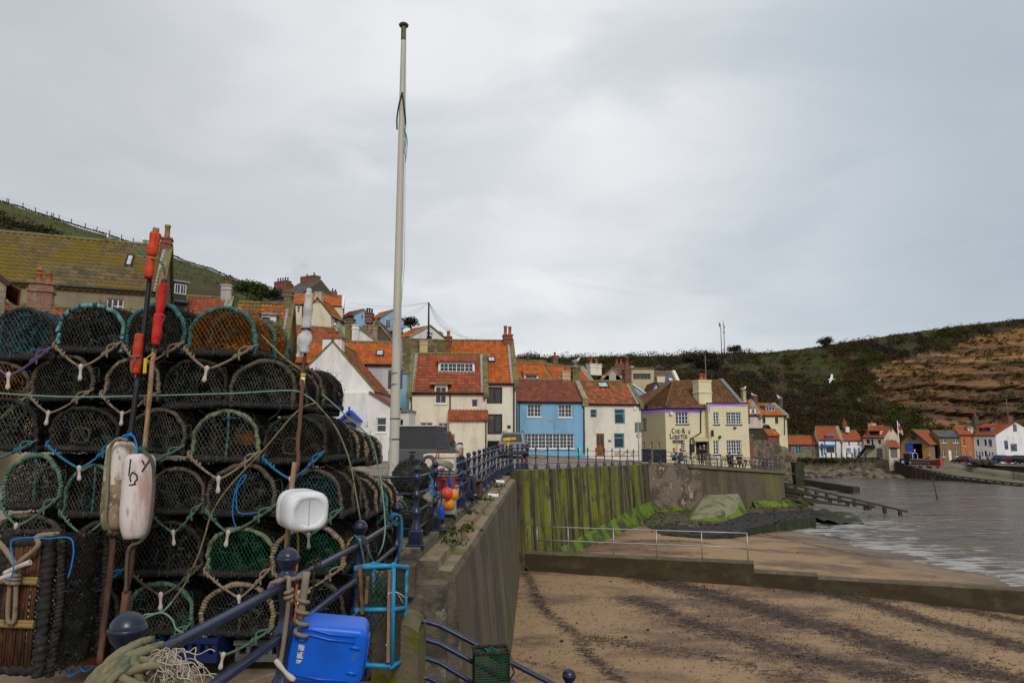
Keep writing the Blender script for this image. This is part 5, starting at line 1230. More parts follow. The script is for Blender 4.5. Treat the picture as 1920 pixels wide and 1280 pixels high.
h.walls(w_cream,'front');h.roof_front(t_pub,cope=p_brown);mb=MB();mb.tube([(-.05,-.1,h.H-.3),(h.ax-.05,-.1,h.hr-.28)],.04,5);mb.build('rope_light',neon,h.root)
h=House('pink_cottage','pale pink cottage with a white gabled dormer beyond the pub',1390,86,1424.5,86,-1.2,(1420,777.5),6);h.ridge(1410,751);h.window((1402,782,1407,795),1,1,p_white,g_paneblue)
h.walls(w_pink,'side');h.roof(t_orange,copes='r',cm=s_cope);h.dormer((1406,764,1418,776),1,1,(1,2),wall=p_white,win=(1408.5,766.5,1415,774.5));h.chimney((1391.5,734,1397.5,757),3,w_tan,1,.8,.5)
h.chimney((1411,746,1418.5,760),3,w_brick,1,.8,.5)
h=House('yellow_cottage','pale yellow end cottage with dark windows and a flat dormer',1425,86,1474.5,86.5,-1.2,(1450,778),6);h.ridge(1450,757.5)
h.window((1429,782,1435.6,794),1,1,p_black,sill=p_white);h.window((1452.8,782,1459.4,794),1,1,p_black,sill=p_white);h.walls(w_yellow,'side');h.roof(t_orange,copes='r',cm=s_cope)
h.dormer((1434,760.5,1454,771.5),3,1,wall=p_grey,flat=True);h.chimney((1458.5,750,1465,764),3,w_dstone,1,.8,.5);h.pipe([(1470.5,780),(1470.5,815)],.05)
u0,u1,z0,z1=h.rect((1426,798,1440,806));mb=MB();mb.beam((u0,-.5,z0),((u0+u1)/2,-.5,z1+.1),1,.12);mb.beam((u1,-.5,z0),((u0+u1)/2,-.5,z1+.1),1,.12);mb.build('porch_hood',p_black,h.root)
m_rwall=M('ivy_stone_wall',(.19,.15,.105),[((.09,.075,.05),1.2,.45,.58),((.085,.08,.02),.5,.52,.64,.8),((.30,.25,.19),3.,.58,.68,.7)],rough=.95,bump=(1.,2.5,.2),perobj=False)
rw_=tag(MB().grid(lambda u,v:(lerp(22.6,30.4,u),70+4*u+.4*nz(u*12,v*5),lerp(-5.0,float(np.interp(u,[0,.2,.4,.6,.8,1],[1.35,1.3,1.3,1.0,.5,-.2]))+.4*nz(u*9,2),v)),60,22).build('stone_bank_wall',m_rwall),'tall rough stone retaining wall stained brown right of the pub','retaining wall')
mb=MB();mb.grid(lambda u,v:(30.4+.4*nz(v*5,u*3),74+8*u,lerp(-5,-.4+.3*nz(u*7,4),v)),16,12);mb.build('return_wall',m_rwall,rw_)
h=House('timber_shed','dark weathered shed on top of the stone bank beside the pub',1404,73.5,1428,73.5,.2,(1420,803),2.5,'shed');h.walls(fl('shed_board',(.06,.045,.035),.9));mb=MB();mb.box(-.1,h.L+.1,-.15,2.6,h.H+.003,h.H+.08);mb.build('roof',p_lead,h.root);h.window((1413,807,1420,813),1,1,p_brown,hole=False)
h=House('brick_store','narrow strip of red brick store beside the pub wall',1402,69.2,1411,69.3,-.6,(1408,816),1.0,'shed');h.walls(w_brick);mb=MB();mb.box(-.1,h.L+.1,-.1,2,h.H+.003,h.H+.1);mb.build('roof',s_cope,h.root)
h=House('red_roof_shed','tiny red roofed brick shed at the foot of the yellow cottage',1440,79.5,1461,79.5,.0,(1450,815),2.5,'shed');h.ridge(1450,806);h.walls(w_brick,'side');h.roof(t_orange,gut=False)
mb=MB();mb.grid(lambda u,v:(lerp(22.9,27,u),lerp(61.5,69.5,v)+3*u,lerp(-2.1,-3.2,u)+.12*nz(u*6,v*6)),16,8);mb.grid(lambda u,v:(lerp(22.9,27,u),61.5+3*u,lerp(-5.2,lerp(-2.1,-3.2,u),v)),16,5,1);struct('weedy_ramp_path',mb,[m_hill,m_shelfedge])
mb=MB();mb.grid(lambda u,v:(lerp(23.2,27.8,u),lerp(61.5,63.5,v)+2.6*u,-2.9-.55*u+.42*math.sin(PI*v)*math.sin(PI*min(1,u*1.02))**.4+.10*nz(u*9,v*3)),16,6)
tag(mb.build('weed_mound',m_algae),'rounded bank of bright green weed beyond the terrace corner','weed bank')
# ================================================================ far side of the harbour
def fy(px):return float(np.interp(px,[1470,1560,1660,1760,1860,1960,2100],[121,120,119,118,116,114,112]))
def fz(px):return P(px,float(np.interp(px,[1470,1540,1620,1690,1790,1870,1960],[857,857,859,862,866.5,867.5,868.5])),fy(px)-.5).z
mb=MB();V=[];pxs=list(range(1440,2120,12))
for px in pxs:
 for k in range(6):
  y=fy(px)-lerp(float(np.interp(px,[1440,1560,1640,1684,1762,1860,1960,2120],[1.9,1.9,2.4,5.9,6.0,9.8,12.7,14])),-28,k/5);p=P(px,850,y);V.append((p.x,y,fz(px)-.02+.02*nz(p.x*.2,y*.2)))
F=[(i*6+k,(i+1)*6+k,(i+1)*6+k+1,i*6+k+1)for i in range(len(pxs)-1)for k in range(5)]
mb.add(V,F,None,0,True);struct('harbour_road',mb,m_road)
def farwall(name,label,pts,mat,thick=.6,cap_=True,cat='quay wall'):
 """pts: (px, py_top, Y, zbottom)"""
 mb=MB();T=[P(a,b_,y)for a,b_,y,z in pts];n=10
 V=[];F=[]
 for i in range(len(T)-1):
  for k in range(n+(1 if i==len(T)-2 else 0)):
   p=T[i].lerp(T[i+1],k/n);zb=lerp(pts[i][3],pts[i+1][3],k/n)
   for j in range(5):V.append((p.x+.15*nz(p.x*.5,j),p.y-.15*(1-j/4)+.1*nz(p.x*.7,j*2),lerp(zb,p.z,j/4)))
   V.append((p.x,p.y+thick,p.z))
 m=len(V)//6
 for i in range(m-1):
  for j in range(5):F.append((i*6+j,(i+1)*6+j,(i+1)*6+j+1,i*6+j+1))
 mb.add(V,F,None,0,True);return tag(mb.build(name,mat),label,cat)
farwall('bank_wall','long brown rubble wall along the far bank below the white cottages',[(1470,856,119,-6),(1560,857,118,-6),(1640,860.5,116.5,-6),(1672,865,113.8,-6),(1690,869,112.5,-6)],m_bank)
farwall('quay_wall','pale stained concrete quay wall curving right beside the slipway',[(1762,866,112,-6),(1800,870.5,109.5,-6),(1860,879,106,-6),(1920,886,103,-6),(2050,897,99,-6)],m_farquay)
farwall('quay_kerb','stepped kerb of the quay above the stained wall',[(1850,873,107.6,-3.6),(1900,876,105.6,-3.8),(2050,886,101,-4.2)],m_conc,.5)
mb=MB()
for k in range(420):
 px=RN.uniform(1478,1690);t=RN.random();Y=lerp(116,110,t)+RN.uniform(-.6,.6);z=lerp(-4.1,-5.0,t)
 p=P(px,880,Y);r=RN.uniform(.25,.75);mb.ball((p.x,Y,z),r,7,5,0 if RN.random()<.75 else 1,(RN.uniform(.8,1.7),1,RN.uniform(.5,.8)))
tag(mb.build('shore_rocks',[m_bank,m_shelf]),kind='stuff')
mb=MB();mb.grid(lambda u,v:(P(lerp(1470,1695,u),870,115).x,lerp(118.5,109,v),lerp(-3.6,-5.2,v)+.25*nz(u*30,v*5)),80,10);struct('far_bank_ground',mb,m_bank)
mb=MB()
for k in range(700):
 px=RN.uniform(1470,1660);Y=fy(px)-RN.uniform(1.2,2.8);p=P(px,861+RN.uniform(-2,6),Y)
 mb.leaves(bush_pts(p,RN.uniform(.15,.4),8),.13,None,0 if RN.random()<.6 else 1)
tag(mb.build('bank_weeds',[m_leafgreen,m_leafdark]),kind='stuff')
S=[P(1676,868,113),P(1712,882,108.5),P(1790,898,102),P(1920,914,92),P(2060,930,84)]
Bk=[P(1700,860,118),P(1768,872,112.5),P(1830,888,106),P(1930,903,100),P(2080,920,94)]
mb=MB()
def slf(u,v):
 k=u*4;i=min(3,int(k));a=S[i].lerp(S[i+1],k-i);b_=Bk[i].lerp(Bk[i+1],k-i);p=a.lerp(b_,v);p.z=max(a.lerp(b_,v).z,-6)+.02;return p
mb.grid(slf,40,6);struct('slipway_ramp_ground',mb,m_conc)
m_timber=M('wet_timber',(.045,.035,.026),[((.09,.075,.055),(2,2,9),.54,.66,.8),((.045,.05,.015),1.5,.56,.66,.7)],rough=.7,bump=(.5,6.,.03),perobj=False)
sl_=empty('slipway_edge',S[0],0,'dark timber fender wall edging the lifeboat slipway','slipway wall');o_=Vector(S[0])
mb=MB();V=[];n=60
for i in range(n+1):
 p=Vector(slf(i/n,0))-o_;V+=[p+Vector((0,-.02,-4)),p+Vector((0,0,.25)),p+Vector((0,.3,.25))]
mb.add(V,[(i*3+k,(i+1)*3+k,(i+1)*3+k+1,i*3+k+1)for i in range(n)for k in range(2)]);mb.build('planking',m_timber,sl_)
mb=MB();mb.tube([Vector(slf(i/n,0))-o_+Vector((0,-.1,.45))for i in range(n+1)],.10,5);mb.build('top_rail',m_timber,sl_)
for i in range(1,34):
 p=Vector(slf(i/34,0))-o_;mb=MB();mb.box(p.x-.1,p.x+.1,p.y-.28,p.y-.04,p.z-3.5,p.z+.42);mb.build('fender_post',m_timber,sl_)
p0,p1=P(1748,893,75),P(1757,932,73.5);mb=MB();mb.cyl(p1+(p1-p0)*.3,p0,.075,.06,6);tag(mb.build('withy_pole',m_timber),'thin dark withy leaning out of the harbour water','pole')
def beamline(name,label,pts,w_,h_,mat,cat,posts=None,ph=1.5):
 r=empty(name,P(*pts[0]),0,label,cat);o=Vector(r.location)
 q=[P(*p)-o for p in pts]
 mb=MB()
 for a,b_ in zip(q[:-1],q[1:]):mb.beam(a,b_,w_,h_)
 mb.build('beam',mat,r)
 if posts:
  for k in range(posts):
   t=(k+.5)/posts*(len(q)-1);i=int(t);p=q[i].lerp(q[i+1],t-i);mb=MB();mb.box(p.x-.12,p.x+.12,p.y-.12,p.y+.12,p.z-ph,p.z-h_*.4);mb.build('post',mat,r)
 return r
beamline('timber_slip_rail','long dark timber rail on short posts running down into the water',[(1464,904,61),(1560,926,60),(1702,959,58)],.22,.16,m_timber,'timber rail',10,.6)
beamline('timber_slip_rail','second lower timber rail lying on the weedy bed below the long rail',[(1464,918,60),(1540,931,58),(1640,950,55.5)],.3,.2,m_timber,'timber rail',6,.4)
beamline('sunken_groyne','broken timber groyne with a stony end in the shallows',[(1462,895,102),(1532,906,91),(1606,918,80)],.8,.7,m_timber,'groyne',5,1.2)
for k,(a,b_)in enumerate((((1466,926,57.5),(1560,943,55.5)),((1468,934,56.5),(1590,948,55)),((1475,914,60.5),(1520,924,59.5)))):
 beamline('washed_plank',('upper plank lying on the bed under the timber rails','lower plank lying on the bed under the timber rails','short plank between the two timber rails')[k],[a,b_],.35,.14,m_timber,'plank')
mb=MB();mb.grid(lambda u,v:(lerp(23.2,31,u),lerp(52.0,60,v)+1.5*u,lerp(-4.35,-5.1,u)-.25*(1-v)+.22*nz(u*9,v*8)),30,20);struct('weedy_bed_ground',mb,m_shelfedge)
q=P(1497,887,66);mb=MB();mb.add([q+Vector(v)for v in((-.42,-.4,-1.2),(.3,-.4,-1.2),(.45,-.45,1.05),(-.48,-.45,1.05),(-.42,.4,-1.2),(.3,.4,-1.2),(.45,.45,1.05),(-.48,.45,1.05))],[(0,1,2,3),(1,5,6,2),(3,2,6,7),(4,0,3,7),(5,4,7,6)])
tag(mb.build('mooring_dolphin',m_shelfedge),'dark tapering timber dolphin standing in the far channel','mooring post')
h=House('stone_workshop','low stone workshop with red roof and turquoise window doors',1478,123,1534,122,-2.6,(1500,833),6);h.ridge(1500,817)
h.window((1490.5,835,1503,850.5),2,1,p_turq,bars=(1,2),fw=.12);h.window((1512,838,1519.5,843.5),3,1,p_turq);h.window((1479,836,1483,846),1,1,p_turq)
h.walls(w_stone,'side');h.roof(t_far,far=True)
h=House('blue_trim_cottage','white cottage with bright blue door, hood and bay window',1535,121,1578,120,-2.7,(1550,824),6.5);h.ridge(1570,800)
h.door((1538.5,838.5,1544,855),p_skyblue);h.window((1548.8,836,1565,848.5),3,1,p_skyblue)
h.walls(w_farw,'side');h.roof(t_far,far=True,copes='r',cm=s_cope);h.dormer((1548.7,816.5,1564,824.5),3,1,wall=p_skyblue,wmat=p_skyblue,flat=True,y0=.1)
u0,u1,z0,z1=h.rect((1548,834,1566,836.5));mb=MB();mb.box(u0,u1,-.6,-.003,z0,z1+.1);u0,u1,z0,z1=h.rect((1535.5,831,1545.5,837.5));mb.beam((u0,-.4,z0),((u0+u1)/2,-.4,z1),.8,.12);mb.beam((u1,-.4,z0),((u0+u1)/2,-.4,z1),.8,.12);mb.build('door_hood',p_skyblue,h.root)
h.chimney((1579,790,1587,802),3.2,w_brick,1,1.,.5);h.chimney((1585,801,1592,810),2.2,w_farw,1,.9,.4);h.pipe([(1546.5,826),(1546.5,852)],.06);h.pipe([(1567,826),(1567,852)],.06);h.pipe([(1577.5,826),(1577.5,854)],.06)
h=House('white_row_cottage','plain white cottage with a pale blue door between two taller houses',1579,120,1617.5,119.5,-2.75,(1600,825),6.0);h.ridge(1600,807.5)
h.window((1590,826,1594,833),1,2,p_white,sill=p_brown);h.window((1607.6,826,1612.5,833.5),1,2,p_white,sill=p_brown);h.window((1586,839.5,1595.5,848),4,1,sill=p_brown);h.window((1609,840,1612.5,847),1,2,sill=p_brown)
h.door((1600,840,1605,857),fl('dull_blue',(.10,.19,.32)))
h.walls(w_farw,'side');h.roof(t_far,far=True)
h=House('cream_balcony_house','cream house with a black balcony, outside stair and brown garage doors',1618,119,1658,116,-2.9,(1640,819.5),5.0);h.ridge(1650,800.5)
g=Fac(h.W@Vector((h.L,0,0)),h.W@Vector((h.L,5.0,0)),h.root)
h.window((1624,823.5,1631.5,831.5),2,1,p_navy);h.door((1633,823.5,1638,834),p_navy);h.window((1646,824,1652,832),1,1,p_navy)
h.door((1642.5,840,1655.5,858),p_grey,label='brown double garage door')
h.walls(w_farcream,'side');h.roof(t_far,far=True,side=(.05,.1))
h.dormer((1628.5,807.5,1651,816.5),4,1,wall=w_farcream,roofmat=t_far,roofpx=.9,wmat=p_navy)
h.chimney((1630.5,794,1640,806),3.4,w_farcream,1,1.1,.4)
u0,u1,z0,z1=h.rect((1626.5,833.5,1641,839));mb=MB();mb.box(u0,u1,-1.1,-.003,z0-.1,z0);mb.box(u0,u1,-1.1,-1.05,z0,z1);mb.box(u0,u0+.05,-1.05,-.003,z0,z1);mb.box(u1-.05,u1,-1.05,-.003,z0,z1)
mb.build('balcony',p_black,h.root);a=h.uv(1614,851);mb=MB();mb.beam((u0,-.6,z0),(u0-1.9,-.6,z0-2.2),.9,.14);mb.beam((u0,-1.05,z0+.95),(u0-1.9,-1.05,z0-1.2),.05,.07);mb.build('stair',p_black,h.root)
g.window(None,1,1,p_navy,hole=False,uvr=(g.L*.42,g.L*.52,h.H+1.,h.H+1.9),y0=-.04);g.window(None,1,1,p_navy,hole=False,uvr=(g.L*.42,g.L*.56,h.H-2.1,h.H-.4),y0=-.04)
e_=House('lean_to_garage','cream lean-to garage with red roof and brown door beside the balcony house',1666,113.5,1686,113,-2.95,(1676,838),2.2,'garage');e_.door((1669,839,1683,858),p_grey);e_.hr=e_.H+.95;e_.rp=2.1;e_.walls(w_farcream,'side');e_.roof(t_far,far=True,back=False)
h=House('lifeboat_station','lifeboat house with ochre timber door posts, stone gable and red roof',1690,118,1739.5,115.2,-2.9,(1700,829),9.5,'boathouse');h.ax=h.uv(1713.5,820)[0];h.hr=h.uv(1713.5,806)[1]
u0,u1,z0,z1=h.rect((1697,831,1731,862));h.holes.append((u0,u1,0,z1))
m_gab=M('gable_stone',(.30,.245,.185),[((.19,.15,.11),2.,.45,.62,.7)],brick=(.5,.25,(.31,.25,.19),(.25,.2,.15),(.22,.18,.14)))
h.walls(m_gab,'front');h.roof_front(t_far,ov=.5,front=.7,cope=fl('dark_red_board',(.16,.03,.02)),far=True)
for x0_,x1_ in((-.1,u0-.003),(u1+.003,h.L+.1)):mb=MB();mb.box(x0_,x1_,-.12,-.003,0,z1);mb.build('door_post',p_ochre,h.root)
mb=MB();mb.box(u0+.05,u0+1.1,-.2,2.3,0,z1-.1);mb.build('door',p_blue,h.root)
mb=MB();mb.box(u0-.5,u1+.5,3.2,3.4,0,z1+.3);mb.build('inner_door',M('slatted_door',(.10,.065,.02),[((.02,.015,.008),(3,3,.2),.45,.55)]),h.root)
mb=MB();mb.ball((h.ax+.1,-.4,h.H+.9),.4,10,6,0,(1,.6,1));mb.cyl((h.ax+.1,-.4,h.H+.9),(h.ax+.1,-.4,h.H+1.6),.12);mb.build('lamp',p_black,h.root)
sd=Fac(h.W@Vector((h.L,0,0)),h.W@Vector((h.L,9.5,0)),h.root);sd.window(None,1,1,p_black,p_dark,hole=False,uvr=(4,6.5,.2,3),y0=-.04)
h=House('stone_slate_cottage','small brown stone cottage with slate roof and white sash windows',1761,117.5,1799,117,-3.1,(1780,818.5),5);h.ridge(1780,808)
for r_ in((1764.5,819,1774.5,829.5),(1786.5,819,1797,829.5),(1765.5,841,1773,856),(1790.5,841,1797.5,855)):h.window(r_,2,1,bars=(1,2),sill=p_white)
h.door((1778,843,1786,863),p_white);h.walls(M('brown_stone',(.27,.175,.08),[((.17,.11,.05),2.5,.5,.62,.7)],brick=(.4,.2,(.28,.18,.085),(.2,.13,.06),(.24,.18,.11))),'side');h.roof(t_slate,far=True)
h=House('orange_cottage','narrow orange rendered cottage under a red roof',1799.5,117,1824,116.4,-3.1,(1810,814.5),7);h.ridge(1810,800)
h.window((1806,823,1810.5,835.5),1,2,sill=p_white);h.window((1807,843.5,1813,855),2,1,bars=(1,3));h.door((1819,844,1822.5,864),p_white)
h.walls(w_orange,'side');h.roof(t_far,far=True);h.dormer((1815,801,1824,808.5),3,1,wall=p_white,flat=True);h.chimney((1824.5,780,1834,800),3.6,w_dstone,1,1.2,.5)
h=House('white_inn','large white harbour house with navy windows, dormers and a white gable',1824.5,116.4,1866.5,113,-3.2,(1840,815.5),11,'inn');h.ridge(1850,792.5)
g=Fac(h.W@Vector((h.L,0,0)),h.W@Vector((h.L,11,0)),h.root)
for r_ in((1831,823,1836.5,835),(1845,823.5,1850.5,835.5),(1845.5,845,1851,856),(1853.5,847,1857,856),(1835.5,846.5,1838.5,855),(1840.5,846.5,1844,855)):h.window(r_,1,1,p_navy)
h.door((1829.5,845,1833.5,864),p_navy);h.slab('notice_board',(1854,823,1860.5,836),M('navy_board',(.02,.03,.10),[((.4,.42,.45),(4,4,9),.54,.58)]),-.06,-.003);h.slab('red_notice',(1860,847,1864,856),M('red_board',(.4,.05,.04),[((.7,.65,.6),(5,5,5),.52,.58)]),-.06,-.003)
h.walls(w_farw,'side');h.roof(t_far,far=True,side=(.05,.12))
h.dormer((1835,801.5,1843.5,809),1,1,wall=p_grey,wmat=p_navy,roofmat=t_far,roofpx=.6);h.dormer((1848,801,1858,809),1,1,wall=p_grey,wmat=p_navy,roofmat=t_far,roofpx=.6)
for(a,b_,c_,d_)in((.18,.26,h.H-2.3,h.H-.9),(.68,.77,h.H-2.6,h.H-1.2),(.20,.28,.4,1.5),(.66,.74,.6,1.7),(.42,.50,h.H+.6,h.H+1.8)):g.window(None,1,1,p_navy,g_paneblue,hole=False,uvr=(g.L*a,g.L*b_,c_,d_),y0=-.04)
mb=MB();mb.box(g.L*.32,g.L*.46,-.06,-.003,h.H-2.6,h.H-1.4);mb.build('name_board',MATS['navy_board'],h.root,g.T)
h.chimney((1885,780,1896,797),5.2,w_brick,1,1.2,.5);mb=MB();u,z=h.uv(1891,790,5);mb.cyl((u,5,z),(u,5,h.uv(1891,747,5)[1]),.045,sides=5);mb.build('flag_mast',p_grey,h.root)
fp=empty('white_flagpole',P(1687.5,856,114),0,'white flagpole with a small red and white flag by the boathouse','flagpole')
mb=MB();mb.cyl((0,0,0),(0,0,5.9),.07,.05,6);mb.build('pole',p_white,fp)
mb=MB();mb.grid(lambda u,v:(.1+.55*u+.1*v*0+.35*(1-v)*u,.18*math.sin(u*7+v*3),5.6-1.55*(1-v)-.7*u),8,10);mb.build('flag',M('flag_cloth',(.62,.58,.6),[((.5,.03,.05),(1.2,1.2,1.2),.5,.54)],rough=.8),fp)
lp=empty('street_lamp',P(1694.5,857,119),0,'dark street lamp between the flagpole and the boathouse','street lamp');mb=MB();mb.cyl((0,0,0),(0,0,5.4),.06,.05,6);mb.build('post',p_black,lp);mb=MB();mb.lathe([(.05,5.3),(.25,5.5),(.28,6.0),(.1,6.3),(.01,6.35)],(0,0,0),8);mb.build('lamp_head',p_black,lp)
lp=empty('street_lamp',P(1525,856,119.5),0,'slim street lamp in front of the stone workshop','street lamp');mb=MB();mb.cyl((0,0,0),(0,0,3.9),.05,.04,6);mb.build('post',p_black,lp);mb=MB();mb.box(-.1,.3,-.1,.1,3.9,4.05);mb.build('lamp_head',p_black,lp)
for k,px in enumerate((1549,1559,1568,1578,1588,1598,1611,1623)):
 p=P(px,857,fy(px)-1.6);mb=MB();mb.box(-.08,.08,-.08,.08,-.8,.75);o=mb.build('bank_post',m_timber);o.location=p
 tag(o,'short timber post in the row in front of the white cottages','post','timber posts on the far bank')
tp=empty('telegraph_pole',P(804,612,90),0,'telegraph pole with wires fanning out over the village','telegraph pole');o_=Vector(tp.location);top=P(804,567,90)-o_
mb=MB();mb.cyl((0,0,-1.5),top,.14,.11,7);mb.build('pole',m_bark,tp)
mb=MB()
for(px,py,Y)in((846,620,50),(878,636,56),(868,632,53),(895,640,57),(650,577,105),(655,567,110),(700,612,60),(850,628,60),(730,600,80)):
 e=P(px,py,Y)-o_;q=[top.lerp(e,t)-Vector((0,0,(e-top).length*.022*4*t*(1-t)))for t in np.linspace(0,1,9)];mb.tube(q,.014,3)
mb.build('wire',p_black,tp)
sm=bpy.data.materials.new('chimney_smoke');sm.use_nodes=True;nt=sm.node_tree;nt.nodes.remove(nt.nodes['Principled BSDF'])
pv=nt.nodes.new('ShaderNodeVolumePrincipled');pv.inputs['Color'].default_value=(.42,.38,.33,1)
tcs=nt.nodes.new('ShaderNodeTexCoord');ns=nt.nodes.new('ShaderNodeTexNoise');ns.inputs['Scale'].default_value=.9;nt.links.new(tcs.outputs['Object'],ns.inputs['Vector'])
mr=nt.nodes.new('ShaderNodeMapRange');mr.inputs['From Min'].default_value=.5;mr.inputs['From Max'].default_value=.75;mr.inputs['To Min'].default_value=0;mr.inputs['To Max'].default_value=.10;nt.links.new(ns.outputs['Fac'],mr.inputs['Value']);nt.links.new(mr.outputs[0],pv.inputs['Density'])
nt.links.new(pv.outputs[0],nt.nodes['Material Output'].inputs['Volume'])
mb=MB();mb.ball((0,0,0),1.9,12,8,0,(1,1,1.4));o=mb.build('chimney_smoke',sm);o.location=P(562,503,120);tag(o,kind='stuff')
# ================================================================ railings, poles, quay furniture
m_navy=M('navy_gloss',(.014,.022,.056),[((.008,.012,.028),3.,.45,.65),((.10,.055,.03),26.,.66,.70,.85),((.20,.20,.22),45.,.68,.72,.6)],rough=.33,spec=.5,bump=(.15,30.,.004))
def post_mesh(hh=1.12,r=.057,base=True,plinth=.3):
 m=MB();z=hh
 m.lathe([(.001,z+r),(r*.4,z+r*.92),(r*.75,z+r*.66),(r*.95,z+r*.3),(r,z+.012),(r*1.06,z+.008),(r*1.06,z-.006),(r,z-.01),(r*.93,z-r*.4),(r*.7,z-r*.75),(.034,z-r*.98),(.032,z-r*1.1),(.05,z-r*1.2),(.052,z-.12),(.036,z-.16)]+[(.034,.83),(.054,.79),(.056,.73),(.036,.69),(.033,.56),(.052,.52),(.054,.46),(.038,.42),(.036,.34),(.06,.30),(.066,.24),(.085,.2),(.09,.17)]if hh>1 else[],(0,0,0),14)
 return m
def rail_post_profile(z,r):
 return[(.001,z+r),(r*.28,z+r*.96),(r*.54,z+r*.84),(r*.76,z+r*.65),(r*.92,z+r*.4),(r*.99,z+r*.12),(r*1.0,z+.010),(r*1.05,z+.007),(r*1.05,z-.006),(r,z-.009),(r*.96,z-r*.3),(r*.82,z-r*.58),(r*.62,z-r*.80),(.035,z-r*.93),(.034,z-r*1.12),(.044,z-r*1.2),(.05,z-.088),(.058,z-.105),(.062,z-.13),(.058,z-.155),(.044,z-.185),(.036,z-.22),(.034,z-.30),(.042,z-.34),(.058,z-.365),(.062,z-.39),(.058,z-.415),(.042,z-.445),(.036,z-.48),(.034,z-.56),(.042,z-.60),(.058,z-.625),(.062,z-.65),(.058,z-.675),(.046,z-.70),(.05,z-.78),(.075,z-.86),(.085,z-.90),(.087,z-.93)]
pm=MB();pm.lathe([(x,zz)for x,zz in rail_post_profile(1.12,.060)],(0,0,0),16);pm.bbox(-.10,.10,-.10,.10,-.02,.22,.015);pm.bbox(-.14,.14,-.14,.14,-.05,.02,.01)
POST_ME=pm.build('post',m_navy);POST_SRC=POST_ME.data;bpy.data.objects.remove(POST_ME)
def add_post(parent,loc,rz=0,sc=1.):
 o=bpy.data.objects.new('post',POST_SRC);COL.objects.link(o);o.parent=parent;o.location=loc;o.rotation_euler=(0,0,rz);o.scale=(sc,sc,sc);return o
f1=[Vector((x,y,z))for x,y,z in((P(240,1180,2.42)),(P(540,1047,3.83)),(P(675,988,5.65)),(P(745,952,7.4)))]
r1_=empty('quay_railing',f1[0]-Vector((0,0,1.12)),0,'nearest navy railing with ball topped posts sloping down past the pots','railing');o_=Vector(r1_.location)
for p in f1:add_post(r1_,p-Vector((0,0,1.12))-o_)
for h in(.13,.39,.65):
 ext=f1[0]+(f1[0]-f1[1])*.8
 mb=MB();mb.tube(resample([ext-Vector((0,0,h))-o_,f1[0]-Vector((0,0,h))-o_],.3),.024,10);mb.tube(resample([p-Vector((0,0,h))-o_ for p in f1],.3),.024,10);mb.build('rail',m_navy,r1_)
def FX(y):return-1.45+.0549*(y-10.6)
ys=[10.6];d=[10.6,12.3,14.1,15.9,17.25,18.6,19.9,21.3,22.7,24.1,25.4,26.7,28.0,29.3,30.4,31.2]
r2_=empty('promenade_railing',(FX(10.6),10.6,0),0,'long navy ball topped railing following the sea wall to the square','railing');o_=Vector(r2_.location)
line=[Vector((FX(y)+(.06*(y-26)if y>26 else 0),y,.008*max(0,y-12)+.01))for y in d]
line+=[Vector((line[-1].x+.27,31.7,.17)),Vector((line[-1].x+.48,32.0,.17)),Vector((line[-1].x+.68,32.2,.16))]
for p in line:add_post(r2_,p-o_,0,1.0 if p.y<29 else .93)
for h in(.23,.49,.75,1.0):
 mb=MB();mb.tube(resample([p+Vector((0,0,h*(1 if p.y<29 else .93)))-o_ for p in line],.4),.022,7)
 mb.build('rail',m_navy,r2_)
 a=line[0]+Vector((0,0,h))-o_;mb=MB();mb.cyl(a,a+Vector((-1.15,.02,0)),.022,sides=7);mb.build('rail',m_navy,r2_)
r3_=empty('chain_fence',gw(.03,1),0,'row of dark pointed posts with sagging cables along the cove wall top','fence');o_=Vector(r3_.location)
fin=MB();fin.lathe([(.001,1.12),(.03,1.06),(.05,1.02),(.03,.98),(.045,.96),(.045,.92),(.03,.9),(.028,.64),(.05,.61),(.05,.55),(.028,.52),(.028,.3),(.05,.27),(.07,.2),(.11,.05),(.12,0),(.12,-.1)],(0,0,0),8)
fm=fin.build('post',m_navy);FM=fm.data;bpy.data.objects.remove(fm)
pl_=[]
for px in(1004.7,1027,1047,1067,1085,1102,1118,1133.5,1148,1163,1176.5,1188.6):
 best=min((abs((lambda q:960+1280*q.x/(q.y*CP+(q.z-1.63)*SP))(gw(t,1)-nrm*.3)-px),t)for t in np.linspace(0,1,500))[1]
 p=gw(best,1)-nrm*.3;pl_.append(p);o=bpy.data.objects.new('post',FM);COL.objects.link(o);o.parent=r3_;o.location=p-o_
start=[line[-1]+Vector((.1,0,-.02))]+pl_
for h in(.29,.62,.93):
 mb=MB()
 for i,(a,b_)in enumerate(zip(start[:-1],start[1:])):
  sag=.12 if i<2 else .035;mb.tube([a.lerp(b_,t)+Vector((0,0,h-sag*4*t*(1-t)))-o_ for t in np.linspace(0,1,7)],.016,5)
 mb.build('cable',m_navy,r3_)
r4_=empty('terrace_railing',(10.4,52.4,zter(10.4)),0,'navy railing round the pub terrace above the stone wall','railing');o_=Vector(r4_.location)
def tpt(x):
 y=float(np.interp(x,[c_.x for c_ in TP[:5]],[c_.y for c_ in TP[:5]]));return Vector((x-.05,y+.35,zter(x)+.02))
pts=[tpt(10.5)]+[tpt(P(px,860,55).x)for px in(1228,1258,1292,1330,1352,1378)]+[tpt(20.9),tpt(21.6),tpt(22.1)]+[Vector((22.35,58.6,-1.3)),Vector((22.5,60.2,-1.3)),Vector((22.5,62,-1.3)),Vector((22.5,64,-1.3))]
for p in pts:o=bpy.data.objects.new('post',FM);COL.objects.link(o);o.parent=r4_;o.location=p-o_
for h in(.35,.66,.97):
 mb=MB();mb.tube(resample([p+Vector((0,0,h))-o_ for p in pts],.5),.024,5);mb.build('rail',m_navy,r4_)
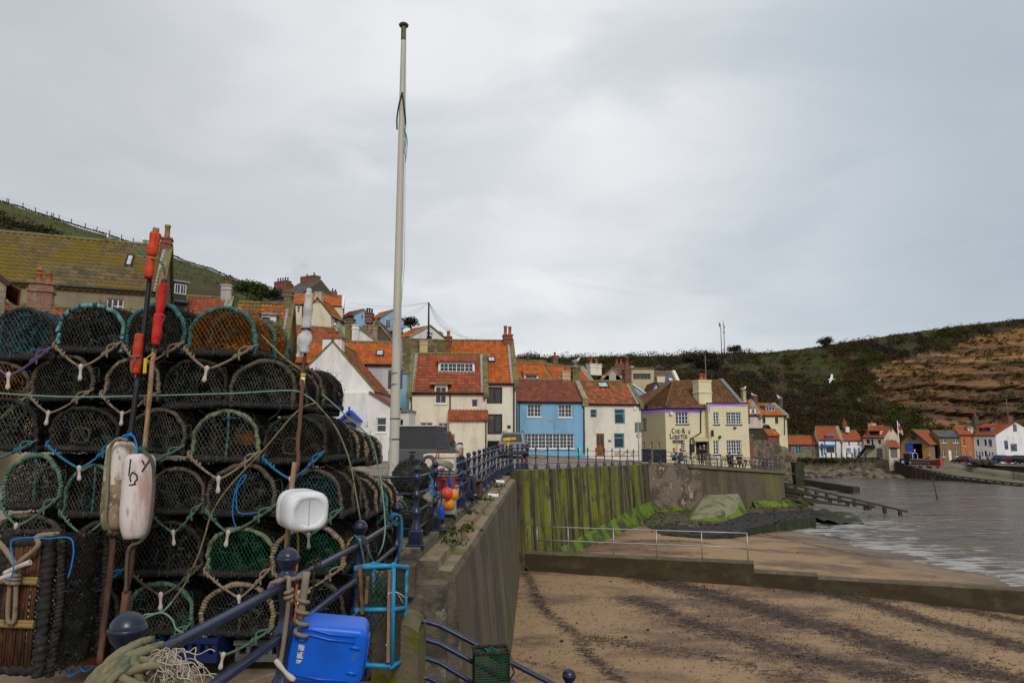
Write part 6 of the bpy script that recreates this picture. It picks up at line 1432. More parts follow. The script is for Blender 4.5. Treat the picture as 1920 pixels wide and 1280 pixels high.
r5_=empty('stair_railing',(-.84,6.5,-1.2),0,'navy hand rails running down the beach stair from the mossy pier','railing');o_=Vector(r5_.location)
for(py0,py1,px1)in((1163,1290,1052),(1197,1290,980),(1232,1290,905),(1268,1300,850)):
 a=P(800,py0,6.6);b_=P(px1,py1,6.6);q=P(796,py0,6.55)
 m_=P(812,py0+2.5,6.6)
 e=m_+(b_-m_)*1.5;mb=MB();mb.tube(resample([q-Vector((.1,0,0))-o_,m_-o_,e-o_],.12),.024,8);mb.build('rail',m_navy,r5_)
add_post(r5_,P(1067,1266,6.4)-Vector((0,0,1.12))-o_)
base=Vector((P(738,893,13.5).x,13.5,-.05));fpz=P(757,52,13.5).z
lean=P(757,52,13.5).x-base.x
m_pole=M('pole_paint',(.50,.465,.39),[((.42,.38,.30),(5,5,.8),.5,.66,.7)],rough=.45)
fp=empty('flagpole',base,0,'tall off white flagpole with a dark mushroom cap rising beside the pots','flagpole')
top=Vector((lean,0,fpz-base.z))
mb=MB();q=resample([Vector((0,0,0)),top],.4);mb.tube(q,[lerp(.105,.050,i/(len(q)-1))for i in range(len(q))],14);mb.build('pole',m_pole,fp)
mb=MB();mb.lathe([(.055,-.3),(.056,-.02),(.04,0),(.07,.01),(.10,.035),(.105,.06),(.08,.085),(.001,.1)],top,14);mb.build('cap',M('cap_bronze',(.10,.095,.05),[((.05,.05,.03),8.,.5,.6)],rough=.5),fp)
for z in(.35,1.62,2.02):
 mb=MB();mb.lathe([(lerp(.105,.05,z/fpz)+.002,-.012),(lerp(.105,.05,z/fpz)+.008,0),(lerp(.105,.05,z/fpz)+.002,.012)],(lean*z/fpz,0,z),14);mb.build('band',p_black,fp)
mb=MB()
for dx in(.10,.135):mb.tube([Vector((lean+.06,-.05,top.z-.05)),Vector((lean*.5+dx,-.06,top.z*.5)),Vector((dx*.2-.1,-.09,1.2)),Vector((-.25-dx,-.09,.5))],.006,4)
mb.build('halyard',M('halyard',(.45,.5,.46),rough=.9),fp)
mb=MB();zb=P(755,200,13.5).z-base.z;zx=lean*zb/top.z
for sx in(-1,1):mb.tube(spl([(zx+.01,-.065,zb+.28),(zx+sx*.05,-.075,zb-.0),(zx+sx*.088,-.06,zb-.3),(zx+sx*.085,-.03,zb-.52)],6),.017,7)
mb.build('shroud_loop',p_black,fp)
mb=MB();
for k in range(3):mb.tube(spl([(zx+.07,-.07,zb-.5),(zx+.10+.02*k,-.08,zb-.75),(zx+.075+.03*k,-.08,zb-1.0),(zx+.11,-.08,zb-1.05-.1*k)],5),.007,4)
mb.build('cord',M('teal_cord',(.08,.26,.26),rough=.9),fp)
sg=empty('road_sign',P(741,711,13.64),0,'grey back of a small rounded road sign strapped to the flagpole','road sign')
mb=MB();mb.bbox(-.145,.145,0,.02,-.19,.19,.03);mb.build('plate',fl('sign_back',(.09,.095,.10),.6),sg)
for z in(-.11,.11):mb=MB();mb.tube([(.11*math.cos(a),-.13+.115*math.sin(a),z)for a in np.linspace(0,2*PI,17)],.01,5);mb.build('strap',p_grey,sg)
def pole(name,label,cat,px,py,Y,h,r=.035):
 o=empty(name,P(px,py,Y),0,label,cat);mb=MB();mb.cyl((0,0,-.1),(0,0,h),r,sides=7);mb.build('pole',m_galv,o);return o
sp=pole('traffic_sign','grey pole with a back facing plate above a small round sign','traffic sign',1198,867,51.2,3.1)
mb=MB();mb.bbox(-.24,.24,.04,.06,2.2,2.95,.02);mb.build('plate',fl('sign_green_grey',(.14,.165,.16)),sp)
mb=MB();mb.lathe([(.17,0),(.17,.02),(.001,.02)],(0,-.05,1.97),16,0,False,Matrix.Rotation(PI/2,4,'X'));mb.build('roundel',M('roundel_red',(.40,.04,.04)),sp)
mb=MB();mb.lathe([(.12,0),(.12,.025),(.001,.025)],(0,-.055,1.97),16,0,False,Matrix.Rotation(PI/2,4,'X'));mb.build('disc',M('roundel_white',(.6,.6,.6),[((.1,.1,.1),14.,.56,.6)]),sp)
sp=pole('sign_pole','slim galvanised pole with two small finger boards in front of the pub','sign pole',1270,869,55.4,2.75);mb=MB();mb.bbox(-.45,-.05,-.02,.0,1.95,2.08,.01);mb.bbox(-.09,.09,-.05,-.03,1.7,2.25,.01);mb.build('plate',p_grey,sp)
sb=empty('sandwich_board',P(1087,856,56.2),.1,'turquoise standing board with a white disc against the blue cottage','sign board')
mb=MB();mb.beam((0,0,0),(0,.18,.95),.58,.04,(0,1,0));mb.build('panel',fl('turq_board',(.03,.44,.50),.5),sb)
mb=MB();mb.lathe([(.17,0),(.17,.015),(.001,.015)],(0,.07,.58),18,0,False,Matrix.Rotation(R(79),4,'X'));mb.build('disc',M('board_disc',(.65,.68,.62),[((.15,.35,.12),6.,.5,.58)]),sb)
m_bin=M('black_bin',(.016,.016,.018),[((.04,.04,.04),6.,.55,.65)],rough=.4)
for(px0,px1,pt,pb,lab)in((1206,1222,841,867,'smaller black wheeled bin at the left end of the terrace'),(1227,1250,842,868,'larger black lidded bin beside the pub wall')):
 a,b_=P(px0,pb,57),P(px1,pb,57);o=empty('wheelie_bin',a,0,lab,'bin','black bins by the pub');w_=b_.x-a.x;hh=P(px0,pt,57).z-a.z
 mb=MB();mb.bbox(0,w_,0,.7,.06,hh-.1,.03);mb.build('body',m_bin,o)
 mb=MB();mb.bbox(-.03,w_+.03,-.05,.72,hh-.098,hh-.02,.02);mb.build('lid',m_bin,o)
 for x in(.1,w_-.1):mb=MB();mb.cyl((x-.04,.1,.07),(x+.04,.1,.07),.07,sides=10);mb.build('wheel',p_black,o)
te=empty('telescope',P(953,851,31.0),R(20),'yellow coin telescope on a stand at the end of the promenade railing','telescope')
p_yel=fl('yellow_enamel',(.62,.33,.012),.4)
zt_=P(953,825,31).z-te.location.z
mb=MB();mb.cyl((0,0,0),(0,0,zt_-.05),.06,.05,10);mb.build('stand',p_yel,te)
mb=MB();mb.cyl((-.18,0,zt_),(.12,0,zt_+.04),.10,.09,12);mb.cyl((.12,0,zt_+.04),(.36,0,zt_+.06),.07,.075,12);mb.ball((-.18,0,zt_),.1,10,8);mb.build('barrel',p_yel,te)
for(px,py,Y,lab)in((938,903,22.6,'farther white plastic pipe end on the sea wall ledge'),(925,929,18.2,'nearer white plastic pipe end on the sea wall ledge')):
 p=P(px,py,Y);mb=MB();mb.tube([(-.13,.02,.015),(.13,-.02,-.01)],.052,12,cap=False);mb.tube([(.13,-.02,-.01),(-.13,.02,.015)],.044,12,cap=False);mb.lathe([(.052,0),(.058,.0),(.058,.05),(.052,.05)],(.08,-.01,0),12,0,True,Matrix.Rotation(PI/2,4,'Y'));o=mb.build('drain_pipe',p_white);o.location=p;tag(o,lab,'pipe','pipe ends on the wall')
for(px,lab)in((984,'red barrier foot by the last railing post'),):
 o=empty('barrier',P(px+2,873,33.5),0,lab,'barrier');mb=MB();mb.bbox(-.10,-.03,0,.06,-.1,.28,.01);mb.bbox(.03,.10,0,.06,-.1,.28,.01);mb.bbox(-.10,.10,-.01,.07,.18,.24,.01);mb.build('leg',fl('red_plastic',(.5,.02,.015)),o)
mb=MB()
for(px,py,Y,r)in((852,1000,12.3,.16),(848,1018,11.6,.14),(882,962,14.6,.12),(912,938,17.5,.12),(838,1000,12.6,.14),(876,990,13.2,.07),(935,913,21,.1)):
 b_=P(px,py,Y);n=46;c=np.array([tuple(b_+Vector((RN.gauss(0,r),RN.gauss(0,r),abs(RN.gauss(0,r*.4)))))for _ in range(n)]);mb.leaves(c,.045)
tag(mb.build('ledge_weeds',m_leafgreen),kind='stuff')
# ================================================================ lobster pots
def rp(name,c,rnd=.4,dirt=(.05,.045,.035),lo=.55):return M(name,c,[(dirt,14.,lo,lo+.12,.85),(tuple(min(1,x*1.5+.02)for x in c),40.,.6,.7,.5)],rough=.95,rnd=rnd,spec=.12,bump=(.6,90.,.004))
r_teal=rp('teal_rope',(0.050,0.144,0.137));r_green=rp('green_rope',(0.086,0.155,0.108));r_beige=rp('beige_rope',(0.230,0.176,0.119));r_brown=rp('brown_binding',(.10,.078,.058));r_dark=rp('dark_binding',(.032,.027,.023));r_blue=rp('blue_rope',(0.029,0.151,0.259));r_purple=rp('purple_rope',(0.130,0.079,0.158));r_khaki=rp('khaki_rope',(0.194,0.173,0.094));r_greenbeige=rp('faded_green_binding',(0.151,0.169,0.112));r_stripe=rp('striped_teal_binding',(0.094,0.194,0.194),.95)
r_line=rp('pale_teal_line',(0.166,0.274,0.238),.2,lo=.62);r_bblue=M('bright_blue_twine',(.01,.17,.50),rough=.6)
n_black=M('black_twine',(.062,.056,.048),[((.15,.15,.13),25.,.6,.68,.7)],rough=.95,spec=.1);n_orange=M('orange_twine',(.30,.115,.02),[((.12,.06,.02),9.,.5,.6)],rough=.95,spec=.1);n_bluetw=M('blue_grey_twine',(.07,.14,.165),[((.04,.05,.05),8.,.5,.62)],rough=.95,spec=.1);n_green=M('green_twine',(.015,.135,.07),[((.01,.06,.035),8.,.5,.62)],rough=.9,spec=.1)
n_grey=M('grey_twine',(.12,.115,.10),[((.03,.03,.03),9.,.5,.6)],rough=.95,spec=.1)
n_tangle=M('tangled_twine',(.026,.023,.020),[((.02,.06,.045),5.,.58,.64,.6),((.10,.05,.02),6.,.62,.68,.6),((.13,.13,.12),30.,.64,.7,.7)],rough=.97,spec=.08)
m_rubber=M('rubber_strip',(.018,.017,.017),[((.05,.045,.04),18.,.55,.66,.8)],rough=.8,bump=(.8,40.,.008));m_speck=M('barnacle',(.30,.28,.25),rough=.9,perobj=False)
p_toggle=M('toggle_plastic',(.50,.43,.39),[((.42,.34,.29),12.,.52,.66,.8)],rough=.55)
m_frizz=M('loose_twine',(.05,.13,.115),[((.10,.06,.03),4.,.5,.56),((.12,.115,.10),7.,.58,.64)],rough=.95,spec=.1);m_barn=M('dried_weed',(.075,.058,.036),[((.03,.045,.018),7.,.5,.6),((.20,.185,.16),25.,.62,.68)],rough=.95,rnd=.5,spec=.1)
PW,PH,PD=.60,.43,.74
def arch(t,w=PW/2-.02,h=PH-.02,y=0,z0=.03):
 """t 0..1 along the hoop from left foot over the top to the right foot"""
 s=.46
 if t<.2:return Vector((-w,y,lerp(z0,h*s,t/.2)))
 if t>.8:return Vector((w,y,lerp(h*s,z0,(t-.8)/.2)))
 a=PI*(1-(t-.2)/.6);c,q=math.cos(a),math.sin(a);e=.95
 return Vector((w*math.copysign(abs(c)**e,c),y,h*s+h*(1-s)*q**e))
def inside(x,z,w=PW/2-.03,h=PH-.035):
 s=.46
 if z<.045 or abs(x)>w:return False
 if z<h*s:return True
 return(abs(x)/w)**2.1+((z-h*s)/(h*(1-s)))**2.1<1
def diamond(mb,test,fn,du=.036,ratio=1.55,u0=-.6,u1=.6,v0=0,v1=.45,r=.002,jit=.004,mat=0,ph=0.):
 """two families of strands over (u,v); fn maps to 3-D; test keeps points inside"""
 A,B=[],[]
 n=int((u1-u0+(v1-v0))/du)+4;st=.03
 off=NP.normal(0,jit,4096)
 def w_(u,v):k=int((u*977+v*613)*31)%4093;return u+off[k]*.8,v+off[k+1]*.8
 for s_ in(-1,1):
  for i in range(-n,n):
   ub=i*du+ph
   prev=None;v=v0
   while v<=v1+1e-6:
    u=ub+s_*(v-v0)/ratio
    a=NZ.noise(Vector((u*5,v*5,ph*7)))*jit*2.2;uu,vv=u+a,v+NZ.noise(Vector((u*5,v*5,9+ph*7)))*jit*2.2
    ok=test(uu,vv)
    cur=fn(uu,vv)if ok else None
    if prev is not None and cur is not None:A.append(prev);B.append(cur)
    prev=cur;v+=st
 if A:mb.strands([tuple(a)for a in A],[tuple(b)for b in B],r,mat)
def specks(mb,n,fn,size,mat=1):mb.leaves(np.array([tuple(fn())for _ in range(n)]),size,None,mat)
def part(mb,name,mats):
 o=mb.build(name,mats);d=o.data;bpy.data.objects.remove(o);return d
PM={}
mb=MB()
for y in(.03,PD-.02):wrapped(mb,[(-PW/2,y,.03),(PW/2,y,.03)],.030,.03,8,0,.14)
for x in(-PW/2+.02,PW/2-.02):wrapped(mb,[(x,0,.03),(x,PD,.03)],.028,.03,8,0,.14)
for i in range(7):y=lerp(.06,PD-.06,i/6);mb.box(-PW/2,PW/2,y-.022,y+.022,.012,.03)
specks(mb,46,lambda:(RN.gauss(.02,.15),RN.uniform(-.012,.0),RN.uniform(.01,.07)),.0045)
PM['base']=part(mb,'base_frame',[m_rubber,m_speck])
for k in range(3):
 mb=MB();q=[arch(t,y=.02)+Vector((.012*math.sin(t*7+k*2)+RN.gauss(0,.005),.012*math.sin(t*5+k)+RN.gauss(0,.004),-.012*abs(math.sin(t*6+k*1.7))+RN.gauss(0,.004)))for t in np.linspace(0,1,22)]
 wrapped(mb,spl(q,3),.0165+.0015*k,.019+.003*k,8,0,.20);A=np.array([tuple(q[RN.randrange(22)].lerp(q[RN.randrange(22)],0)+Vector((RN.gauss(0,.012),RN.gauss(0,.01),RN.gauss(0,.012))))for _ in range(150)]);mb.strands(A,A+NP.normal(0,.016,A.shape),.0011);PM['hoop%d'%k]=part(mb,'hoop',[r_dark])
for k in range(3):
 mb=MB();bul=lambda x,z:.012-.02*(1-(x/.3)**2)*(1-((z-.2)/.25)**2)*(.5+.5*k)
 diamond(mb,inside,lambda u,v:(u,bul(u,v),v),.036-.003*k,1.5+.15*k,-.34,.34,.03,.43,.0021,.006,0,.011*k)
 PM['front%d'%k]=part(mb,'front_netting',[n_black])
for k in range(3):
 mb=MB();LEN=1.25
 def shell(u,v,o=0.):p=arch(min(1,max(0,u/LEN)),y=v,w=PW/2-.02-o,h=PH-.02-o);d=NZ.noise(Vector((u*6,v*6,k*5)))*.018;return(p.x*(1-.06*math.sin(PI*v/PD*3)**2)+d,p.y,p.z-abs(d)*.8)
 T=lambda u,v:0<=u<=LEN and 0.02<=v<=PD
 diamond(mb,T,shell,.030,1.3,-.7,2.,.02,PD,.0030,.010,0,.007*k);diamond(mb,T,lambda u,v:shell(u,v,.010),.046,.9,-1.,2.2,.02,PD,.0035,.014,0,.02);diamond(mb,T,lambda u,v:shell(u,v,.02),.05,2.,-.6,1.8,.02,PD,.004,.012,0,.03)
 for y in(PD-.02,.46):diamond(mb,inside,lambda u,v:(u,y,v),.026,1.2,-.4,.4,.03,.43,.0032,.010,0,.01);diamond(mb,inside,lambda u,v:(u,y-.02,v),.035,2.2,-.3,.3,.03,.43,.004,.012,0,.01)
 def rp_():p=arch(RN.random(),y=RN.uniform(.03,PD));return p*1.0+Vector((RN.gauss(0,.012),0,RN.gauss(0,.012)))
 mb.leaves(np.array([tuple(rp_())for _ in range(650)]),.014,None,0);specks(mb,60,rp_,.005)
 A=np.array([tuple(rp_())for _ in range(160)]);mb.strands(A,A+NP.normal(0,.03,A.shape),.003)
 mb.leaves(np.array([(RN.uniform(-.25,.25),RN.uniform(.1,.7),abs(RN.gauss(0,.05))+.03)for _ in range(350)]),.03,None,0)
 for _ in range(16):
  p=[Vector((RN.uniform(-.25,.25),RN.uniform(-.01,.10),RN.uniform(.05,.36)))]
  for _ in range(4):p.append(p[-1]+Vector((RN.gauss(0,.05),RN.gauss(0,.02),RN.gauss(-.01,.04))))
  mb.tube(spl(p,4),.0026,4,mat=2)
 for _ in range(9):
  x,z=RN.uniform(-.2,.2),RN.uniform(.06,.3);mb.leaves(np.array([(x+RN.gauss(0,.03),RN.uniform(.02,.12),z+RN.gauss(0,.03))for _ in range(26)]),.012,None,3)
 PM['shell%d'%k]=part(mb,'side_netting',[n_tangle,m_speck,m_frizz,m_barn])
mb=MB()
q=[(-.13,.06,.1),(.0,.05,.09),(.01,.07,.2),(-.12,.08,.21)];wrapped(mb,spl([*q,q[0]],4),.010,.016,6);
for f in(.33,.66,1.):pass
for t in np.linspace(0,1,26):a=Vector(spl([*q,q[0]],8)[int(t*31)]);mb.strands([tuple(a)],[(a.x*.8-.08,.42,a.z*1.0+.05)],.0024)
PM['eye']=part(mb,'entrance',[r_brown])
mb=MB();diamond(mb,lambda u,v:.03<u<.24 and .14<v<.30,lambda u,v:(u,.10+.1*u,v-.08*u),.018,1.,-.3,.5,.1,.34,.0032,.004);PM['funnel']=part(mb,'entrance',[n_orange])
mb=MB();wrapped(mb,[(.01,.022,.03),(.02,.016,.2),(.012,.02,PH-.03)],.011,.03,7,0,.1);PM['bar']=part(mb,'centre_bar',[r_dark])
for k,(xm,zm,yb)in enumerate(((0.,-.115,-.06),(.05,-.13,-.07),(-.06,-.105,-.06),(.0,-.05,-.05))):
 mb=MB();L_,R_=Vector((-.285,-.015,.07)),Vector((.285,-.015,.085));mid=Vector((xm,yb,zm))
 pts=[L_+Vector((0,.03,.02)),L_,L_.lerp(mid,.35)+Vector((0,-.01,-.02)),L_.lerp(mid,.75)+Vector((0,0,-.02)),mid,R_.lerp(mid,.75)+Vector((0,0,-.02)),R_.lerp(mid,.35)+Vector((0,-.01,-.02)),R_,R_+Vector((0,.03,.02))]
 rope(mb,pts,.0105,.055);
 for(e,t)in((L_,.0),(R_,.0),(L_,.28),(R_,.3)):
  a=e.lerp(mid,t)+Vector((0,-.004,-.012));d=(mid-e).normalized();mb.tube([a+Vector((math.cos(q_)*.004,-.012*math.sin(q_)-.003,.014*math.cos(q_)))+d*(q_*.006)for q_ in np.linspace(0,11,26)],.0085,6)
 rope(mb,[R_+Vector((0,-.01,0)),R_.lerp(mid,.3)+Vector((.0,-.012,.03)),R_.lerp(mid,.36)+Vector((.02,-.012,-.05))],.008,.045)
 PM['bridle%d'%k]=part(mb,'bridle',[r_beige])
 mb=MB();ang=RN.uniform(-.15,.15);T4=Matrix.Rotation(ang,3,'Y')@Matrix.Diagonal((1,.7,1))
 mb.lathe([(.001,.012),(.014,.006),(.019,-.006),(.019,-.022),(.013,-.036),(.0115,-.055),(.0115,-.07),(.015,-.086),(.019,-.10),(.018,-.115),(.010,-.125),(.001,-.128)],mid+Vector((0,-.008,.012)),12,0,True,T4)
 PM['toggle%d'%k]=part(mb,'toggle',[p_toggle])
def pobj(name,key,parent,mat=None,slot=0):
 o=bpy.data.objects.new(name,PM[key]);COL.objects.link(o);o.parent=parent
 if mat is not None:o.material_slots[slot].link='OBJECT';o.material_slots[slot].material=mat
 return o
POTNO=[0]
def pot(label,loc,w,h,hoop=None,net=None,rope_=None,shell=None,rz=0.,eye=None,bar=None,bridle=None,group='lobster pots stacked on the quay',tilt=0.,hoops=3,back=None,toggle=True,d=1.):
 k=POTNO[0];POTNO[0]+=1
 o=empty('lobster_pot',loc,rz,label,'lobster pot',group);o.rotation_euler=(0,tilt,rz);o.scale=(w/PW,d,h/PH)
 pobj('base_frame','base',o)
 for j in range(hoops):
  q=pobj('hoop','hoop%d'%((k+j)%3),o,hoop if j==0 else(back or r_dark));q.location=(0,(0,.36,.70)[j],0)
 pobj('front_netting','front%d'%(k%3),o,net or n_black);pobj('side_netting','shell%d'%(k%3),o,shell)
 if bar:pobj('centre_bar','bar',o,bar)
 if eye=='eye':pobj('entrance','eye',o)
 elif eye:pobj('entrance','funnel',o,eye)
 if rope_ is not None:
  b=k%3 if bridle is None else bridle;q=pobj('bridle','bridle%d'%b,o,rope_)
  if toggle:pobj('toggle','toggle%d'%b,q)
 return o
YF=5.62
POTS=[(-42,104,676,572,r_dark,n_bluetw,r_purple,dict(shell=n_bluetw),'blue netted pot with a purple rope bridle at the left end of the top row'),(100,226,662,566,r_stripe,n_black,r_beige,dict(bridle=0),'pot with a black and teal striped hoop in the top row'),(226,346,662,569,r_teal,n_black,r_beige,dict(),'teal hooped pot behind the two red flags in the top row'),(341,482,668,576,r_teal,n_orange,r_beige,dict(shell=n_orange,back=r_teal,bridle=2),'orange netted pot with thick teal hoops at the right of the top row'),(-85,46,766,668,r_brown,n_orange,r_beige,dict(),'orange netted pot cut by the photo edge in the second row'),(55,174,752,664,r_brown,n_black,r_beige,dict(),'brown hooped pot under the striped pot, pale bridle hanging to the third row'),(183,300,752,668,r_beige,n_black,r_beige,dict(),'beige bound pot behind the yellow tag in the second row'),(304,424,766,672,r_dark,n_grey,None,dict(bar=r_dark),'dark pot without a bridle under the orange netted pot'),(428,552,766,675,r_brown,n_grey,None,dict(back=r_brown),'grey brown bound pot at the right end of the second row'),(-72,64,846,746,r_dark,n_grey,r_teal,dict(bridle=3,toggle=False),'dark pot with a straight teal rope at the left of the third row'),(86,216,848,756,r_dark,n_grey,r_blue,dict(eye='eye',bridle=1),'dark pot with a bright blue bridle and square entrance in the third row'),(232,344,850,764,r_brown,n_grey,r_green,dict(),'brown pot behind the wooden pole in the third row'),(350,486,868,770,r_greenbeige,n_grey,r_beige,dict(bar=r_teal,eye=n_orange),'faded green bound pot with a red entrance net, centre of the third row'),(490,612,870,772,r_dark,n_black,r_blue,dict(eye='eye',bridle=0),'black pot with a blue bridle and two toggles right of the faded green pot'),(-2,114,956,848,r_green,n_grey,r_green,dict(bar=r_teal),'green roped pot with a teal centre bar at the left of the fourth row'),(112,222,972,866,r_green,n_grey,r_green,dict(bar=r_teal),'green roped pot just left of the white floats'),(272,382,966,868,r_brown,n_grey,r_green,dict(),'brown bound pot just right of the white floats'),(382,518,970,872,r_brown,n_grey,r_green,dict(bar=r_dark),'brown bound pot behind the loose blue twine in the fourth row'),(526,642,974,878,r_brown,n_bluetw,r_green,dict(back=r_brown),'pot with blue netting behind the white plastic can'),(-30,112,1068,956,r_brown,n_grey,None,dict(),'brown pot half hidden behind the upright slatted pot'),(116,238,1086,976,r_dark,n_black,r_blue,dict(),'black pot behind the float stems in the fifth row'),(242,378,1082,980,r_dark,n_black,r_brown,dict(bar=r_dark),'black pot with a brown bridle between the float stems and the green netted pot'),(380,512,1084,984,r_greenbeige,n_green,r_beige,dict(),'pot with bright green netting in the middle of the fifth row'),(510,648,1082,986,r_beige,n_green,r_beige,dict(),'beige bound pot with green netting behind the nearest railing'),(100,222,1194,1088,r_brown,n_black,None,dict(),'dark bottom row pot behind the leaning float stems'),(232,360,1194,1086,r_green,n_grey,r_green,dict(bridle=2),'green roped pot at the bottom beside the big blue ball post'),(370,514,1196,1088,r_beige,n_black,r_green,dict(bar=r_brown),'beige bound bottom pot with a green bridle behind the top rail'),(522,650,1196,1090,r_brown,n_black,None,dict(),'brown bottom pot behind the second railing post')]
for i,(xl,xr,yb,yt,ho,ne,ro,ex,lab)in enumerate(POTS):
 Yp=YF+RN.uniform(-.03,.04)+(.06 if yb<770 else 0);a,b_=P(xl,yb,Yp),P(xr,yb,Yp);c=(a+b_)/2;hh=(P(0,yt,Yp).z-a.z)*RN.uniform(.95,1.06)
 pot(lab,c,(b_-a).length,hh,ho,ne,ro,rz=RN.uniform(-.10,.10),tilt=RN.gauss(0,.035),**ex)
HID='dark pot of the second rank showing only through the netting of the front pots'
for(xl,xr,yb,yt,ho,ne,ro,ex,lab)in POTS:
 if xr>600 or yb<700:continue
 a,b_=P(xl,yb,YF+.05),P(xr,yb,YF+.05);c=(a+b_)/2+Vector((RN.uniform(-.05,.05),.80,-.02));hh=P(0,yt,YF).z-a.z
 pot(HID,c,(b_-a).length*1.04,hh,r_dark,n_black,None,hoops=2)
for(xr,yb,yt,Y0,ho,bk_,sh,lab)in((608,766,682,6.46,r_brown,r_dark,None,'dark brown pot just behind the right end of the second row'),(657,872,790,6.45,r_teal,r_beige,None,'teal framed pot on the right flank behind the black pot'),(690,874,806,7.2,r_beige,r_beige,None,'beige hooped pot farthest back on the right flank, third layer up'),(690,975,890,6.44,r_brown,r_beige,None,'brown pot on the right flank below the teal framed pot'),(725,980,898,7.2,r_teal,r_beige,None,'farthest pot on the right flank near the last blue ball post'),(693,1075,985,6.44,r_brown,r_dark,None,'netted pot low on the right flank behind the third railing post'),(722,1070,988,7.2,r_brown,r_brown,None,'brown pot low at the far right corner of the stack'),(690,1170,1082,6.44,r_dark,r_dark,None,'lowest pot on the right flank behind the blue framed trap')):
 b_=P(xr,yb,Y0);w_=.62;hh=P(0,yt,Y0).z-b_.z
 pot(lab,b_-Vector((w_/2,0,0)),w_,hh,ho,n_black,r_teal if ho==r_teal else None,back=bk_,shell=sh,toggle=False)
for(cx,yb,yt)in((440,700,606),(330,690,590),(200,690,590),(70,700,594)):
 a=P(cx,yb,6.5);pot('netted pot behind the top row, only its back showing',a,.62,P(0,yt,6.5).z-a.z,r_teal,n_orange if cx>400 else n_black,None,shell=n_orange if cx>400 else None,back=r_dark)
def crate(label,px0,px1,pyt,pyb,Y,c,d=.5):
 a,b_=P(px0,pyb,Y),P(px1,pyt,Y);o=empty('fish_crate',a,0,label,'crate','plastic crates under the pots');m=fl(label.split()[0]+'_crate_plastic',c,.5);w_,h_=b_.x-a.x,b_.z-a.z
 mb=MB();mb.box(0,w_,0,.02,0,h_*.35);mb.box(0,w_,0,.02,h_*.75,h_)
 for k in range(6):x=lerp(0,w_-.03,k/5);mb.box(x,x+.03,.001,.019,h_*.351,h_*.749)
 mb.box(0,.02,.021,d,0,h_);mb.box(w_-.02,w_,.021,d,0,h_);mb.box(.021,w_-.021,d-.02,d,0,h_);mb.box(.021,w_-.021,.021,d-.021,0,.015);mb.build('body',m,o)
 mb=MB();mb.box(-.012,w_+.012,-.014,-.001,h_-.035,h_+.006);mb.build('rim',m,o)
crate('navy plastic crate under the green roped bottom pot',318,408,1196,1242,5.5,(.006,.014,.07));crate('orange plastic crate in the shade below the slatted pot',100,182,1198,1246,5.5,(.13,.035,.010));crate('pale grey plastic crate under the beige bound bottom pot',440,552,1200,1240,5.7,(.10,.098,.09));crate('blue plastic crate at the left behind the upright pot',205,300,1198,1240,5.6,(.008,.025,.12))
Ys=4.75;a,b_=P(-30,1268,Ys),P(142,1000,Ys);up=empty('slatted_pot',a,R(-6),'upright pot standing on end with rusty slats and a beige toggle rope','lobster pot')
W_,H_=b_.x-a.x,b_.z-a.z
m_rust=M('rusty_slat',(.105,.042,.018),[((.045,.024,.014),6.,.44,.6),((.20,.10,.04),15.,.62,.7,.6)],rough=.9,bump=(.6,30.,.008))
mb=MB()
for x in(.04,W_-.17):wrapped(mb,[(x,.04,0),(x,.04,H_)],.04,.05,9,0,.12)
for z in(.04,H_-.06):wrapped(mb,[(0,.04,z),(W_-.13,.04,z)],.035,.05,9,0,.12)
mb.build('base_frame',m_rubber,up)
for k in range(14):x=lerp(.07,W_-.22,k/13)+RN.uniform(-.006,.006);mb=MB();mb.tube([(x,.02,.05),(x+RN.uniform(-.008,.008),.015,H_*.5),(x+RN.uniform(-.008,.008),.02,H_-.08)],.009,5);mb.build('slat',m_rust,up)
for z in(H_*.36,H_*.66):
 mb=MB();rope(mb,[(.0,.0,z),(W_*.4,-.012,z+.004),(W_-.2,0,z)],.02,.06);rope(mb,[(.0,.0,z+.022),(W_*.4,-.012,z+.026),(W_-.2,0,z+.022)],.013,.05);mb.build('cross_lashing',rp('straw_lashing',(0.259,0.180,0.065))if z<H_*.5 else MATS['straw_lashing'],up)
mb=MB();D_=.45
for(du,ph)in((.035,0),(.05,.01),(.045,.02)):diamond(mb,lambda u,v:0<u<D_ and 0<v<H_,lambda u,v:(W_-.11+.05*math.sin(PI*u/D_)+.02*NZ.noise(Vector((u*9,v*9,ph))),.04+u,v),du,1.2,-1,1.5,0,H_,.004,.012,0,ph)
mb.leaves(np.array([(W_-.09+RN.gauss(0,.02),RN.uniform(.0,D_),RN.uniform(0,H_))for _ in range(900)]),.016,None,0)
for(u_,v_)in((0,.0),):
 diamond(mb,lambda u,v:0<u<W_-.1 and 0<v<H_,lambda u,v:(u,.2,v),.03,1.4,-1,1.6,0,H_,.004,.012);diamond(mb,lambda u,v:0<u<W_-.1 and 0<v<H_,lambda u,v:(u,.32,v),.03,1.1,-1,1.6,0,H_,.005,.012)
mb.build('netting',[n_tangle,m_speck],up)
mb=MB()
for y in(.05,.48):wrapped(mb,[(W_-.10,y,.0),(W_-.07,y,H_*.5),(W_-.10,y,H_)],.022,.03,8,0,.2)
wrapped(mb,[(.0,.06,H_),(W_-.1,.06,H_+.01)],.02,.03,8,0,.2);mb.build('edge_binding',r_dark,up)
mb=MB();kx,kz=.20,H_*.76
rope(mb,[(-.05,-.02,H_+.0),(.08,-.04,H_-.08),(kx,-.06,kz+.03)],.018,.075);rope(mb,[(kx,-.06,kz+.03),(.33,-.04,H_-.07),(W_-.22,-.02,H_-.01),(W_-.1,.03,H_)],.017,.075)
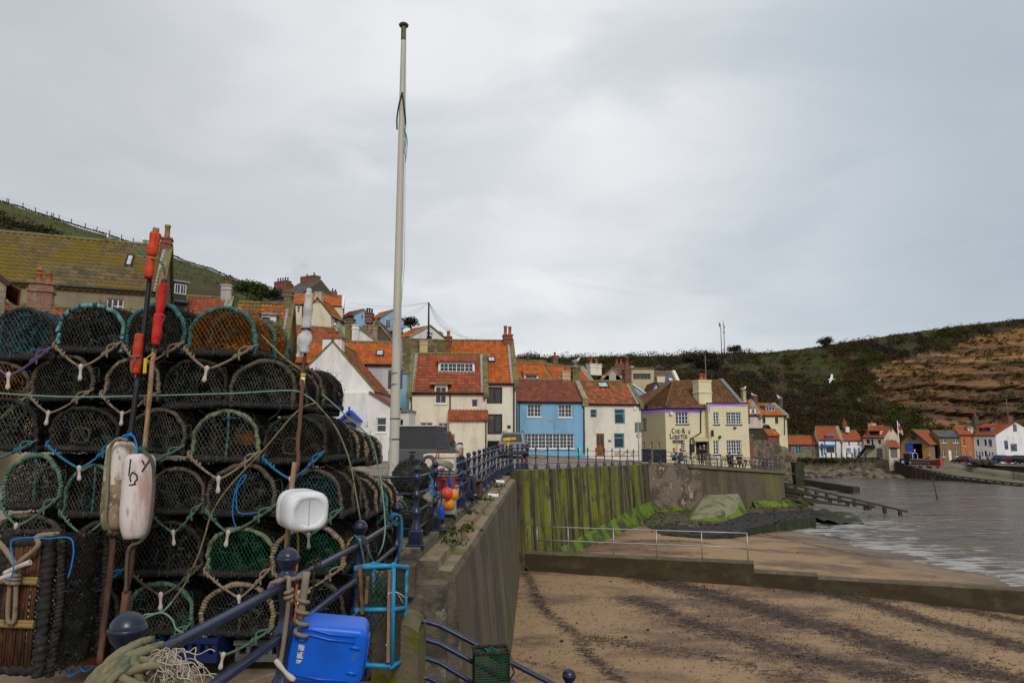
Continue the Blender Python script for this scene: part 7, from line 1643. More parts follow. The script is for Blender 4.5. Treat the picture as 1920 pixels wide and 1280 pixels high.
for dx in(-.025,.02):rope(mb,[(kx+dx*.3,-.06,kz),(kx+dx,-.06,kz-.12),(kx+dx*1.1,-.05,kz-.30),(kx+dx*.2,-.05,kz-.345)],.015,.07)
mb.tube([(kx+.035*math.cos(t),-.065+.03*math.sin(t),kz-.01-.004*t)for t in np.linspace(0,20,60)],.013,7)
mb.build('bridle',r_beige,up)
mb=MB()
for(x0,z0,x1,z1)in((-.13,-.085,.02,-.02),(-.04,-.02,.13,.055)):mb.tube(spl([(kx+x0,-.09,kz+z0),(kx+lerp(x0,x1,.5),-.10,kz+lerp(z0,z1,.5)+.004),(kx+x1,-.09,kz+z1)],4),[.020,.019,.017,.016,.015,.016,.017,.018,.019],10)
mb.build('toggle',p_toggle,up)
def twine(name,label,pts,mat,r=.006,Y=None,lay=True,cat='rope',sp=8,group=None):
 q=[P(*p)if len(p)==3 else P(*p,Y)for p in pts];o_=q[0];mb=MB()
 if lay:rope(mb,[p-o_ for p in q],r,r*6,7,0,sp)
 else:mb.tube(spl([p-o_ for p in q],sp),r,6)
 o=mb.build(name,mat);o.location=o_;return tag(o,label,cat,group)
twine('blue_twine','loose bright blue twine looped over the upright slatted pot',[(18,1090),(26,1060),(20,1020),(30,1010),(60,1007),(90,1009),(130,1008),(138,1030),(134,1060),(128,1082)],r_bblue,.0045,4.55,False,'twine')
twine('blue_twine','curl of bright blue twine lying on the ground beside the slatted pot',[(118,1252,5.0),(133,1262,5.0),(135,1254,5.0),(128,1268,4.9),(150,1256,5.0),(158,1246,5.1),(152,1252,5.0),(160,1258,5.0),(175,1250,5.1)],r_bblue,.004,None,False,'twine')
twine('blue_twine','loose bright blue twine hanging in a loop in front of the centre pots',[(443,990),(436,965),(438,935),(442,918),(452,896),(462,890),(458,900),(446,915),(443,930),(445,955),(455,963),(482,960)],r_bblue,.0045,5.5,False,'twine')
LY=5.50
twine('lashing_line','pale teal line stretched straight across the second row',[(-40,734),(60,741),(160,744),(300,741),(440,737),(545,732),(575,742),(592,755)],r_line,.0065,LY)
twine('lashing_line','greyish line running down left across the pots from the white flag pole',[(592,755,5.6),(556,772),(495,842),(430,912),(398,960),(385,1000),(372,1040),(348,1092),(322,1128)],r_khaki,.007,LY)
twine('lashing_line','khaki line running down right from the knot to the third railing post',[(592,755),(622,790),(640,822),(657,870),(668,930),(676,975)],r_khaki,.0065,5.6)
twine('lashing_line','thin green line sloping from the stack down to the last railing post',[(604,738,6.2),(650,780,6.2),(694,822,6.3),(710,880,6.4),(718,930,6.2),(722,985,6.1),(718,1020,6.0),(708,1042,6.0)],r_line,.0065)
twine('lashing_line','orange and teal line over the shoulder of the top row',[(455,590,6.0),(490,628,5.8),(530,668,5.6),(560,690,5.5),(580,705,5.6)],r_khaki,.008,None)
twine('green_rope','knotted green rope hanging over the green roped bottom pot',[(322,1128),(312,1140),(303,1146),(290,1150),(272,1152),(262,1160),(255,1165),(300,1148),(322,1160),(330,1178),(345,1186)],r_line,.008,5.3)
twine('washing_line','thin pale line stretched above the top row of pots',[(-60,572),(60,575),(150,577),(260,580),(420,590)],r_khaki,.006,7.2,False)
twine('blue_rope','short bright blue rope end poking up between the top row pots',[(214,580),(222,585),(232,592)],r_bblue,.010,6.0,False)
m_redflag=M('red_flag_cloth',(.50,.022,.016),[((.34,.012,.012),8.,.48,.62),((.55,.07,.03),5.,.6,.7,.6)],rough=.8,bump=(.9,35.,.012));m_orflag=M('orange_red_tape',(.55,.055,.012),[((.40,.03,.01),7.,.48,.62)],rough=.6,bump=(.8,25.,.01));m_bpole=M('black_pole',(.012,.012,.014),[((.05,.05,.05),6.,.62,.7)],rough=.4)
m_wood=M('weathered_stick',(.32,.19,.11),[((.17,.09,.05),(12,12,1.2),.46,.6),((.42,.28,.17),5.,.58,.7,.6)],rough=.9,bump=(.6,25.,.006));m_wood2=M('brown_stick',(.13,.065,.04),[((.07,.035,.022),(10,10,1.5),.46,.6),((.24,.14,.09),6.,.6,.7,.6)],rough=.9,bump=(.7,25.,.006))
m_float=M('dirty_white_float',(.58,.53,.47),[((.34,.25,.18),(9,9,3),.46,.60,.85),((.16,.11,.07),(14,14,6),.58,.66,.8)],rough=.8,bump=(.4,20.,.006))
m_float2=M('pinkish_float',(.60,.53,.50),[((.42,.25,.20),(7,7,1.5),.46,.62,.85),((.22,.13,.09),(16,16,3),.60,.66,.7)],rough=.75,bump=(.4,20.,.006))
m_grime=M('float_grime',(.27,.20,.13),[((.14,.10,.065),12.,.45,.6),((.48,.42,.35),20.,.58,.66,.8)],rough=.9,bump=(.6,25.,.006))
def stickp(parent,name,pts,r,mat,o_,sides=9,wob=.0):
 q=resample([P(*p)-o_ for p in pts],.06);q=[Vector(x)+Vector((RN.gauss(0,wob),0,0))for x in q];mb=MB();mb.tube(q,r,sides);return mb.build(name,mat,parent)
def lumpy(mb,a,b_,r,sides=14,lump=.18,n=22,seed=0,taper=1.,mat=0):
 a,b_=Vector(a),Vector(b_);q=[a.lerp(b_,i/(n-1))for i in range(n)]
 return mb.tube(q,[r*(taper+(1-taper)*math.sin(PI*min(1,max(.02,i/(n-1)))))*(1 if 0<i<n-1 else .8)for i in range(n)],sides,False,mat,True,lambda L,th:1+lump*np.sin(2*th+L*9+seed)*.6+lump*.5*np.sin(5*th-L*31+seed)+lump*.4*np.sin(L*47+seed))
A=empty('marker_pole',P(186,1246,5.02),0,'black marker pole with two rolled orange red flags and a grimy white float','marker buoy','marker poles leaning on the pots');o_=Vector(A.location)
stickp(A,'pole',[(290,436,5.42),(268,640,5.36),(243,828,5.26)],.021,m_bpole,o_);stickp(A,'stem',[(214,985,5.12),(203,1100,5.07),(186,1246,5.02)],[.020]*0 or .021,m_wood2,o_,wob=.002)
mb=MB();mb.cyl(P(293,428,5.42)-o_,P(291,440,5.42)-o_,.026,sides=8);mb.build('pole_cap',r_khaki,A)
mb=MB();lumpy(mb,P(292,436,5.38)-o_,P(284,481,5.37)-o_,.040,12,.22,16,1);lumpy(mb,P(284,482,5.36)-o_,P(278,522,5.35)-o_,.036,12,.10,14,2);mb.beam(P(299,440,5.36)-o_,P(292,474,5.36)-o_,.03,.012);mb.build('flag',m_orflag,A)
mb=MB();lumpy(mb,P(262,626,5.30)-o_,P(253,701,5.27)-o_,.036,12,.16,20,3);mb.build('flag',m_orflag,A)
mb=MB();mb.tube([(P(254,672,5.27)-o_)+Vector((.04*math.cos(t),.04*math.sin(t),.002*t))for t in np.linspace(0,9,24)],.005,5);mb.tube(spl([P(257,666,5.22)-o_,P(248,682,5.22)-o_,P(246,700,5.22)-o_],4),.004,4);mb.build('tie',M('green_tie',(.02,.18,.10)),A)
mb=MB();t0,t1=P(229,830,5.20)-o_,P(213,994,5.10)-o_;d_=t1-t0
q=[t0+d_*(i/20)for i in range(21)];mb.tube(q,[.078,.098,.100,.101,.102]+[.103]*10+[.102,.100,.096,.090,.080,.066],18,False,0,True,lambda L,th:1+.02*np.sin(3*th+L*4));mb.m=[1 if k//18>9+1.5*math.sin(k*1.3)else 0 for k in range(len(mb.m))];fo_=mb.build('float',[m_float,m_grime],A);fo_['label']='white float, brown with grime on its lower half'
mb=MB();rope(mb,[P(240,826,5.06)-o_,P(222,822,5.05)-o_,P(207,838,5.05)-o_,P(203,875,5.04)-o_,P(200,940,5.0)-o_,P(198,975,5.0)-o_,P(208,1000,5.05)-o_],.013,.055);mb.build('lanyard',r_khaki,A)
mb=MB();mb.lathe([(.03,0),(.05,.01),(.05,.045),(.03,.06)],P(213,1004,5.1)-o_,10);mb.build('collar',r_brown,A)
mb=MB();mb.tube(spl([P(226,822,5.05)-o_,P(235,815,5.05)-o_,P(250,818,5.05)-o_,P(257,838,5.04)-o_,P(256,852,5.03)-o_],6),.006,6);mb.tube(spl([P(232,818,5.05)-o_,P(248,812,5.06)-o_,P(228,826,5.05)-o_],6),.006,6);mb.build('tie',r_bblue,A)
B=empty('marker_pole',P(212,1160,5.0),0,'bare wooden marker pole with a crimson flag and a pinkish white lettered float','marker buoy','marker poles leaning on the pots');o_=Vector(B.location)
stickp(B,'pole',[(311,490,5.42),(300,560,5.4),(288,660,5.32),(279,760,5.25),(270,852,5.14)],.018,m_wood,o_,wob=.0015);stickp(B,'stem',[(252,1005,5.03),(243,1075,5.02),(232,1140,5.0)],.021,m_wood2,o_,wob=.002);stickp(B,'heel',[(238,1108,5.0),(228,1190,4.98)],.031,m_wood2,o_)
mb=MB();lumpy(mb,P(307,530,5.36)-o_,P(298,590,5.33)-o_,.028,12,.25,18,5);lumpy(mb,P(299,588,5.33)-o_,P(291,648,5.28)-o_,.034,12,.25,18,6);mb.build('flag',m_redflag,B)
mb=MB();lumpy(mb,P(309,524,5.37)-o_,P(307,533,5.36)-o_,.022,10,.05,6);lumpy(mb,P(291,646,5.28)-o_,P(289,653,5.28)-o_,.021,10,.05,6);mb.tube([(P(299,594,5.33)-o_)+Vector((.036*math.cos(t),.036*math.sin(t),0))for t in np.linspace(0,6.3,14)],.005,4);mb.build('tape',p_black,B)
mb=MB();t0,t1=P(263,853,5.10)-o_,P(251,1010,5.02)-o_;d_=t1-t0
mb.tube([t0+d_*(i/20)for i in range(21)],[.085,.104,.106,.107]+[.108]*10+[.107,.105,.102,.097,.09,.08,.068],18,False,0,True,lambda L,th:1+.018*np.sin(3*th+1));fb=mb.build('float',m_float2,B);
mb=MB();mb.cyl(P(268,838,5.12)-o_,P(266,847,5.11)-o_,.028,sides=10);mb.build('collar',M('green_collar',(.01,.10,.06)),B)
fx=(t1-t0).normalized();sc_=P(240,870,5.1)-P(240,869,5.1)
mb=MB()
for ch,st in{'y':[[(0,0),(.35,.5)],[(1,0),(.1,1.25)]],'a':[[(.2,1),(0,.6),(.3,0),(.9,.3),(1,.75),(.75,.95),(.7,1.2)],[(0,1.35),(.9,1.25)]],'i':[[(.25,0),(0,1.4)]]}.items():
 ox,oy,sx,sy={'y':(266,862,9,17),'a':(248,884,13,18),'i':(246,860,5,22)}[ch]
 for s_ in st:
  for(u0,v0),(u1,v1)in zip(s_[:-1],s_[1:]):
   def onf(u,v):
    px,py=ox+u*sx,oy+v*sy;p=P(px,py,5.0)-o_;tt=(p-t0).dot(fx);ax=t0+fx*tt;dx=(p-ax).x;dy=math.sqrt(max(0,.1085**2-min(dx*dx,.0117)));return Vector((p.x,ax.y-dy-.002,p.z))
   mb.tube([onf(lerp(u0,u1,t),lerp(v0,v1,t))for t in(0,.5,1)],.0052,5)
mb.build('painted_mark',p_black,B)
mb=MB();rope(mb,[P(268,845,5.02)-o_,P(284,860,5.0)-o_,P(289,900,5.0)-o_,P(285,960,4.98)-o_,P(277,998,4.98)-o_,P(262,1016,5.0)-o_,P(244,1024,4.98)-o_,P(238,1050,4.97)-o_,P(236,1110,4.97)-o_],.012,.05);mb.build('lanyard',r_brown,B)
mb=MB();o2=P(270,700,5.1)-o_;mb.bbox(o2 .x-.012,o2 .x+.012,o2 .y,o2 .y+.015,o2 .z+.0,o2 .z+.115,.004);mb.tube(spl([o2+Vector((0,.008,.11)),o2+Vector((.03,.05,.16)),P(285,664,5.25)-o_],4),.004,4);mb.build('yellow_tag',fl('yellow_tag',(.62,.42,.01),.5),B)
mb=MB();mb.tube(spl([P(252,464,5.5)-o_,P(262,470,5.45)-o_,P(276,483,5.35)-o_,P(292,486,5.32)-o_,P(306,497,5.36)-o_,P(308,512,5.38)-o_],6),.007,6);mb.build('tie',MATS['green_tie'],B)
Cc=empty('flag_stick',P(537,1036,5.2),0,'brown stick with a furled white flag and yellow tape behind the white can','marker pole','marker poles leaning on the pots');o_=Vector(Cc.location)
stickp(Cc,'pole',[(571,655,5.45),(566,740,5.4),(561,800,5.38),(557,885,5.34)],.016,m_wood2,o_,wob=.003);stickp(Cc,'lath',[(553,866,5.32),(546,920,5.3),(537,1036,5.2)],.020,m_wood,o_)
m_wflag=M('white_flag_cloth',(.55,.53,.51),[((.36,.34,.33),7.,.5,.64,.7)],rough=.85,bump=(.9,30.,.012))
mb=MB();lumpy(mb,P(580,541,5.46)-o_,P(579,552,5.46)-o_,.022,12,.1,6,1);lumpy(mb,P(580,550,5.46)-o_,P(574,617,5.44)-o_,.036,14,.13,22,2);lumpy(mb,P(574,618,5.44)-o_,P(570,662,5.42)-o_,.045,16,.3,18,4,.6);mb.grid(lambda u,v:P(lerp(570,560-6*v,u),lerp(625,668,v),5.42)-o_+Vector((0,.02*math.sin(v*6+u*3),0)),5,8);mb.build('flag',m_wflag,Cc)
mb=MB();mb.tube([(P(574,617,5.44)-o_)+Vector((.036*math.cos(t),.036*math.sin(t),0))for t in np.linspace(0,6.3,14)],.006,4);mb.tube(spl([P(577,617,5.42)-o_,P(584,620,5.42)-o_,P(588,625,5.42)-o_],3),.004,4);mb.build('tie',p_black,Cc)
mb=MB();mb.cyl(P(568.5,700,5.42)-o_,P(568,707,5.42)-o_,.0195,sides=10);mb.cyl(P(567,715,5.42)-o_,P(566.6,722,5.42)-o_,.0195,sides=10);mb.build('tape',p_yel,Cc)
mb=MB();mb.cyl(P(568,707,5.42)-o_,P(567,715,5.42)-o_,.019,sides=10);mb.build('tape',p_white,Cc)
mb=MB();mb.tube(spl([P(558,990,5.2)-o_,P(559,1030,5.15)-o_,P(556,1072,5.1)-o_],4),.008,6);mb.build('cord',M('orange_cord',(.42,.09,.015)),Cc)
cn=empty('plastic_can',P(571,957,4.98),0,'white plastic can hung base outwards in front of the pots','plastic can')
m_can=M('scuffed_white_plastic',(.70,.70,.71),[((.55,.53,.50),6.,.54,.68,.7),((.22,.13,.08),(20,20,20),.70,.74,.8)],rough=.42,spec=.4)
ax_=Vector((.62,-.77,-.06)).normalized();rx=ax_.cross(Vector((0,0,1))).normalized();rz_=rx.cross(ax_)
Tm=Matrix((rx,rz_,ax_)).transposed()
mb=MB();seg=36;prof=[(.001,-.20),(.10,-.20),(.135,-.185),(.150,-.15),(.152,-.10),(.147,-.085),(.152,-.07),(.152,.04),(.146,.075),(.128,.095),(.112,.10),(.104,.092),(.098,.088),(.001,.088)]
V=[];
for(r_,z_)in prof:
 for k in range(seg):
  t=2*PI*k/seg;sq=1/((abs(math.cos(t))**3.2+abs(math.sin(t))**3.2)**(1/3.2));f_=sq if r_>.125 else 1+(sq-1)*max(0,(r_-.10)/.025)
  V.append(Tm@Vector((r_*f_*math.cos(t),r_*f_*math.sin(t)*.92,z_)))
n=len(prof);F=[(i*seg+k,i*seg+(k+1)%seg,(i+1)*seg+(k+1)%seg,(i+1)*seg+k)for i in range(n-1)for k in range(seg)]
mb.add(V,F,None,0,True);mb.build('body',m_can,cn)
mb=MB();mb.beam(Tm@Vector((0,-.095,.0895)),Tm@Vector((.004,.095,.0895)),.004,.004);mb.build('mould_seam',M('seam',(.35,.30,.26)),cn)
# ================================================================ things hung on the railings
m_bluecan=M('blue_plastic',(.003,.105,.60),[((.003,.075,.44),3.,.5,.7),((.06,.22,.62),(60,60,8),.64,.70,.5),((.10,.11,.14),14.,.64,.74,.6)],rough=.38,spec=.4)
cc=P(617,1214,3.95);can=empty('blue_canister',cc,R(17),'big blue plastic canister hanging outside the nearest railing','canister');can.rotation_euler=(R(3),R(7),R(9))
def rbox(mb,hx,hy,hz,r,T=None,mat=0,n=5):
 V=[];sg=[]
 for k in range(4*n+4):
  q=k//(n+1);a=q*PI/2+(k%(n+1))/n*PI/2;cx,cz=((1,1),(-1,1),(-1,-1),(1,-1))[q];sg.append((cx*(hx-r)+r*math.cos(a),cz*(hz-r)+r*math.sin(a),cx*(hx-r),cz*(hz-r)))
 m=len(sg);ring=[]
 for j in range(n+1):a=j/n*PI/2;ring.append((-hy+r*.6*(1-math.cos(a)),1-math.sin(a)))
 rings=[(y,c_)for y,c_ in ring]+[(-y,c_)for y,c_ in ring[::-1]]
 for(y,c_)in rings:
  for(x,z,ix,iz)in sg:d_=c_*r*.6;V.append((x-(x-ix)/r*d_ if r else x,y,z-(z-iz)/r*d_))
 nr2=len(rings);F=[(i*m+k,i*m+(k+1)%m,(i+1)*m+(k+1)%m,(i+1)*m+k)for i in range(nr2-1)for k in range(m)]
 if T is not None:V=[T@Vector(v)for v in V]
 mb.add(V,F,None,mat,True);return mb.add(V,[list(range(m))[::-1],list(range((nr2-1)*m,nr2*m))],None,mat,False)
hx,hy,hz=.200,.125,.150
mb=MB();rbox(mb,hx,hy,hz,.05)
mb.build('body',m_bluecan,can)
mb=MB()
q=[(-hx+.03,-hy-.004,hz-.075),(-hx+.05,-hy-.004,hz-.05),(-.10,-hy-.004,hz-.045),(.0,-hy-.004,hz-.062),(hx-.06,-hy-.004,hz-.066)];mb.tube(q,.007,7)
mb.tube([(x,y,z+.028)for x,y,z in q],.006,7)
mb.tube([(-hx+.03,-hy-.002,-hz+.05),(-.02,-hy-.002,-hz+.032),(hx-.07,-hy-.002,-hz+.035)],.007,7)
for z in(.06,-.07):mb.tube([(hx-.085,-hy-.003,z),(hx-.03,-hy-.003,z-.008)],.010,7)
mb.tube([(hx+.003,-.075,-.11),(hx+.003,-.075,.08),(hx+.003,.05,.08),(hx+.003,.05,-.11)],.009,7);mb.tube([(hx+.003,-.02,-.09),(hx+.003,-.02,.06)],.009,7)
mb.build('rib',m_bluecan,can)
m_lab=M('worn_label',(.50,.50,.47),[((.02,.10,.42),(60,60,34),.50,.56,.9)],rough=.8)
mb=MB();x0=-hx+.048
for(z0,z1,w_)in((.068,.074,.028),(.018,.050,.040),(-.022,.012,.044),(-.048,-.028,.036)):mb.bbox(x0,x0+w_*.8,-hy-.0035,-hy+.01,z0,z1,.003)
lb=mb.build('label_print',m_lab,can)
mb=MB();mb.cyl((-hx-.0,.02,.06),(-hx-.045,.02,.06),.035,.032,12);mb.build('cap',p_white,can)
m_bpipe=M('light_blue_pipe',(.012,.23,.46),[((.01,.2,.42),10.,.55,.7)],rough=.4)
Yt=5.15;a=P(672,1245,Yt);trp=empty('framed_trap',a,0,'tall trap framed in light blue pipe hanging at the end of the nearest railing','lobster pot','traps hung on railings');o_=a
def q3(px,py,dy=0.):return P(px,py,Yt+dy)-o_
fr={}
corn=[(668,1064,0),(738,1060,0),(762,1064,.34),(700,1058,.34)];bot=[(672,1245,0),(735,1248,0),(757,1236,.34),(700,1238,.34)]
mb=MB()
for ring_ in(0.,.44,1.):
 pts=[q3(*c).lerp(q3(*b),ring_)for c,b in zip(corn,bot)]
 for i in range(4):m2=MB();m2 .tube(resample([pts[i]-(pts[(i+1)%4]-pts[i]).normalized()*.015,pts[(i+1)%4]+(pts[(i+1)%4]-pts[i]).normalized()*.015],.1),.0165,9);m2 .build('frame_pipe',m_bpipe,trp)
for i in(1,2,3):m2=MB();d=(q3(*bot[i])-q3(*corn[i]));m2 .tube([q3(*corn[i])-d*.03,q3(*bot[i])+d*.02],.0165,9);m2 .build('frame_pipe',m_bpipe,trp)
d0,d1=q3(*corn[0]),q3(*bot[0])
for(pa,pb)in(((675,1058,-.03),(680,1150,-.03)),((731,1068,-.03),(728,1240,-.03)),((690,1080,-.02),(687,1130,-.02))):m2=MB();m2 .beam(q3(*pa),q3(*pb),.022,.03,(0,1,0));m2 .build('timber_batten',m_wood if pa[0]==731 else M('wet_batten',(.17,.10,.045),[((.09,.05,.025),8.,.5,.6)],rough=.8),trp)
mb=MB()
for(i,j)in((0,1),(1,2),(3,2),(0,3)):
 A_,B_,C_,D_=q3(*corn[i]),q3(*corn[j]),q3(*bot[i]),q3(*bot[j]);W2,H2=(B_-A_).length,(C_-A_).length
 for du in(.045,.05):diamond(mb,lambda u,v:0<u<W2 and 0<v<H2,lambda u,v:A_.lerp(B_,u/W2).lerp(C_.lerp(D_,u/W2),v/H2)+Vector((0,.02*NZ.noise(Vector((u*8,v*8,du*90))),0)),du,1.2,-1.2,1.2,0,H2,.0028,.012,0,du)
mb.build('netting',n_black,trp)
mb=MB();c_=(q3(*corn[0])+q3(*corn[2]))/2+Vector((0,0,-.17))
for k in range(26):
 p=[c_+Vector((RN.gauss(0,.07),RN.gauss(0,.06),RN.gauss(0,.06)))for _ in range(4)];mb.tube(spl(p,5),.004,4)
mb.build('net_bundle',n_green,trp)
mb=MB();
for(pa,pb)in(((728,1112,-.05),(760,1120,.2)),((729,1112,-.05),(756,1130,.2)),((724,1208,-.04),(738,1206,.1))):mb.tube(spl([q3(*pa),q3((pa[0]+pb[0])/2,pa[1]-2,.05),q3(*pb)],4),.004,4)
mb.build('cable_tie',p_white,trp)
def tw2(name,label,pts,mat,r,sp=8):return twine(name,label,pts,mat,r,None,True,'rope',sp)
c=f1[1];pn=lambda a,r,z:tuple(c+Vector((r*math.cos(a),r*math.sin(a),z)))
def rope3(name,label,pts,mat,r,cat='rope'):
 o_=Vector(pts[0]);mb=MB();rope(mb,[Vector(p)-o_ for p in pts],r,r*5.5,9,0,6);o=mb.build(name,mat);o.location=o_;return tag(o,label,cat)
s2=rope3('tan_rope','tan rope looped round the neck of the second railing post and hanging down',[pn(.2,.075,-.10),pn(-.9,.075,-.095),pn(-2.2,.08,-.11),pn(-2.9,.09,-.22),pn(-2.4,.09,-.12),pn(-1.6,.085,-.10)]+[tuple(P(*q_))for q_ in((541,1082,3.70),(541,1098,3.68),(541,1125,3.68),(537,1165,3.70),(530,1215,3.70),(525,1245,3.70))],r_beige,.012)
kn=P(541,1118,3.67)-Vector(s2 .location);mb=MB();mb.tube([kn+Vector((.017*math.cos(t),.017*math.sin(t),.004*t-.02))for t in np.linspace(0,15,50)],.010,7);mb.build('knot',r_beige,s2)
for k in range(3):pass
mb=MB();e=P(522,1248,3.69)-Vector(s2 .location);mb.tube(spl([e+Vector((-.015,0,.03)),e+Vector((.02,-.01,-.005)),e+Vector((.06,-.01,-.045)),e+Vector((.09,-.01,-.065))],4),[.013,.014,.015,.014,.012,.010,.010,.012,.014,.015,.015,.013,.010],9);mb.build('toggle',p_toggle,s2)
rope3('tan_rope','tan rope wound tightly round a broken stick beside the second post',[tuple(P(568,1108,3.78)+Vector((.03*math.cos(t),.03*math.sin(t)-.0,-.009*t)))for t in np.linspace(0,26,90)],r_beige,.011)
stk=M('grey_stick',(.23,.18,.14),[((.12,.09,.07),(10,10,1.5),.48,.6)],rough=.9)
mb=MB();a,b_=P(575,1072,3.78),P(563,1160,3.78);mb.tube(resample([Vector((0,0,0)),b_-a],.04),.020,9);o=mb.build('broken_stick',stk);o.location=a;tag(o,'short grey broken stick lashed beside the second railing post','stick')
twine('orange_rope','orange cord hanging down beside the tan rope on the second post',[(557,1095,3.8),(554,1125,3.78),(556,1140,3.76),(551,1165,3.76)],MATS['orange_cord'],.007)
rope3('black_rope','black cord tied round the top rail beyond the second post',[tuple(P(584,1062,4.25)+Vector((.03*math.cos(t),.01*t-.04,.03*math.sin(t))))for t in np.linspace(0,14,40)]+[tuple(P(*q_))for q_ in((588,1078,4.2),(588,1100,4.2),(582,1125,4.2))],r_dark,.006)
twine('teal_rope','teal cord hanging from the neck of the third railing post',[(664,1003,5.56),(672,1010,5.54),(678,1030,5.55),(683,1055,5.55),(686,1078,5.55)],r_teal,.008)
twine('teal_rope','second teal cord drooping to the blue framed trap',[(688,1022,5.6),(694,1040,5.6),(700,1052,5.65),(708,1062,5.8)],r_teal,.007)
twine('khaki_rope','khaki cord knotted on the near side of the third post',[(662,1006,5.55),(654,1015,5.55),(650,1025,5.55),(655,1018,5.54)],r_khaki,.008)
c=f1[3];mbp=[tuple(P(*q_))for q_ in((733,976,7.1),(733,966,7.1),(740,963,7.1),(747,968,7.15),(748,978,7.15),(742,984,7.15),(736,980,7.1),(735,970,7.05),(743,964,7.05),(752,972,7.1),(753,1000,7.1),(750,1030,7.1),(742,1050,7.1),(737,1062,6.6))]
rope3('blue_rope','blue rope coiled over the top rail at the last post of the near railing',mbp,r_blue,.016)
co_=empty('rope_coil',P(255,1270,1.98),0,'big coil of stiff green grey rope hung over the nearest railing end','rope coil');o_=Vector(co_.location)
m_coil=rp('coil_rope',(.19,.165,.10),.35,(.07,.10,.07),.5)
def C3(px,py,y):return P(px,py,y)-o_
mb=MB()
LO=[[(284,1196,1.93),(262,1206,1.88),(222,1226,1.84),(190,1250,1.82),(165,1278,1.82),(150,1310,1.84)],[(303,1208,1.95),(270,1216,1.87),(232,1234,1.82),(200,1258,1.80),(176,1288,1.80),(165,1320,1.82)],[(276,1202,1.92),(240,1216,1.85),(208,1238,1.83),(182,1262,1.83),(160,1296,1.84)],[(290,1216,1.9),(258,1226,1.84),(226,1246,1.80),(205,1274,1.79),(198,1310,1.8)]]
for L_ in LO:
 for k in range(3):o2=Vector((0,-.012*(k%2),-.019*k));rope(mb,[C3(*p)+o2+Vector((RN.gauss(0,.002),0,RN.gauss(0,.002)))for p in L_],.0108,.056,10)
for k in range(15):
 cx,cy,ry=172+8*k+RN.uniform(-3,3),1292-2*k+RN.uniform(-5,5),44+2.4*k
 rope(mb,[C3(cx-30+(40+RN.uniform(-6,12))*(1-math.cos(t))*.5+18*math.sin(t)*.3,cy-ry*math.sin(t)*.62+30,1.78+.018*k+.05*math.cos(t))for t in np.linspace(.0,PI,8)],.0108,.056,10)
for L_ in([(248,1232,1.82),(256,1250,1.80),(262,1272,1.8),(264,1300,1.8)],[(258,1236,1.84),(285,1240,1.84),(306,1250,1.86),(318,1268,1.88),(316,1300,1.9)],[(262,1256,1.82),(300,1264,1.82),(330,1276,1.84),(350,1290,1.84)],[(316,1232,1.9),(340,1250,1.9),(352,1262,1.9),(346,1285,1.9)],[(240,1262,1.8),(268,1250,1.79),(300,1246,1.8),(326,1256,1.83)],[(228,1270,1.78),(262,1284,1.77),(300,1288,1.78)]):rope(mb,[C3(*p)for p in L_],.0105,.055,10)
mb.build('rope',m_coil,co_)
mb=MB()
for k in range(60):
 b0=C3(RN.uniform(296,326),RN.uniform(1216,1240),1.82);p=[b0]
 for _ in range(4):p.append(p[-1]+Vector((RN.gauss(.008,.016),RN.gauss(-.002,.012),RN.gauss(-.014,.014))))
 mb.tube(spl(p,3),.0014,3)
mb.build('frayed_end',M('frayed_fibre',(.46,.39,.31),rough=.95),co_);mb=MB()
for k in range(26):
 b0=C3(RN.uniform(345,366),RN.uniform(1256,1268),1.9);p=[b0]
 for _ in range(3):p.append(p[-1]+Vector((RN.gauss(.004,.012),0,RN.gauss(-.004,.012))))
 mb.tube(spl(p,3),.0014,3)
mb.build('frayed_end',MATS['frayed_fibre'],co_)
gc=P(890,1300,6.35);grc=empty('keep_creel',gc,R(8),'small dark green mesh creel tied to the stair hand rail','creel','traps hung on railings')
a,b_=gc,P(956,1226,6.35);W_,H_=b_.x-a.x,b_.z-a.z;m_gmesh=M('green_plastic_mesh',(.012,.05,.022),[((.03,.02,.015),6.,.55,.65)],rough=.7)
mb=MB()
for y in(0,.22):
 for i in range(15):x=W_*i/14;mb.beam((x,y,0),(x,y,H_),.006,.006)
 for i in range(16):z=H_*i/15;mb.beam((0,y+.003,z),(W_,y+.003,z),.008,.006)
for x in(0,W_):
 for i in range(9):y=.22*i/8;mb.beam((x,y,0),(x,y,H_),.006,.006)
 for i in range(16):z=H_*i/15;mb.beam((x,0,z),(x,.22,z),.006,.008)
mb.build('mesh',m_gmesh,grc)
mb=MB();wrapped(mb,[(0,0,H_),(W_,0,H_),(W_,.22,H_),(0,.22,H_),(0,0,H_)],.014,.02,7);wrapped(mb,[(W_+.01,-.01,H_*.75),(W_+.04,-.01,H_*.5),(W_,0,H_*.3)],.008,.02,6);mb.build('rim',r_dark,grc)
mb=MB()
for k in range(12):t=k/11;p=P(lerp(922,946,t),lerp(1222,1236,t),6.45)-gc;mb.tube([p+Vector((.03*math.cos(q_),.04*math.sin(q_),.03*math.sin(q_*1.3)))for q_ in np.linspace(0,6,14)],.006,5)
mb.build('lashing',MATS['green_twine'],grc)
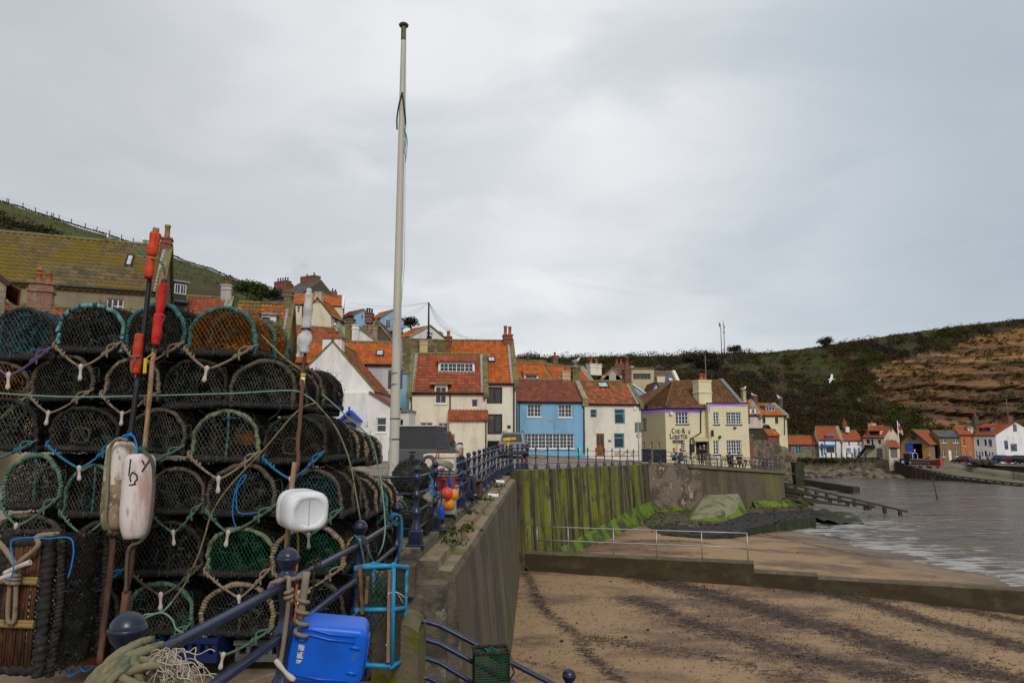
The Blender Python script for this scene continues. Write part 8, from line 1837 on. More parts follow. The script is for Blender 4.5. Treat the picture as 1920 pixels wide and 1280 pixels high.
# ================================================================ gear behind the promenade railing
def heap(name,label,loc,r,mats,seed,n=2600,sq=1.,cat='net heap',group=None):
 o=empty(name,loc,0,label,cat,group);mb=MB()
 mb.grid(lambda u,v:Vector(((1+.45*nz(math.cos(u*6.283)*1.5+seed,math.sin(u*6.283)*1.5,v*4))*r*math.sin(PI*v)*math.cos(2*PI*u),(1+.22*nz(math.cos(u*6.283)*1.5+seed,math.sin(u*6.283)*1.5,v*4))*r*math.sin(PI*v)*math.sin(2*PI*u),sq*r*(1-math.cos(PI*v)*(1+.2*nz(u*4,v*3,seed))))),30,20)
 d=NP.normal(size=(n,3));d/=np.linalg.norm(d,axis=1)[:,None];c=d*r*NP.uniform(.92,1.18,n)[:,None]*np.array((1,1,sq))+np.array((0,0,r*sq));mb.leaves(c,.022,None,0)
 A=d[:500]*r*1.0*np.array((1,1,sq))+np.array((0,0,r*sq));mb.strands(A,A+NP.normal(0,.05,A.shape),.004)
 mb.build('netting',mats,o)
 mb=MB();
 for k in range(5):
  ph=k*1.1;mb.tube([(r*1.04*math.cos(t)*math.cos(ph*.3),r*1.04*math.cos(t)*math.sin(ph*.3)+.0,r*sq*(1+math.sin(t)*.98))for t in np.linspace(0,6.28,26)],.007,5)
 mb.build('lashing',r_dark,o);return o
b_=P(770,925,11.6);heap('net_heap','upper dark bundle of netting and creel hoops above the railing corner',Vector((b_.x,11.7,b_.z-.05)),.29,[M('net_heap_black',(.045,.042,.036),[((.10,.09,.075),18.,.55,.66,.8),((.02,.05,.04),6.,.6,.68,.6)],rough=.95,bump=(1.,40.,.03))],1)
heap('net_heap','lower dark bundle of netting on the ground behind the railing corner',Vector((b_.x+.02,11.7,-.06)),.32,[MATS['net_heap_black']],5,sq=1.05)
for(lab,pts,mt)in(('green rope dangling from the lower net bundle',[(748,925),(752,935),(760,945),(764,955),(757,960),(768,962),(776,950)],r_green),('blue rope tied to the railing corner beside the net bundle',[(804,890),(810,900),(812,915),(816,925),(812,928),(806,920),(806,905)],r_bblue),('teal rope linking the railing to the orange floats',[(812,925),(820,922),(828,920)],r_teal)):
 twine('hanging_rope',lab,[(x,y,11.3)for x,y in pts],mt,.011)
m_fbox=M('fish_box_cream',(.66,.58,.47),[((.45,.37,.27),5.,.52,.66,.7)],rough=.6)
def fishbox(label,px0,px1,pyt,pyb,Y,mat,dep=.45):
 a,b_=P(px0,pyb,Y),P(px1,pyt,Y);o=empty('fish_box',a,0,label,'fish box','fish boxes behind the railing');w_,h_=b_.x-a.x,b_.z-a.z;mb=MB()
 mb.bbox(0,w_,0,.03,0,h_,.006);mb.bbox(0,w_,dep,dep+.03,0,h_,.006);mb.box(0,.03,.031,dep-.001,0,h_);mb.box(w_-.03,w_,.031,dep-.001,0,h_);mb.box(.031,w_-.031,.031,dep-.001,0,.03);mb.build('body',mat,o)
 mb=MB();mb.bbox(-.025,w_+.025,-.025,-.002,h_-.06,h_+.01,.008);mb.build('rim',mat,o);mb=MB();mb.bbox(-.025,w_+.025,dep+.032,dep+.055,h_-.06,h_+.01,.008);mb.build('rim',mat,o);return o
bx=fishbox('cream fish box topping the stack of boxes behind the net bundles',796,852,852,882,13.2,m_fbox)
twine('rust_rope','rust brown rope tied through the cream fish box',[(820,849,13.1),(817,858,13.1),(819,866,13.1),(822,860,13.1),(823,850,13.1)],M('rust_rope',(.25,.08,.025),rough=.9),.012)
fishbox('red fish box under the grey one behind the floats',812,850,894,920,13.3,M('fish_box_red',(.42,.03,.03),[((.25,.02,.02),5.,.5,.65)],rough=.55))
fishbox('grey fish box directly under the cream one',800,852,882.5,893.5,13.25,M('fish_box_grey',(.20,.21,.23),rough=.6));fishbox('white fish box at the bottom of the stack',808,852,920.5,964,13.3,M('fish_box_white',(.42,.42,.42),[((.25,.24,.22),5.,.5,.65)],rough=.6))
o=empty('hose_bundle',P(830,876,12.6),0,'folded bundle of olive netting draped over the railing before the cream box','net bundle');o_=Vector(o.location)
for c0,nm in(((.30,.265,.19),'net_tan'),((.17,.185,.12),'net_olive')):
 mb=MB()
 for k in range(9):
  t=k/8;s_=0 if nm=='net_tan' else .10
  mb.tube(spl([P(802+s_*40,886-4*t,12.5+.2*t)-o_,P(815+s_*50+4*t,868+3*s_*10-5*t,12.4+.3*t)-o_,P(832+s_*60+4*t,872-7*t+s_*20,12.4+.3*t)-o_,P(846+3*t,880-9*t+s_*18,12.5+.3*t)-o_],6),.022,6)
 mb.build('netting',M(nm,c0,[(tuple(x*.5 for x in c0),(30,30,30),.48,.6)],rough=.95,bump=(.8,40.,.01)),o)
mb=MB();mb.tube([P(803,868,12.7)-o_+Vector((.10*math.cos(t),.02*t,.12*math.sin(t)))for t in np.linspace(0,8,40)],.03,8);mb.build('hose',r_brown,o)
def buoy(label,px,py,Y,rpx,c,cat='buoy'):
 p=P(px,py,Y);r=rpx/1280*Y;o=empty('ball_buoy',p,0,label,cat,'bright floats hung on the railing');mb=MB();mb.ball((0,0,0),r,20,12);mb.build('float',M(label.split()[0]+'_buoy_skin',c,[(tuple(x*.7 for x in c),6.,.55,.7,.6)],rough=.45,spec=.4),o)
 mb=MB();mb.lathe([(r*.30,r*.90),(r*.26,r*1.08),(r*.16,r*1.2),(.001,r*1.22)],(0,0,0),10);mb.build('eye',p_blue,o)
 mb=MB();mb.tube([(0,0,r*1.1),(-.02,.02,r*2.6),(-.06,.05,r*4)],.007,5);mb.build('lanyard',r_khaki,o);return o
buoy('coral red ball float in front of two orange ones',838,924,12.7,11.2,(.68,.065,.05));buoy('amber ball float half behind the coral red one',849,927,13.0,10.6,(.70,.25,.01));buoy('orange ball float lowest of the three by the railing',842,945.5,12.8,11,(.62,.21,.012))
def fender(label,px,pyt,pyb,Y,w_):
 a,b_=P(px,pyt,Y),P(px,pyb,Y);h_=a.z-b_.z;o=empty('tube_fender',b_,0,label,'fender','bright floats hung on the railing');r=w_/2560*Y
 mb=MB();mb.lathe([(.001,0),(r*.9,.02),(r,.05),(r,h_-.12),(r*.85,h_-.06),(r*.5,h_-.03),(r*.3,h_),(.001,h_)],(0,0,0),14);mb.build('body',M(label.split()[0]+'_fender_skin',(.006,.05,.36)if 'lower' in label else(.01,.07,.42),rough=.45),o)
 mb=MB();mb.lathe([(r*.95,-.05),(r*.5,-.10),(.001,-.14)],(0,0,.06),10);mb.tube([(0,0,h_),(0,0,h_+.25)],.008,5);mb.build('end_cap',p_black,o)
fender('lower blue tube fender with a black end below the coral float',827,945,976,12.5,12.5);fender('upper blue tube fender above the amber float',842,893,914,13.1,9)
# ================================================================ people
SKINC=M('skin',(.48,.27,.19),rough=.6)
def skinmesh(name,V,E,Rd,mat,parent,sub=1):
 me=bpy.data.meshes.new(name);me.from_pydata([tuple(v)for v in V],E,[]);me.materials.append(mat);o=bpy.data.objects.new(name,me);COL.objects.link(o);o.parent=parent
 md=o.modifiers.new('skin','SKIN');md.use_smooth_shade=True
 sv=me.skin_vertices[0].data
 for i,r in enumerate(Rd):sv[i].radius=(r,r)if np.isscalar(r)else r
 sv[0].use_root=True
 s_=o.modifiers.new('sub','SUBSURF');s_.levels=sub;s_.render_levels=sub;return o
def person(label,loc,rz,pose='stand',top=(.1,.1,.12),legs=(.05,.05,.07),hair=(.1,.06,.04),arms='down',hat=None,lean=0.,sleeve=None):
 o=empty('person',loc,rz,label,'person')
 sit=pose=='sit';pz=.52 if sit else .93
 J={'pel':(0,0,pz),'wai':(0,-.01-lean*.3,pz+.16),'che':(0,-.0-lean*.7,pz+.34),'nek':(0,-.01-lean,pz+.52),'hd0':(0,-.02-lean,pz+.60),'hd1':(0,-.035-lean,pz+.68),'hd2':(0,-.02-lean,pz+.77)}
 for s_,n_ in((-1,'l'),(1,'r')):
  J['sh'+n_]=(s_*.18,-lean*.95,pz+.47)
  if arms=='down':J['el'+n_]=(s_*.235,.03-lean*.8,pz+.20);J['wr'+n_]=(s_*.225,-.06-lean*.7,pz-.03);hd=(0,-.25,-1)
  elif arms=='lap':J['el'+n_]=(s_*.25,-.02-lean*.8,pz+.22);J['wr'+n_]=(s_*.10,-.24-lean*.7,pz+.14);hd=(-s_*.6,-1,-.1)
  else:J['el'+n_]=(s_*.26,-.08-lean*.8,pz+.24);J['wr'+n_]=(s_*.07,-.22-lean,pz+.46);hd=(-s_*.5,-.4,.8)
  hv=Vector(hd).normalized();J['ha'+n_]=tuple(Vector(J['wr'+n_])+hv*.08)
  J['hi'+n_]=(s_*.095,0,pz-.03)
  if sit:J['kn'+n_]=(s_*.12,-.43,pz-.02);J['an'+n_]=(s_*.12,-.42-.03*s_,.09);J['to'+n_]=(s_*.13,-.57,.035)
  else:J['kn'+n_]=(s_*.10,-.02-.03*s_,.50);J['an'+n_]=(s_*.105,.03-.03*s_,.09);J['to'+n_]=(s_*.12,-.12-.03*s_,.035)
 names=list(J);ix={n:i for i,n in enumerate(names)}
 RAD={'pel':.125,'wai':.115,'che':.135,'nek':.055,'hd0':.062,'hd1':.088,'hd2':.075,'sh':.062,'el':.042,'wr':.030,'ha':.034,'hi':.088,'kn':.055,'an':.040,'to':.032}
 E=[('pel','wai'),('wai','che'),('che','nek'),('nek','hd0'),('hd0','hd1'),('hd1','hd2')]
 for n_ in 'lr':E+=[('che','sh'+n_),('sh'+n_,'el'+n_),('el'+n_,'wr'+n_),('wr'+n_,'ha'+n_),('pel','hi'+n_),('hi'+n_,'kn'+n_),('kn'+n_,'an'+n_),('an'+n_,'to'+n_)]
 V=[J[n]for n in names];Rd=[RAD.get(n,RAD.get(n[:2]))for n in names];Ei=[(ix[a],ix[b])for a,b in E]
 for s_,n_ in((-1,'l'),(1,'r')):
  w_,h_=Vector(J['wr'+n_]),Vector(J['ha'+n_]);dv_=(h_-w_).normalized();sd_=dv_.cross(Vector((0,-1,.2))).normalized()
  for k in range(4):
   l_=(.060,.072,.067,.052)[k];b0=h_+sd_*(.026*(k-1.5)/1.5);m1=b0+dv_*l_*.55+Vector((0,-.008,0));m2=m1+dv_*l_*.4+Vector((0,-.02,0))
   i0=len(V);V+=[b0+dv_*.012,m1,m2];Rd+=[.010,.009,.008];Ei+=[(ix['ha'+n_],i0),(i0,i0+1),(i0+1,i0+2)]
  i0=len(V);b0=w_.lerp(h_,.55)+sd_*(-.034*s_);V+=[b0,b0+dv_*.035+sd_*(-.018*s_)+Vector((0,-.012,0))];Rd+=[.011,.009];Ei+=[(ix['wr'+n_],i0),(i0,i0+1)]
 skinmesh('body',V,Ei,Rd,SKINC,o)
 mt=fl('cloth_%d'%len(MATS),top,.85);ml=fl('cloth_%d'%(len(MATS)+1),legs,.85)
 TV=['che','wai','pel','nek','shl','ell','wrl','shr','elr','wrr'];tix={n:i for i,n in enumerate(TV)}
 def rr(n):return{'che':.155,'wai':.14,'pel':.148,'nek':.066}.get(n,{'sh':.078,'el':.058,'wr':.043}.get(n[:2]))
 jk=skinmesh('jacket',[J[n]if n!='nek' else tuple(Vector(J['nek'])-Vector((0,0,.03)))for n in TV],[(tix[a],tix[b])for a,b in(('che','wai'),('wai','pel'),('che','nek'),('che','shl'),('shl','ell'),('ell','wrl'),('che','shr'),('shr','elr'),('elr','wrr'))],[rr(n)for n in TV],mt,o)
 TV=['pel','hil','knl','anl','hir','knr','anr'];tix={n:i for i,n in enumerate(TV)}
 skinmesh('trousers',[J[n]for n in TV],[(tix[a],tix[b])for a,b in(('pel','hil'),('hil','knl'),('knl','anl'),('pel','hir'),('hir','knr'),('knr','anr'))],[.138,.104,.073,.057,.104,.073,.057],ml,o)
 for n_ in 'lr':
  a,t_=Vector(J['an'+n_]),Vector(J['to'+n_]);m=MB();m.tube(spl([a+Vector((0,.05,-.045)),a+Vector((0,-.02,-.035)),t_+Vector((0,.02,0)),t_+Vector((0,-.06,-.005))],3),[.038,.045,.048,.05,.05,.05,.046,.044,.04,.03],9);m.build('shoe',p_black,o)
 h=Vector(J['hd1'])+Vector((0,.012,.025));m=MB();m.grid(lambda u,v:h+Vector((.100*math.sin(v*(2.3 if math.sin(2*PI*u)>-.35 else 1.35))*math.cos(2*PI*u),.112*math.sin(v*(2.3 if math.sin(2*PI*u)>-.35 else 1.35))*math.sin(2*PI*u)+.012,.118*math.cos(v*(2.3 if math.sin(2*PI*u)>-.35 else 1.35)))),18,8);m.build('hair',fl('hair_%d'%len(MATS),hair,.9),o)
 m=MB();f=Vector(J['hd1'])+Vector((0,-.088,0));m.lathe([(.001,.02),(.012,-.005),(.016,-.02),(.001,-.026)],f+Vector((0,-.004,-.012)),8);m.build('nose',SKINC,o)
 for s_ in(-1,1):m=MB();m.ball(f+Vector((s_*.032,.006,.016)),.011,8,6);m.build('eye',p_dark,o);m=MB();m.ball(Vector(J['hd1'])+Vector((s_*.092,.01,-.01)),.022,8,6,0,(.5,.8,1.2));m.build('ear',SKINC,o)
 m=MB();m.ball(f+Vector((0,.004,-.052)),.02,8,6,0,(1.2,.4,.3));m.build('mouth',fl('lip_%d'%len(MATS),(.3,.1,.09)),o)
 if hat:m=MB();m.lathe([(.105,-.01),(.108,.03),(.09,.085),(.04,.115),(.001,.12)],h+Vector((0,0,.02)),12);m.build('hat',fl('hat_%d'%len(MATS),hat,.8),o)
 if sleeve:
  ms=fl('cloth_%d'%len(MATS),sleeve,.85)
  for n_ in 'lr':m=MB();m.tube(resample([J['sh'+n_],J['el'+n_]],.08),.079,9);m.build('sleeve',ms,o)
 return o
pz_=P(857,843,17.5).z-1.20
bn=empty('bench',(P(857,843,17.5).x-.1,17.5,pz_),R(62),'plain timber bench behind the promenade railing','bench')
mb=MB();mb.bbox(-.7,.9,-.4,.1,.38,.43,.01);mb.build('seat',m_wood2,bn);mb=MB();mb.bbox(-.7,.9,.14,.18,.5,.85,.01);mb.build('backrest',m_wood2,bn)
for x in(-.6,.8):mb=MB();mb.box(x-.04,x+.04,-.36,.18,-.1,.379);mb.build('leg',m_wood2,bn)
person('grey haired person in a navy jacket sitting behind the long railing',(P(857,843,17.5).x,17.5,pz_),R(62),'sit',(.018,.028,.075),(.03,.035,.06),(.42,.41,.40),'lap',None,.06)
m_alu=fl('brushed_aluminium',(.55,.55,.56),.35,metal=.8);m_slat=M('chair_slat',(.30,.16,.075),[((.18,.09,.04),(6,6,6),.5,.62)],rough=.6)
CHAIR=[]
def chair0():
 o=empty('cafe_chair',(0,0,0),0);
 mb=MB()
 for k in range(5):mb.bbox(-.2,.2,-.2+.08*k,-.13+.08*k,.43,.45,.004)
 mb.build('seat',m_slat,o)
 mb=MB()
 for k in range(3):mb.bbox(-.2,.2,.2,.215,.56+.1*k,.63+.1*k,.004)
 mb.build('backrest',m_slat,o)
 for sx in(-.21,.21):
  mb=MB();mb.tube([(sx,-.2,0),(sx,-.2,.62),(sx,-.14,.65),(sx,.2,.65)],.013,6);mb.build('leg',m_alu,o);mb=MB();mb.tube([(sx,.24,0),(sx,.21,.45),(sx,.21,.87)],.013,6);mb.build('leg',m_alu,o)
 mb=MB();mb.tube([(-.21,.21,.87),(.21,.21,.87)],.013,6);mb.build('frame',m_alu,o);return o
c0=chair0();CP_=[]
def tz(x):return zter(x)+.02
spots=[(1290,58.2,40),(1300,57.3,200),(1307,57.9,-60),(1333,57.6,150),(1341,57.2,20),(1349,58.0,80),(1356,57.4,-40),(1364,57.9,170),(1374,57.6,60),(1414,58.9,190),(1419,58.4,20),(1401,58.6,100)]
for i,(px,Y,a)in enumerate(spots):
 o=c0 if i==0 else copy_tree(c0);x=P(px,865,Y).x;o.location=(x,Y,tz(x));o.rotation_euler=(0,0,R(a));tag(o,'silver framed chair with brown slats on the pub terrace','chair','cafe chairs on the pub terrace')
for i,(px,Y,lab)in enumerate(((1283,57.9,'small dark table by the person in green'),(1345,57.6,'small dark table among the empty chairs on the terrace'))):
 x=P(px,865,Y).x;o=empty('cafe_table',(x,Y,tz(x)),0,lab,'table');mb=MB();mb.lathe([(.001,.70),(.36,.70),(.36,.725),(.001,.725)],(0,0,0),16,0,False);mb.build('tabletop',p_navy,o);mb=MB();mb.cyl((0,0,.02),(0,0,.70),.03,sides=8);mb.lathe([(.001,.02),(.22,.02),(.22,0)],(0,0,0),12,0,False);mb.build('pedestal',p_black,o)
x=P(1392,868,57.6).x;o=empty('picnic_table',(x,58.0,tz(x)),R(8),'wooden picnic table at the right end of the pub terrace','picnic table')
mb=MB();mb.bbox(-.85,.85,-.35,.35,.70,.74,.01);mb.build('tabletop',m_slat,o)
for y in(-.72,.58):mb=MB();mb.bbox(-.85,.85,y,y+.16,.42,.455,.01);mb.build('seat',m_slat,o)
for x_ in(-.65,.65):mb=MB();mb.beam((x_,-.68,0),(x_,-.18,.7),.08,.04);mb.beam((x_,.68,0),(x_,.18,.7),.08,.04);mb.beam((x_,-.7,.4),(x_,.7,.4),.04,.08);mb.build('leg',m_wood2,o)
def seatp(lab,px,Y,rz,**k):x=P(px,860,Y).x;return person(lab,(x,Y,tz(x)-.04),R(rz),'sit',**k)
def stdp(lab,px,Y,rz,**k):x=P(px,850,Y).x;return person(lab,(x,Y,tz(x)),R(rz),'stand',**k)
for(px,Y,rz)in((1264,56.4,60),(1277,56.6,40),(1369,57.6,-10),(1386,59.0,0)):
 if px in(1264,1277):
  o=copy_tree(c0);x=P(px,865,Y).x;o.location=(x,Y+.1,tz(x));o.rotation_euler=(0,0,R(rz));tag(o,'chair under the person in green and white' if px==1264 else 'chair under the person in pale jeans','chair','cafe chairs on the pub terrace')
seatp('person in a green and white jacket with a red hat sitting on the terrace',1264,56.4,60,top=(.015,.14,.08),legs=(.03,.03,.035),hair=(.25,.09,.03),arms='drink',hat=(.45,.08,.03),sleeve=(.55,.55,.53))
seatp('person in a dark top and pale jeans sitting sideways on the terrace',1277,56.6,40,top=(.07,.07,.06),legs=(.10,.15,.22),hair=(.12,.03,.02),arms='lap',hat=(.3,.03,.03))
stdp('person in dark clothes raising an arm in the pub doorway',1313,60.5,0,top=(.05,.035,.025),legs=(.03,.03,.03),hair=(.05,.03,.02),arms='drink')
stdp('person in grey trousers and a cap standing right in the pub doorway',1320.5,60.3,-15,top=(.035,.03,.04),legs=(.16,.13,.11),hair=(.08,.05,.04),arms='drink',hat=(.35,.30,.32))
seatp('person in a dark coat sitting left of the picnic table',1368,57.6,-10,top=(.022,.022,.026),legs=(.02,.02,.03),hair=(.03,.025,.02),arms='lap',lean=.08)
o=seatp('red haired person in a navy top at the picnic table',1386,59.0,0,top=(.015,.02,.05),legs=(.02,.02,.03),hair=(.30,.12,.05),arms='lap')
# ================================================================ vehicles
m_tyre=fl('tyre_rubber',(.015,.015,.016),.85);m_rim=fl('alloy',(.35,.35,.36),.35,metal=.7);m_cglass=M('car_glass',(.02,.023,.026),rough=.06,spec=.7);m_tail=M('tail_lamp',(.35,.01,.012),rough=.2,spec=.6);m_head=M('head_lamp',(.55,.56,.58),rough=.15,spec=.6);m_plate=M('yellow_plate',(.55,.42,.05),[((.05,.05,.04),(60,60,12),.56,.6)],rough=.5);m_trim=fl('black_trim',(.018,.018,.02),.6)
def car(name,label,loc,rz,L,W,H,paint,kind='hatch',cat='car',group=None,rear=True):
 """nose towards local +y, tail towards local -y"""
 o=empty(name,loc,rz,label,cat,group);h=L/2;hw=W/2;belt=.55*H if kind!='van' else .58*H
 pf=[(-h,.32),(-h-.02,.5),(-h+.03,belt-.03),(-h+.12,belt),(h-1.05,belt-.02),(h-.25,belt-.16),(h-.02,belt-.3),(h,.42),(h-.05,.25),(-h+.05,.25)]
 mb=MB();n=len(pf);V=[]
 for(sx,dz)in((-hw+.10,0),(-hw,0),(hw,0),(hw-.10,0)):
  edge=abs(sx)<hw-.01
  for(y,z)in pf:V.append((sx,y*(1.0 if not edge else 1.0),z+(0 if not edge else(.02 if z>.4 else 0))if edge else z-(.03 if z>.6 else 0)))
 F=[[i+n,(i+1)%n+n,(i+1)%n,i][::-1]for i in range(n)]+[[i+n,(i+1)%n+n,(i+1)%n+2*n,i+2*n]for i in range(n)]+[[i+2*n,(i+1)%n+2*n,(i+1)%n+3*n,i+3*n]for i in range(n)]
 mb.add(V,F+[list(range(n)),[i+3*n for i in range(n)][::-1]]);mb.build('body',paint,o)
 yb0,yb1,yt0,yt1=(-h+.10,h-1.15,-h+.55,h-1.85)if kind=='hatch' else(-h+.06,h-1.05,-h+.30,h-1.75)
 tw_=hw-.22;bw_=hw-.06
 A_=[(-bw_,yb0,belt-.02),(bw_,yb0,belt-.02),(bw_,yb1,belt-.02),(-bw_,yb1,belt-.02)];T_=[(-tw_,yt0,H-.03),(tw_,yt0,H-.03),(tw_,yt1,H-.03),(-tw_,yt1,H-.03)]
 mb=MB();mb.add(A_+T_,[(0,1,5,4),(1,2,6,5),(2,3,7,6),(3,0,4,7)]);mb.bbox(-tw_-.01,tw_+.01,yt0-.02,yt1+.02,H-.06,H,.02);mb.build('cabin',paint,o)
 A_,T_=[Vector(a)for a in A_],[Vector(t)for t in T_]
 def glass(i,j,u0,u1,v0,v1):
  q=lambda u,v:A_[i].lerp(A_[j],u).lerp(T_[i].lerp(T_[j],u),v);nn=(A_[j]-A_[i]).cross(T_[i]-A_[i]).normalized()*.006
  m=MB();m.quad(q(u0,v0)+nn,q(u1,v0)+nn,q(u1,v1)+nn,q(u0,v1)+nn);m.build('car_window',m_cglass,o)
 glass(0,1,.08,.92,.12,.90);glass(2,3,.06,.94,.06,.94)
 for(i,j)in((1,2),(3,0)):glass(i,j,.08 if i==1 else .03,.47,.12,.88);glass(i,j,.52,.94 if i==1 else .92,.12,.88)
 for sx in(-1,1):
  for y in(-h+.75,h-.8):
   m=MB();m.lathe([(.20,-.1),(.30,-.1),(.32,-.06),(.32,.06),(.30,.1),(.20,.1)],(sx*(hw-.09),y,.32),18,0,True,Matrix.Rotation(PI/2,4,'Y'));wh=m.build('wheel',m_tyre,o)
   m=MB();m.lathe([(.001,.07),(.06,.08),(.19,.06),(.205,.09),(.205,-.09),(.001,-.09)],(sx*(hw-.09),y,.32),10,0,False,Matrix.Rotation(PI/2*sx,4,'Y'));m.build('rim',m_rim,wh)
  m=MB();m.bbox(sx*hw-(.20 if sx>0 else-.02),sx*hw+(.0-.02 if sx>0 else .20),-h-.035,-h+.14,belt-.30,belt-.06,.02);m.build('tail_light',m_tail,o)
  m=MB();m.bbox(min(sx*(hw-.04),sx*(hw-.38)),max(sx*(hw-.04),sx*(hw-.38)),h-.2,h-.015,belt-.36,belt-.24,.02);m.build('headlight',m_head,o)
  m=MB();m.bbox(min(sx*(hw-.02),sx*(hw+.16)),max(sx*(hw-.02),sx*(hw+.16)),h-1.55,h-1.45,belt-.0,belt+.12,.02);m.build('mirror',paint,o)
 m=MB();m.bbox(-.26,.26,-h-.045,-h-.025,.55,.66,.004);m.build('number_plate',m_plate if L<4.4 else p_grey,o);m=MB();m.bbox(-hw+.03,hw-.03,-h-.05,-h+.1,.27,.45,.03);m.bbox(-hw+.03,hw-.03,h-.1,h+.03,.25,.42,.03);m.build('bumper',m_trim,o)
 return o
p_silver=M('silver_blue_paint',(.16,.185,.215),rough=.3,spec=.5,coat=.5,metal=.3);p_cblack=M('black_car_paint',(.012,.012,.014),rough=.25,coat=.6);p_cblue=M('blue_car_paint',(.01,.03,.20),rough=.25,coat=.6);p_cred=M('red_car_paint',(.22,.012,.02),rough=.25,coat=.6)
s_=P(964,856,45);cr=car('parked_car','silver blue estate car parked at the end of the promenade railing',(s_.x,47.2,zroad(s_.x,46)),R(-4),4.5,1.82,1.68,p_silver,'van')
for sx in(-.6,.6):mb=MB();mb.tube([(sx,-1.6,1.68),(sx,-1.5,1.75),(sx,1.,1.75),(sx,1.1,1.68)],.025,6);mb.build('roof_rail',m_trim,cr)
def fcar(lab,px,py,Y,rz,L,W,H,paint,kind='hatch'):p=P(px,py,Y);car('parked_car',lab,(p.x,p.y,p.z),R(rz),L,W,H,paint,kind,'car','cars on the far quay').scale=(.78,)*3
fcar('black hatchback parked tail out by the stone slate cottage',1805,868,113.3,24,4.0,1.75,1.5,p_cblack);fcar('blue car first in the row by the white inn',1884,866.5,112,-148,4.1,1.75,1.5,p_cblue);fcar('dark red car second in the row by the white inn',1903,868,109.5,-150,4.1,1.75,1.5,p_cred);fcar('black four wheel drive cut by the photo edge at the end of the row',1924,870,107,-150,4.4,1.85,1.75,p_cblack,'van')
p_pick=M('grey_pickup_paint',(.085,.09,.098),rough=.4,spec=.5,metal=.2);s_=P(789,870,26.0)
pk=empty('pickup_truck',(s_.x,28.6,zroad(s_.x,27)),R(-7),'dark grey pickup with a mesh backed canopy parked behind the flagpole','pickup truck')
hw,h=.93,2.6
pf=[(-h,.45),(-h-.01,.62),(-h,1.06),(-h+.03,1.09),(1.0,1.09),(1.3,1.08),(h-.1,.98),(h,.8),(h,.4),(h-.1,.35),(-h+.1,.38)]
mb=MB();mb.prism(pf,0,-hw,hw);mb.build('body',p_pick,pk)
mb=MB();mb.bbox(-hw+.04,hw-.04,-h-.035,-h-.008,.62,1.05,.02);mb.build('tailgate',p_pick,pk)
mb=MB();mb.bbox(-.12,.12,-h-.05,-h-.03,.93,1.0,.01);mb.lathe([(.001,.0),(.09,0),(.09,.015)],(0,-h-.055,.80),14,0,False,Matrix.Rotation(PI/2,4,'X'));mb.build('handle',p_black,pk)
A_=[Vector(v)for v in((-hw+.03,-h+.03,1.095),(hw-.03,-h+.03,1.095),(hw-.03,-.25,1.095),(-hw+.03,-.25,1.095))];T_=[Vector(v)for v in((-hw+.26,-h+.50,1.92),(hw-.26,-h+.50,1.92),(hw-.26,-.3,1.92),(-hw+.26,-.3,1.92))]
mb=MB();mb.add(A_+T_,[(0,1,5,4),(1,2,6,5),(2,3,7,6),(3,0,4,7),(4,5,6,7)]);mb.build('canopy',M('canopy_dark',(.030,.030,.032),rough=.6),pk)
mb=MB()
for k in range(1,22):u=k/22;a,b_=A_[0].lerp(A_[1],u),T_[0].lerp(T_[1],u);mb.cyl(a+Vector((0,-.01,0)),b_+Vector((0,-.01,0)),.006,sides=4)
for k in range(1,14):v=k/14;a,b_=A_[0].lerp(T_[0],v),A_[1].lerp(T_[1],v);mb.cyl(a+Vector((0,-.012,0)),b_+Vector((0,-.012,0)),.006,sides=4)
mb.build('mesh_guard',fl('mesh_grey',(.075,.075,.075),.6),pk)
mb=MB()
for k in range(9):v=(k+.5)/9;a,b_=A_[1].lerp(T_[1],v),A_[2].lerp(T_[2],v);mb.beam(a+Vector((.012,.1,0)),b_+Vector((.012,-.1,0)),.02,.045,(1,0,.3))
mb.build('louvre',fl('louvre_grey',(.16,.17,.18),.5),pk)
mb=MB();mb.bbox(-hw+.2,hw-.2,-h+.44,-.2,1.925,1.99,.02);mb.build('roof_tray',fl('roof_grey',(.42,.41,.39),.5),pk)
CA=[Vector(v)for v in((-hw+.02,-.2,1.095),(hw-.02,-.2,1.095),(hw-.02,1.45,1.085),(-hw+.02,1.45,1.085))];CT_=[Vector(v)for v in((-hw+.2,-.15,1.78),(hw-.2,-.15,1.78),(hw-.2,.75,1.78),(-hw+.2,.75,1.78))]
mb=MB();mb.add(CA+CT_,[(0,1,5,4),(1,2,6,5),(2,3,7,6),(3,0,4,7),(4,5,6,7)]);mb.build('cab',p_pick,pk)
for(i,j,u0,u1)in((1,2,.06,.42),(1,2,.48,.92),(2,3,.05,.95),(3,0,.06,.5)):
 q=lambda u,v:CA[i].lerp(CA[j],u).lerp(CT_[i].lerp(CT_[j],u),v);nn=(CA[j]-CA[i]).cross(CT_[i]-CA[i]).normalized()*.006;mb=MB();mb.quad(q(u0,.1)+nn,q(u1,.1)+nn,q(u1,.9)+nn,q(u0,.9)+nn);mb.build('car_window',m_cglass,pk)
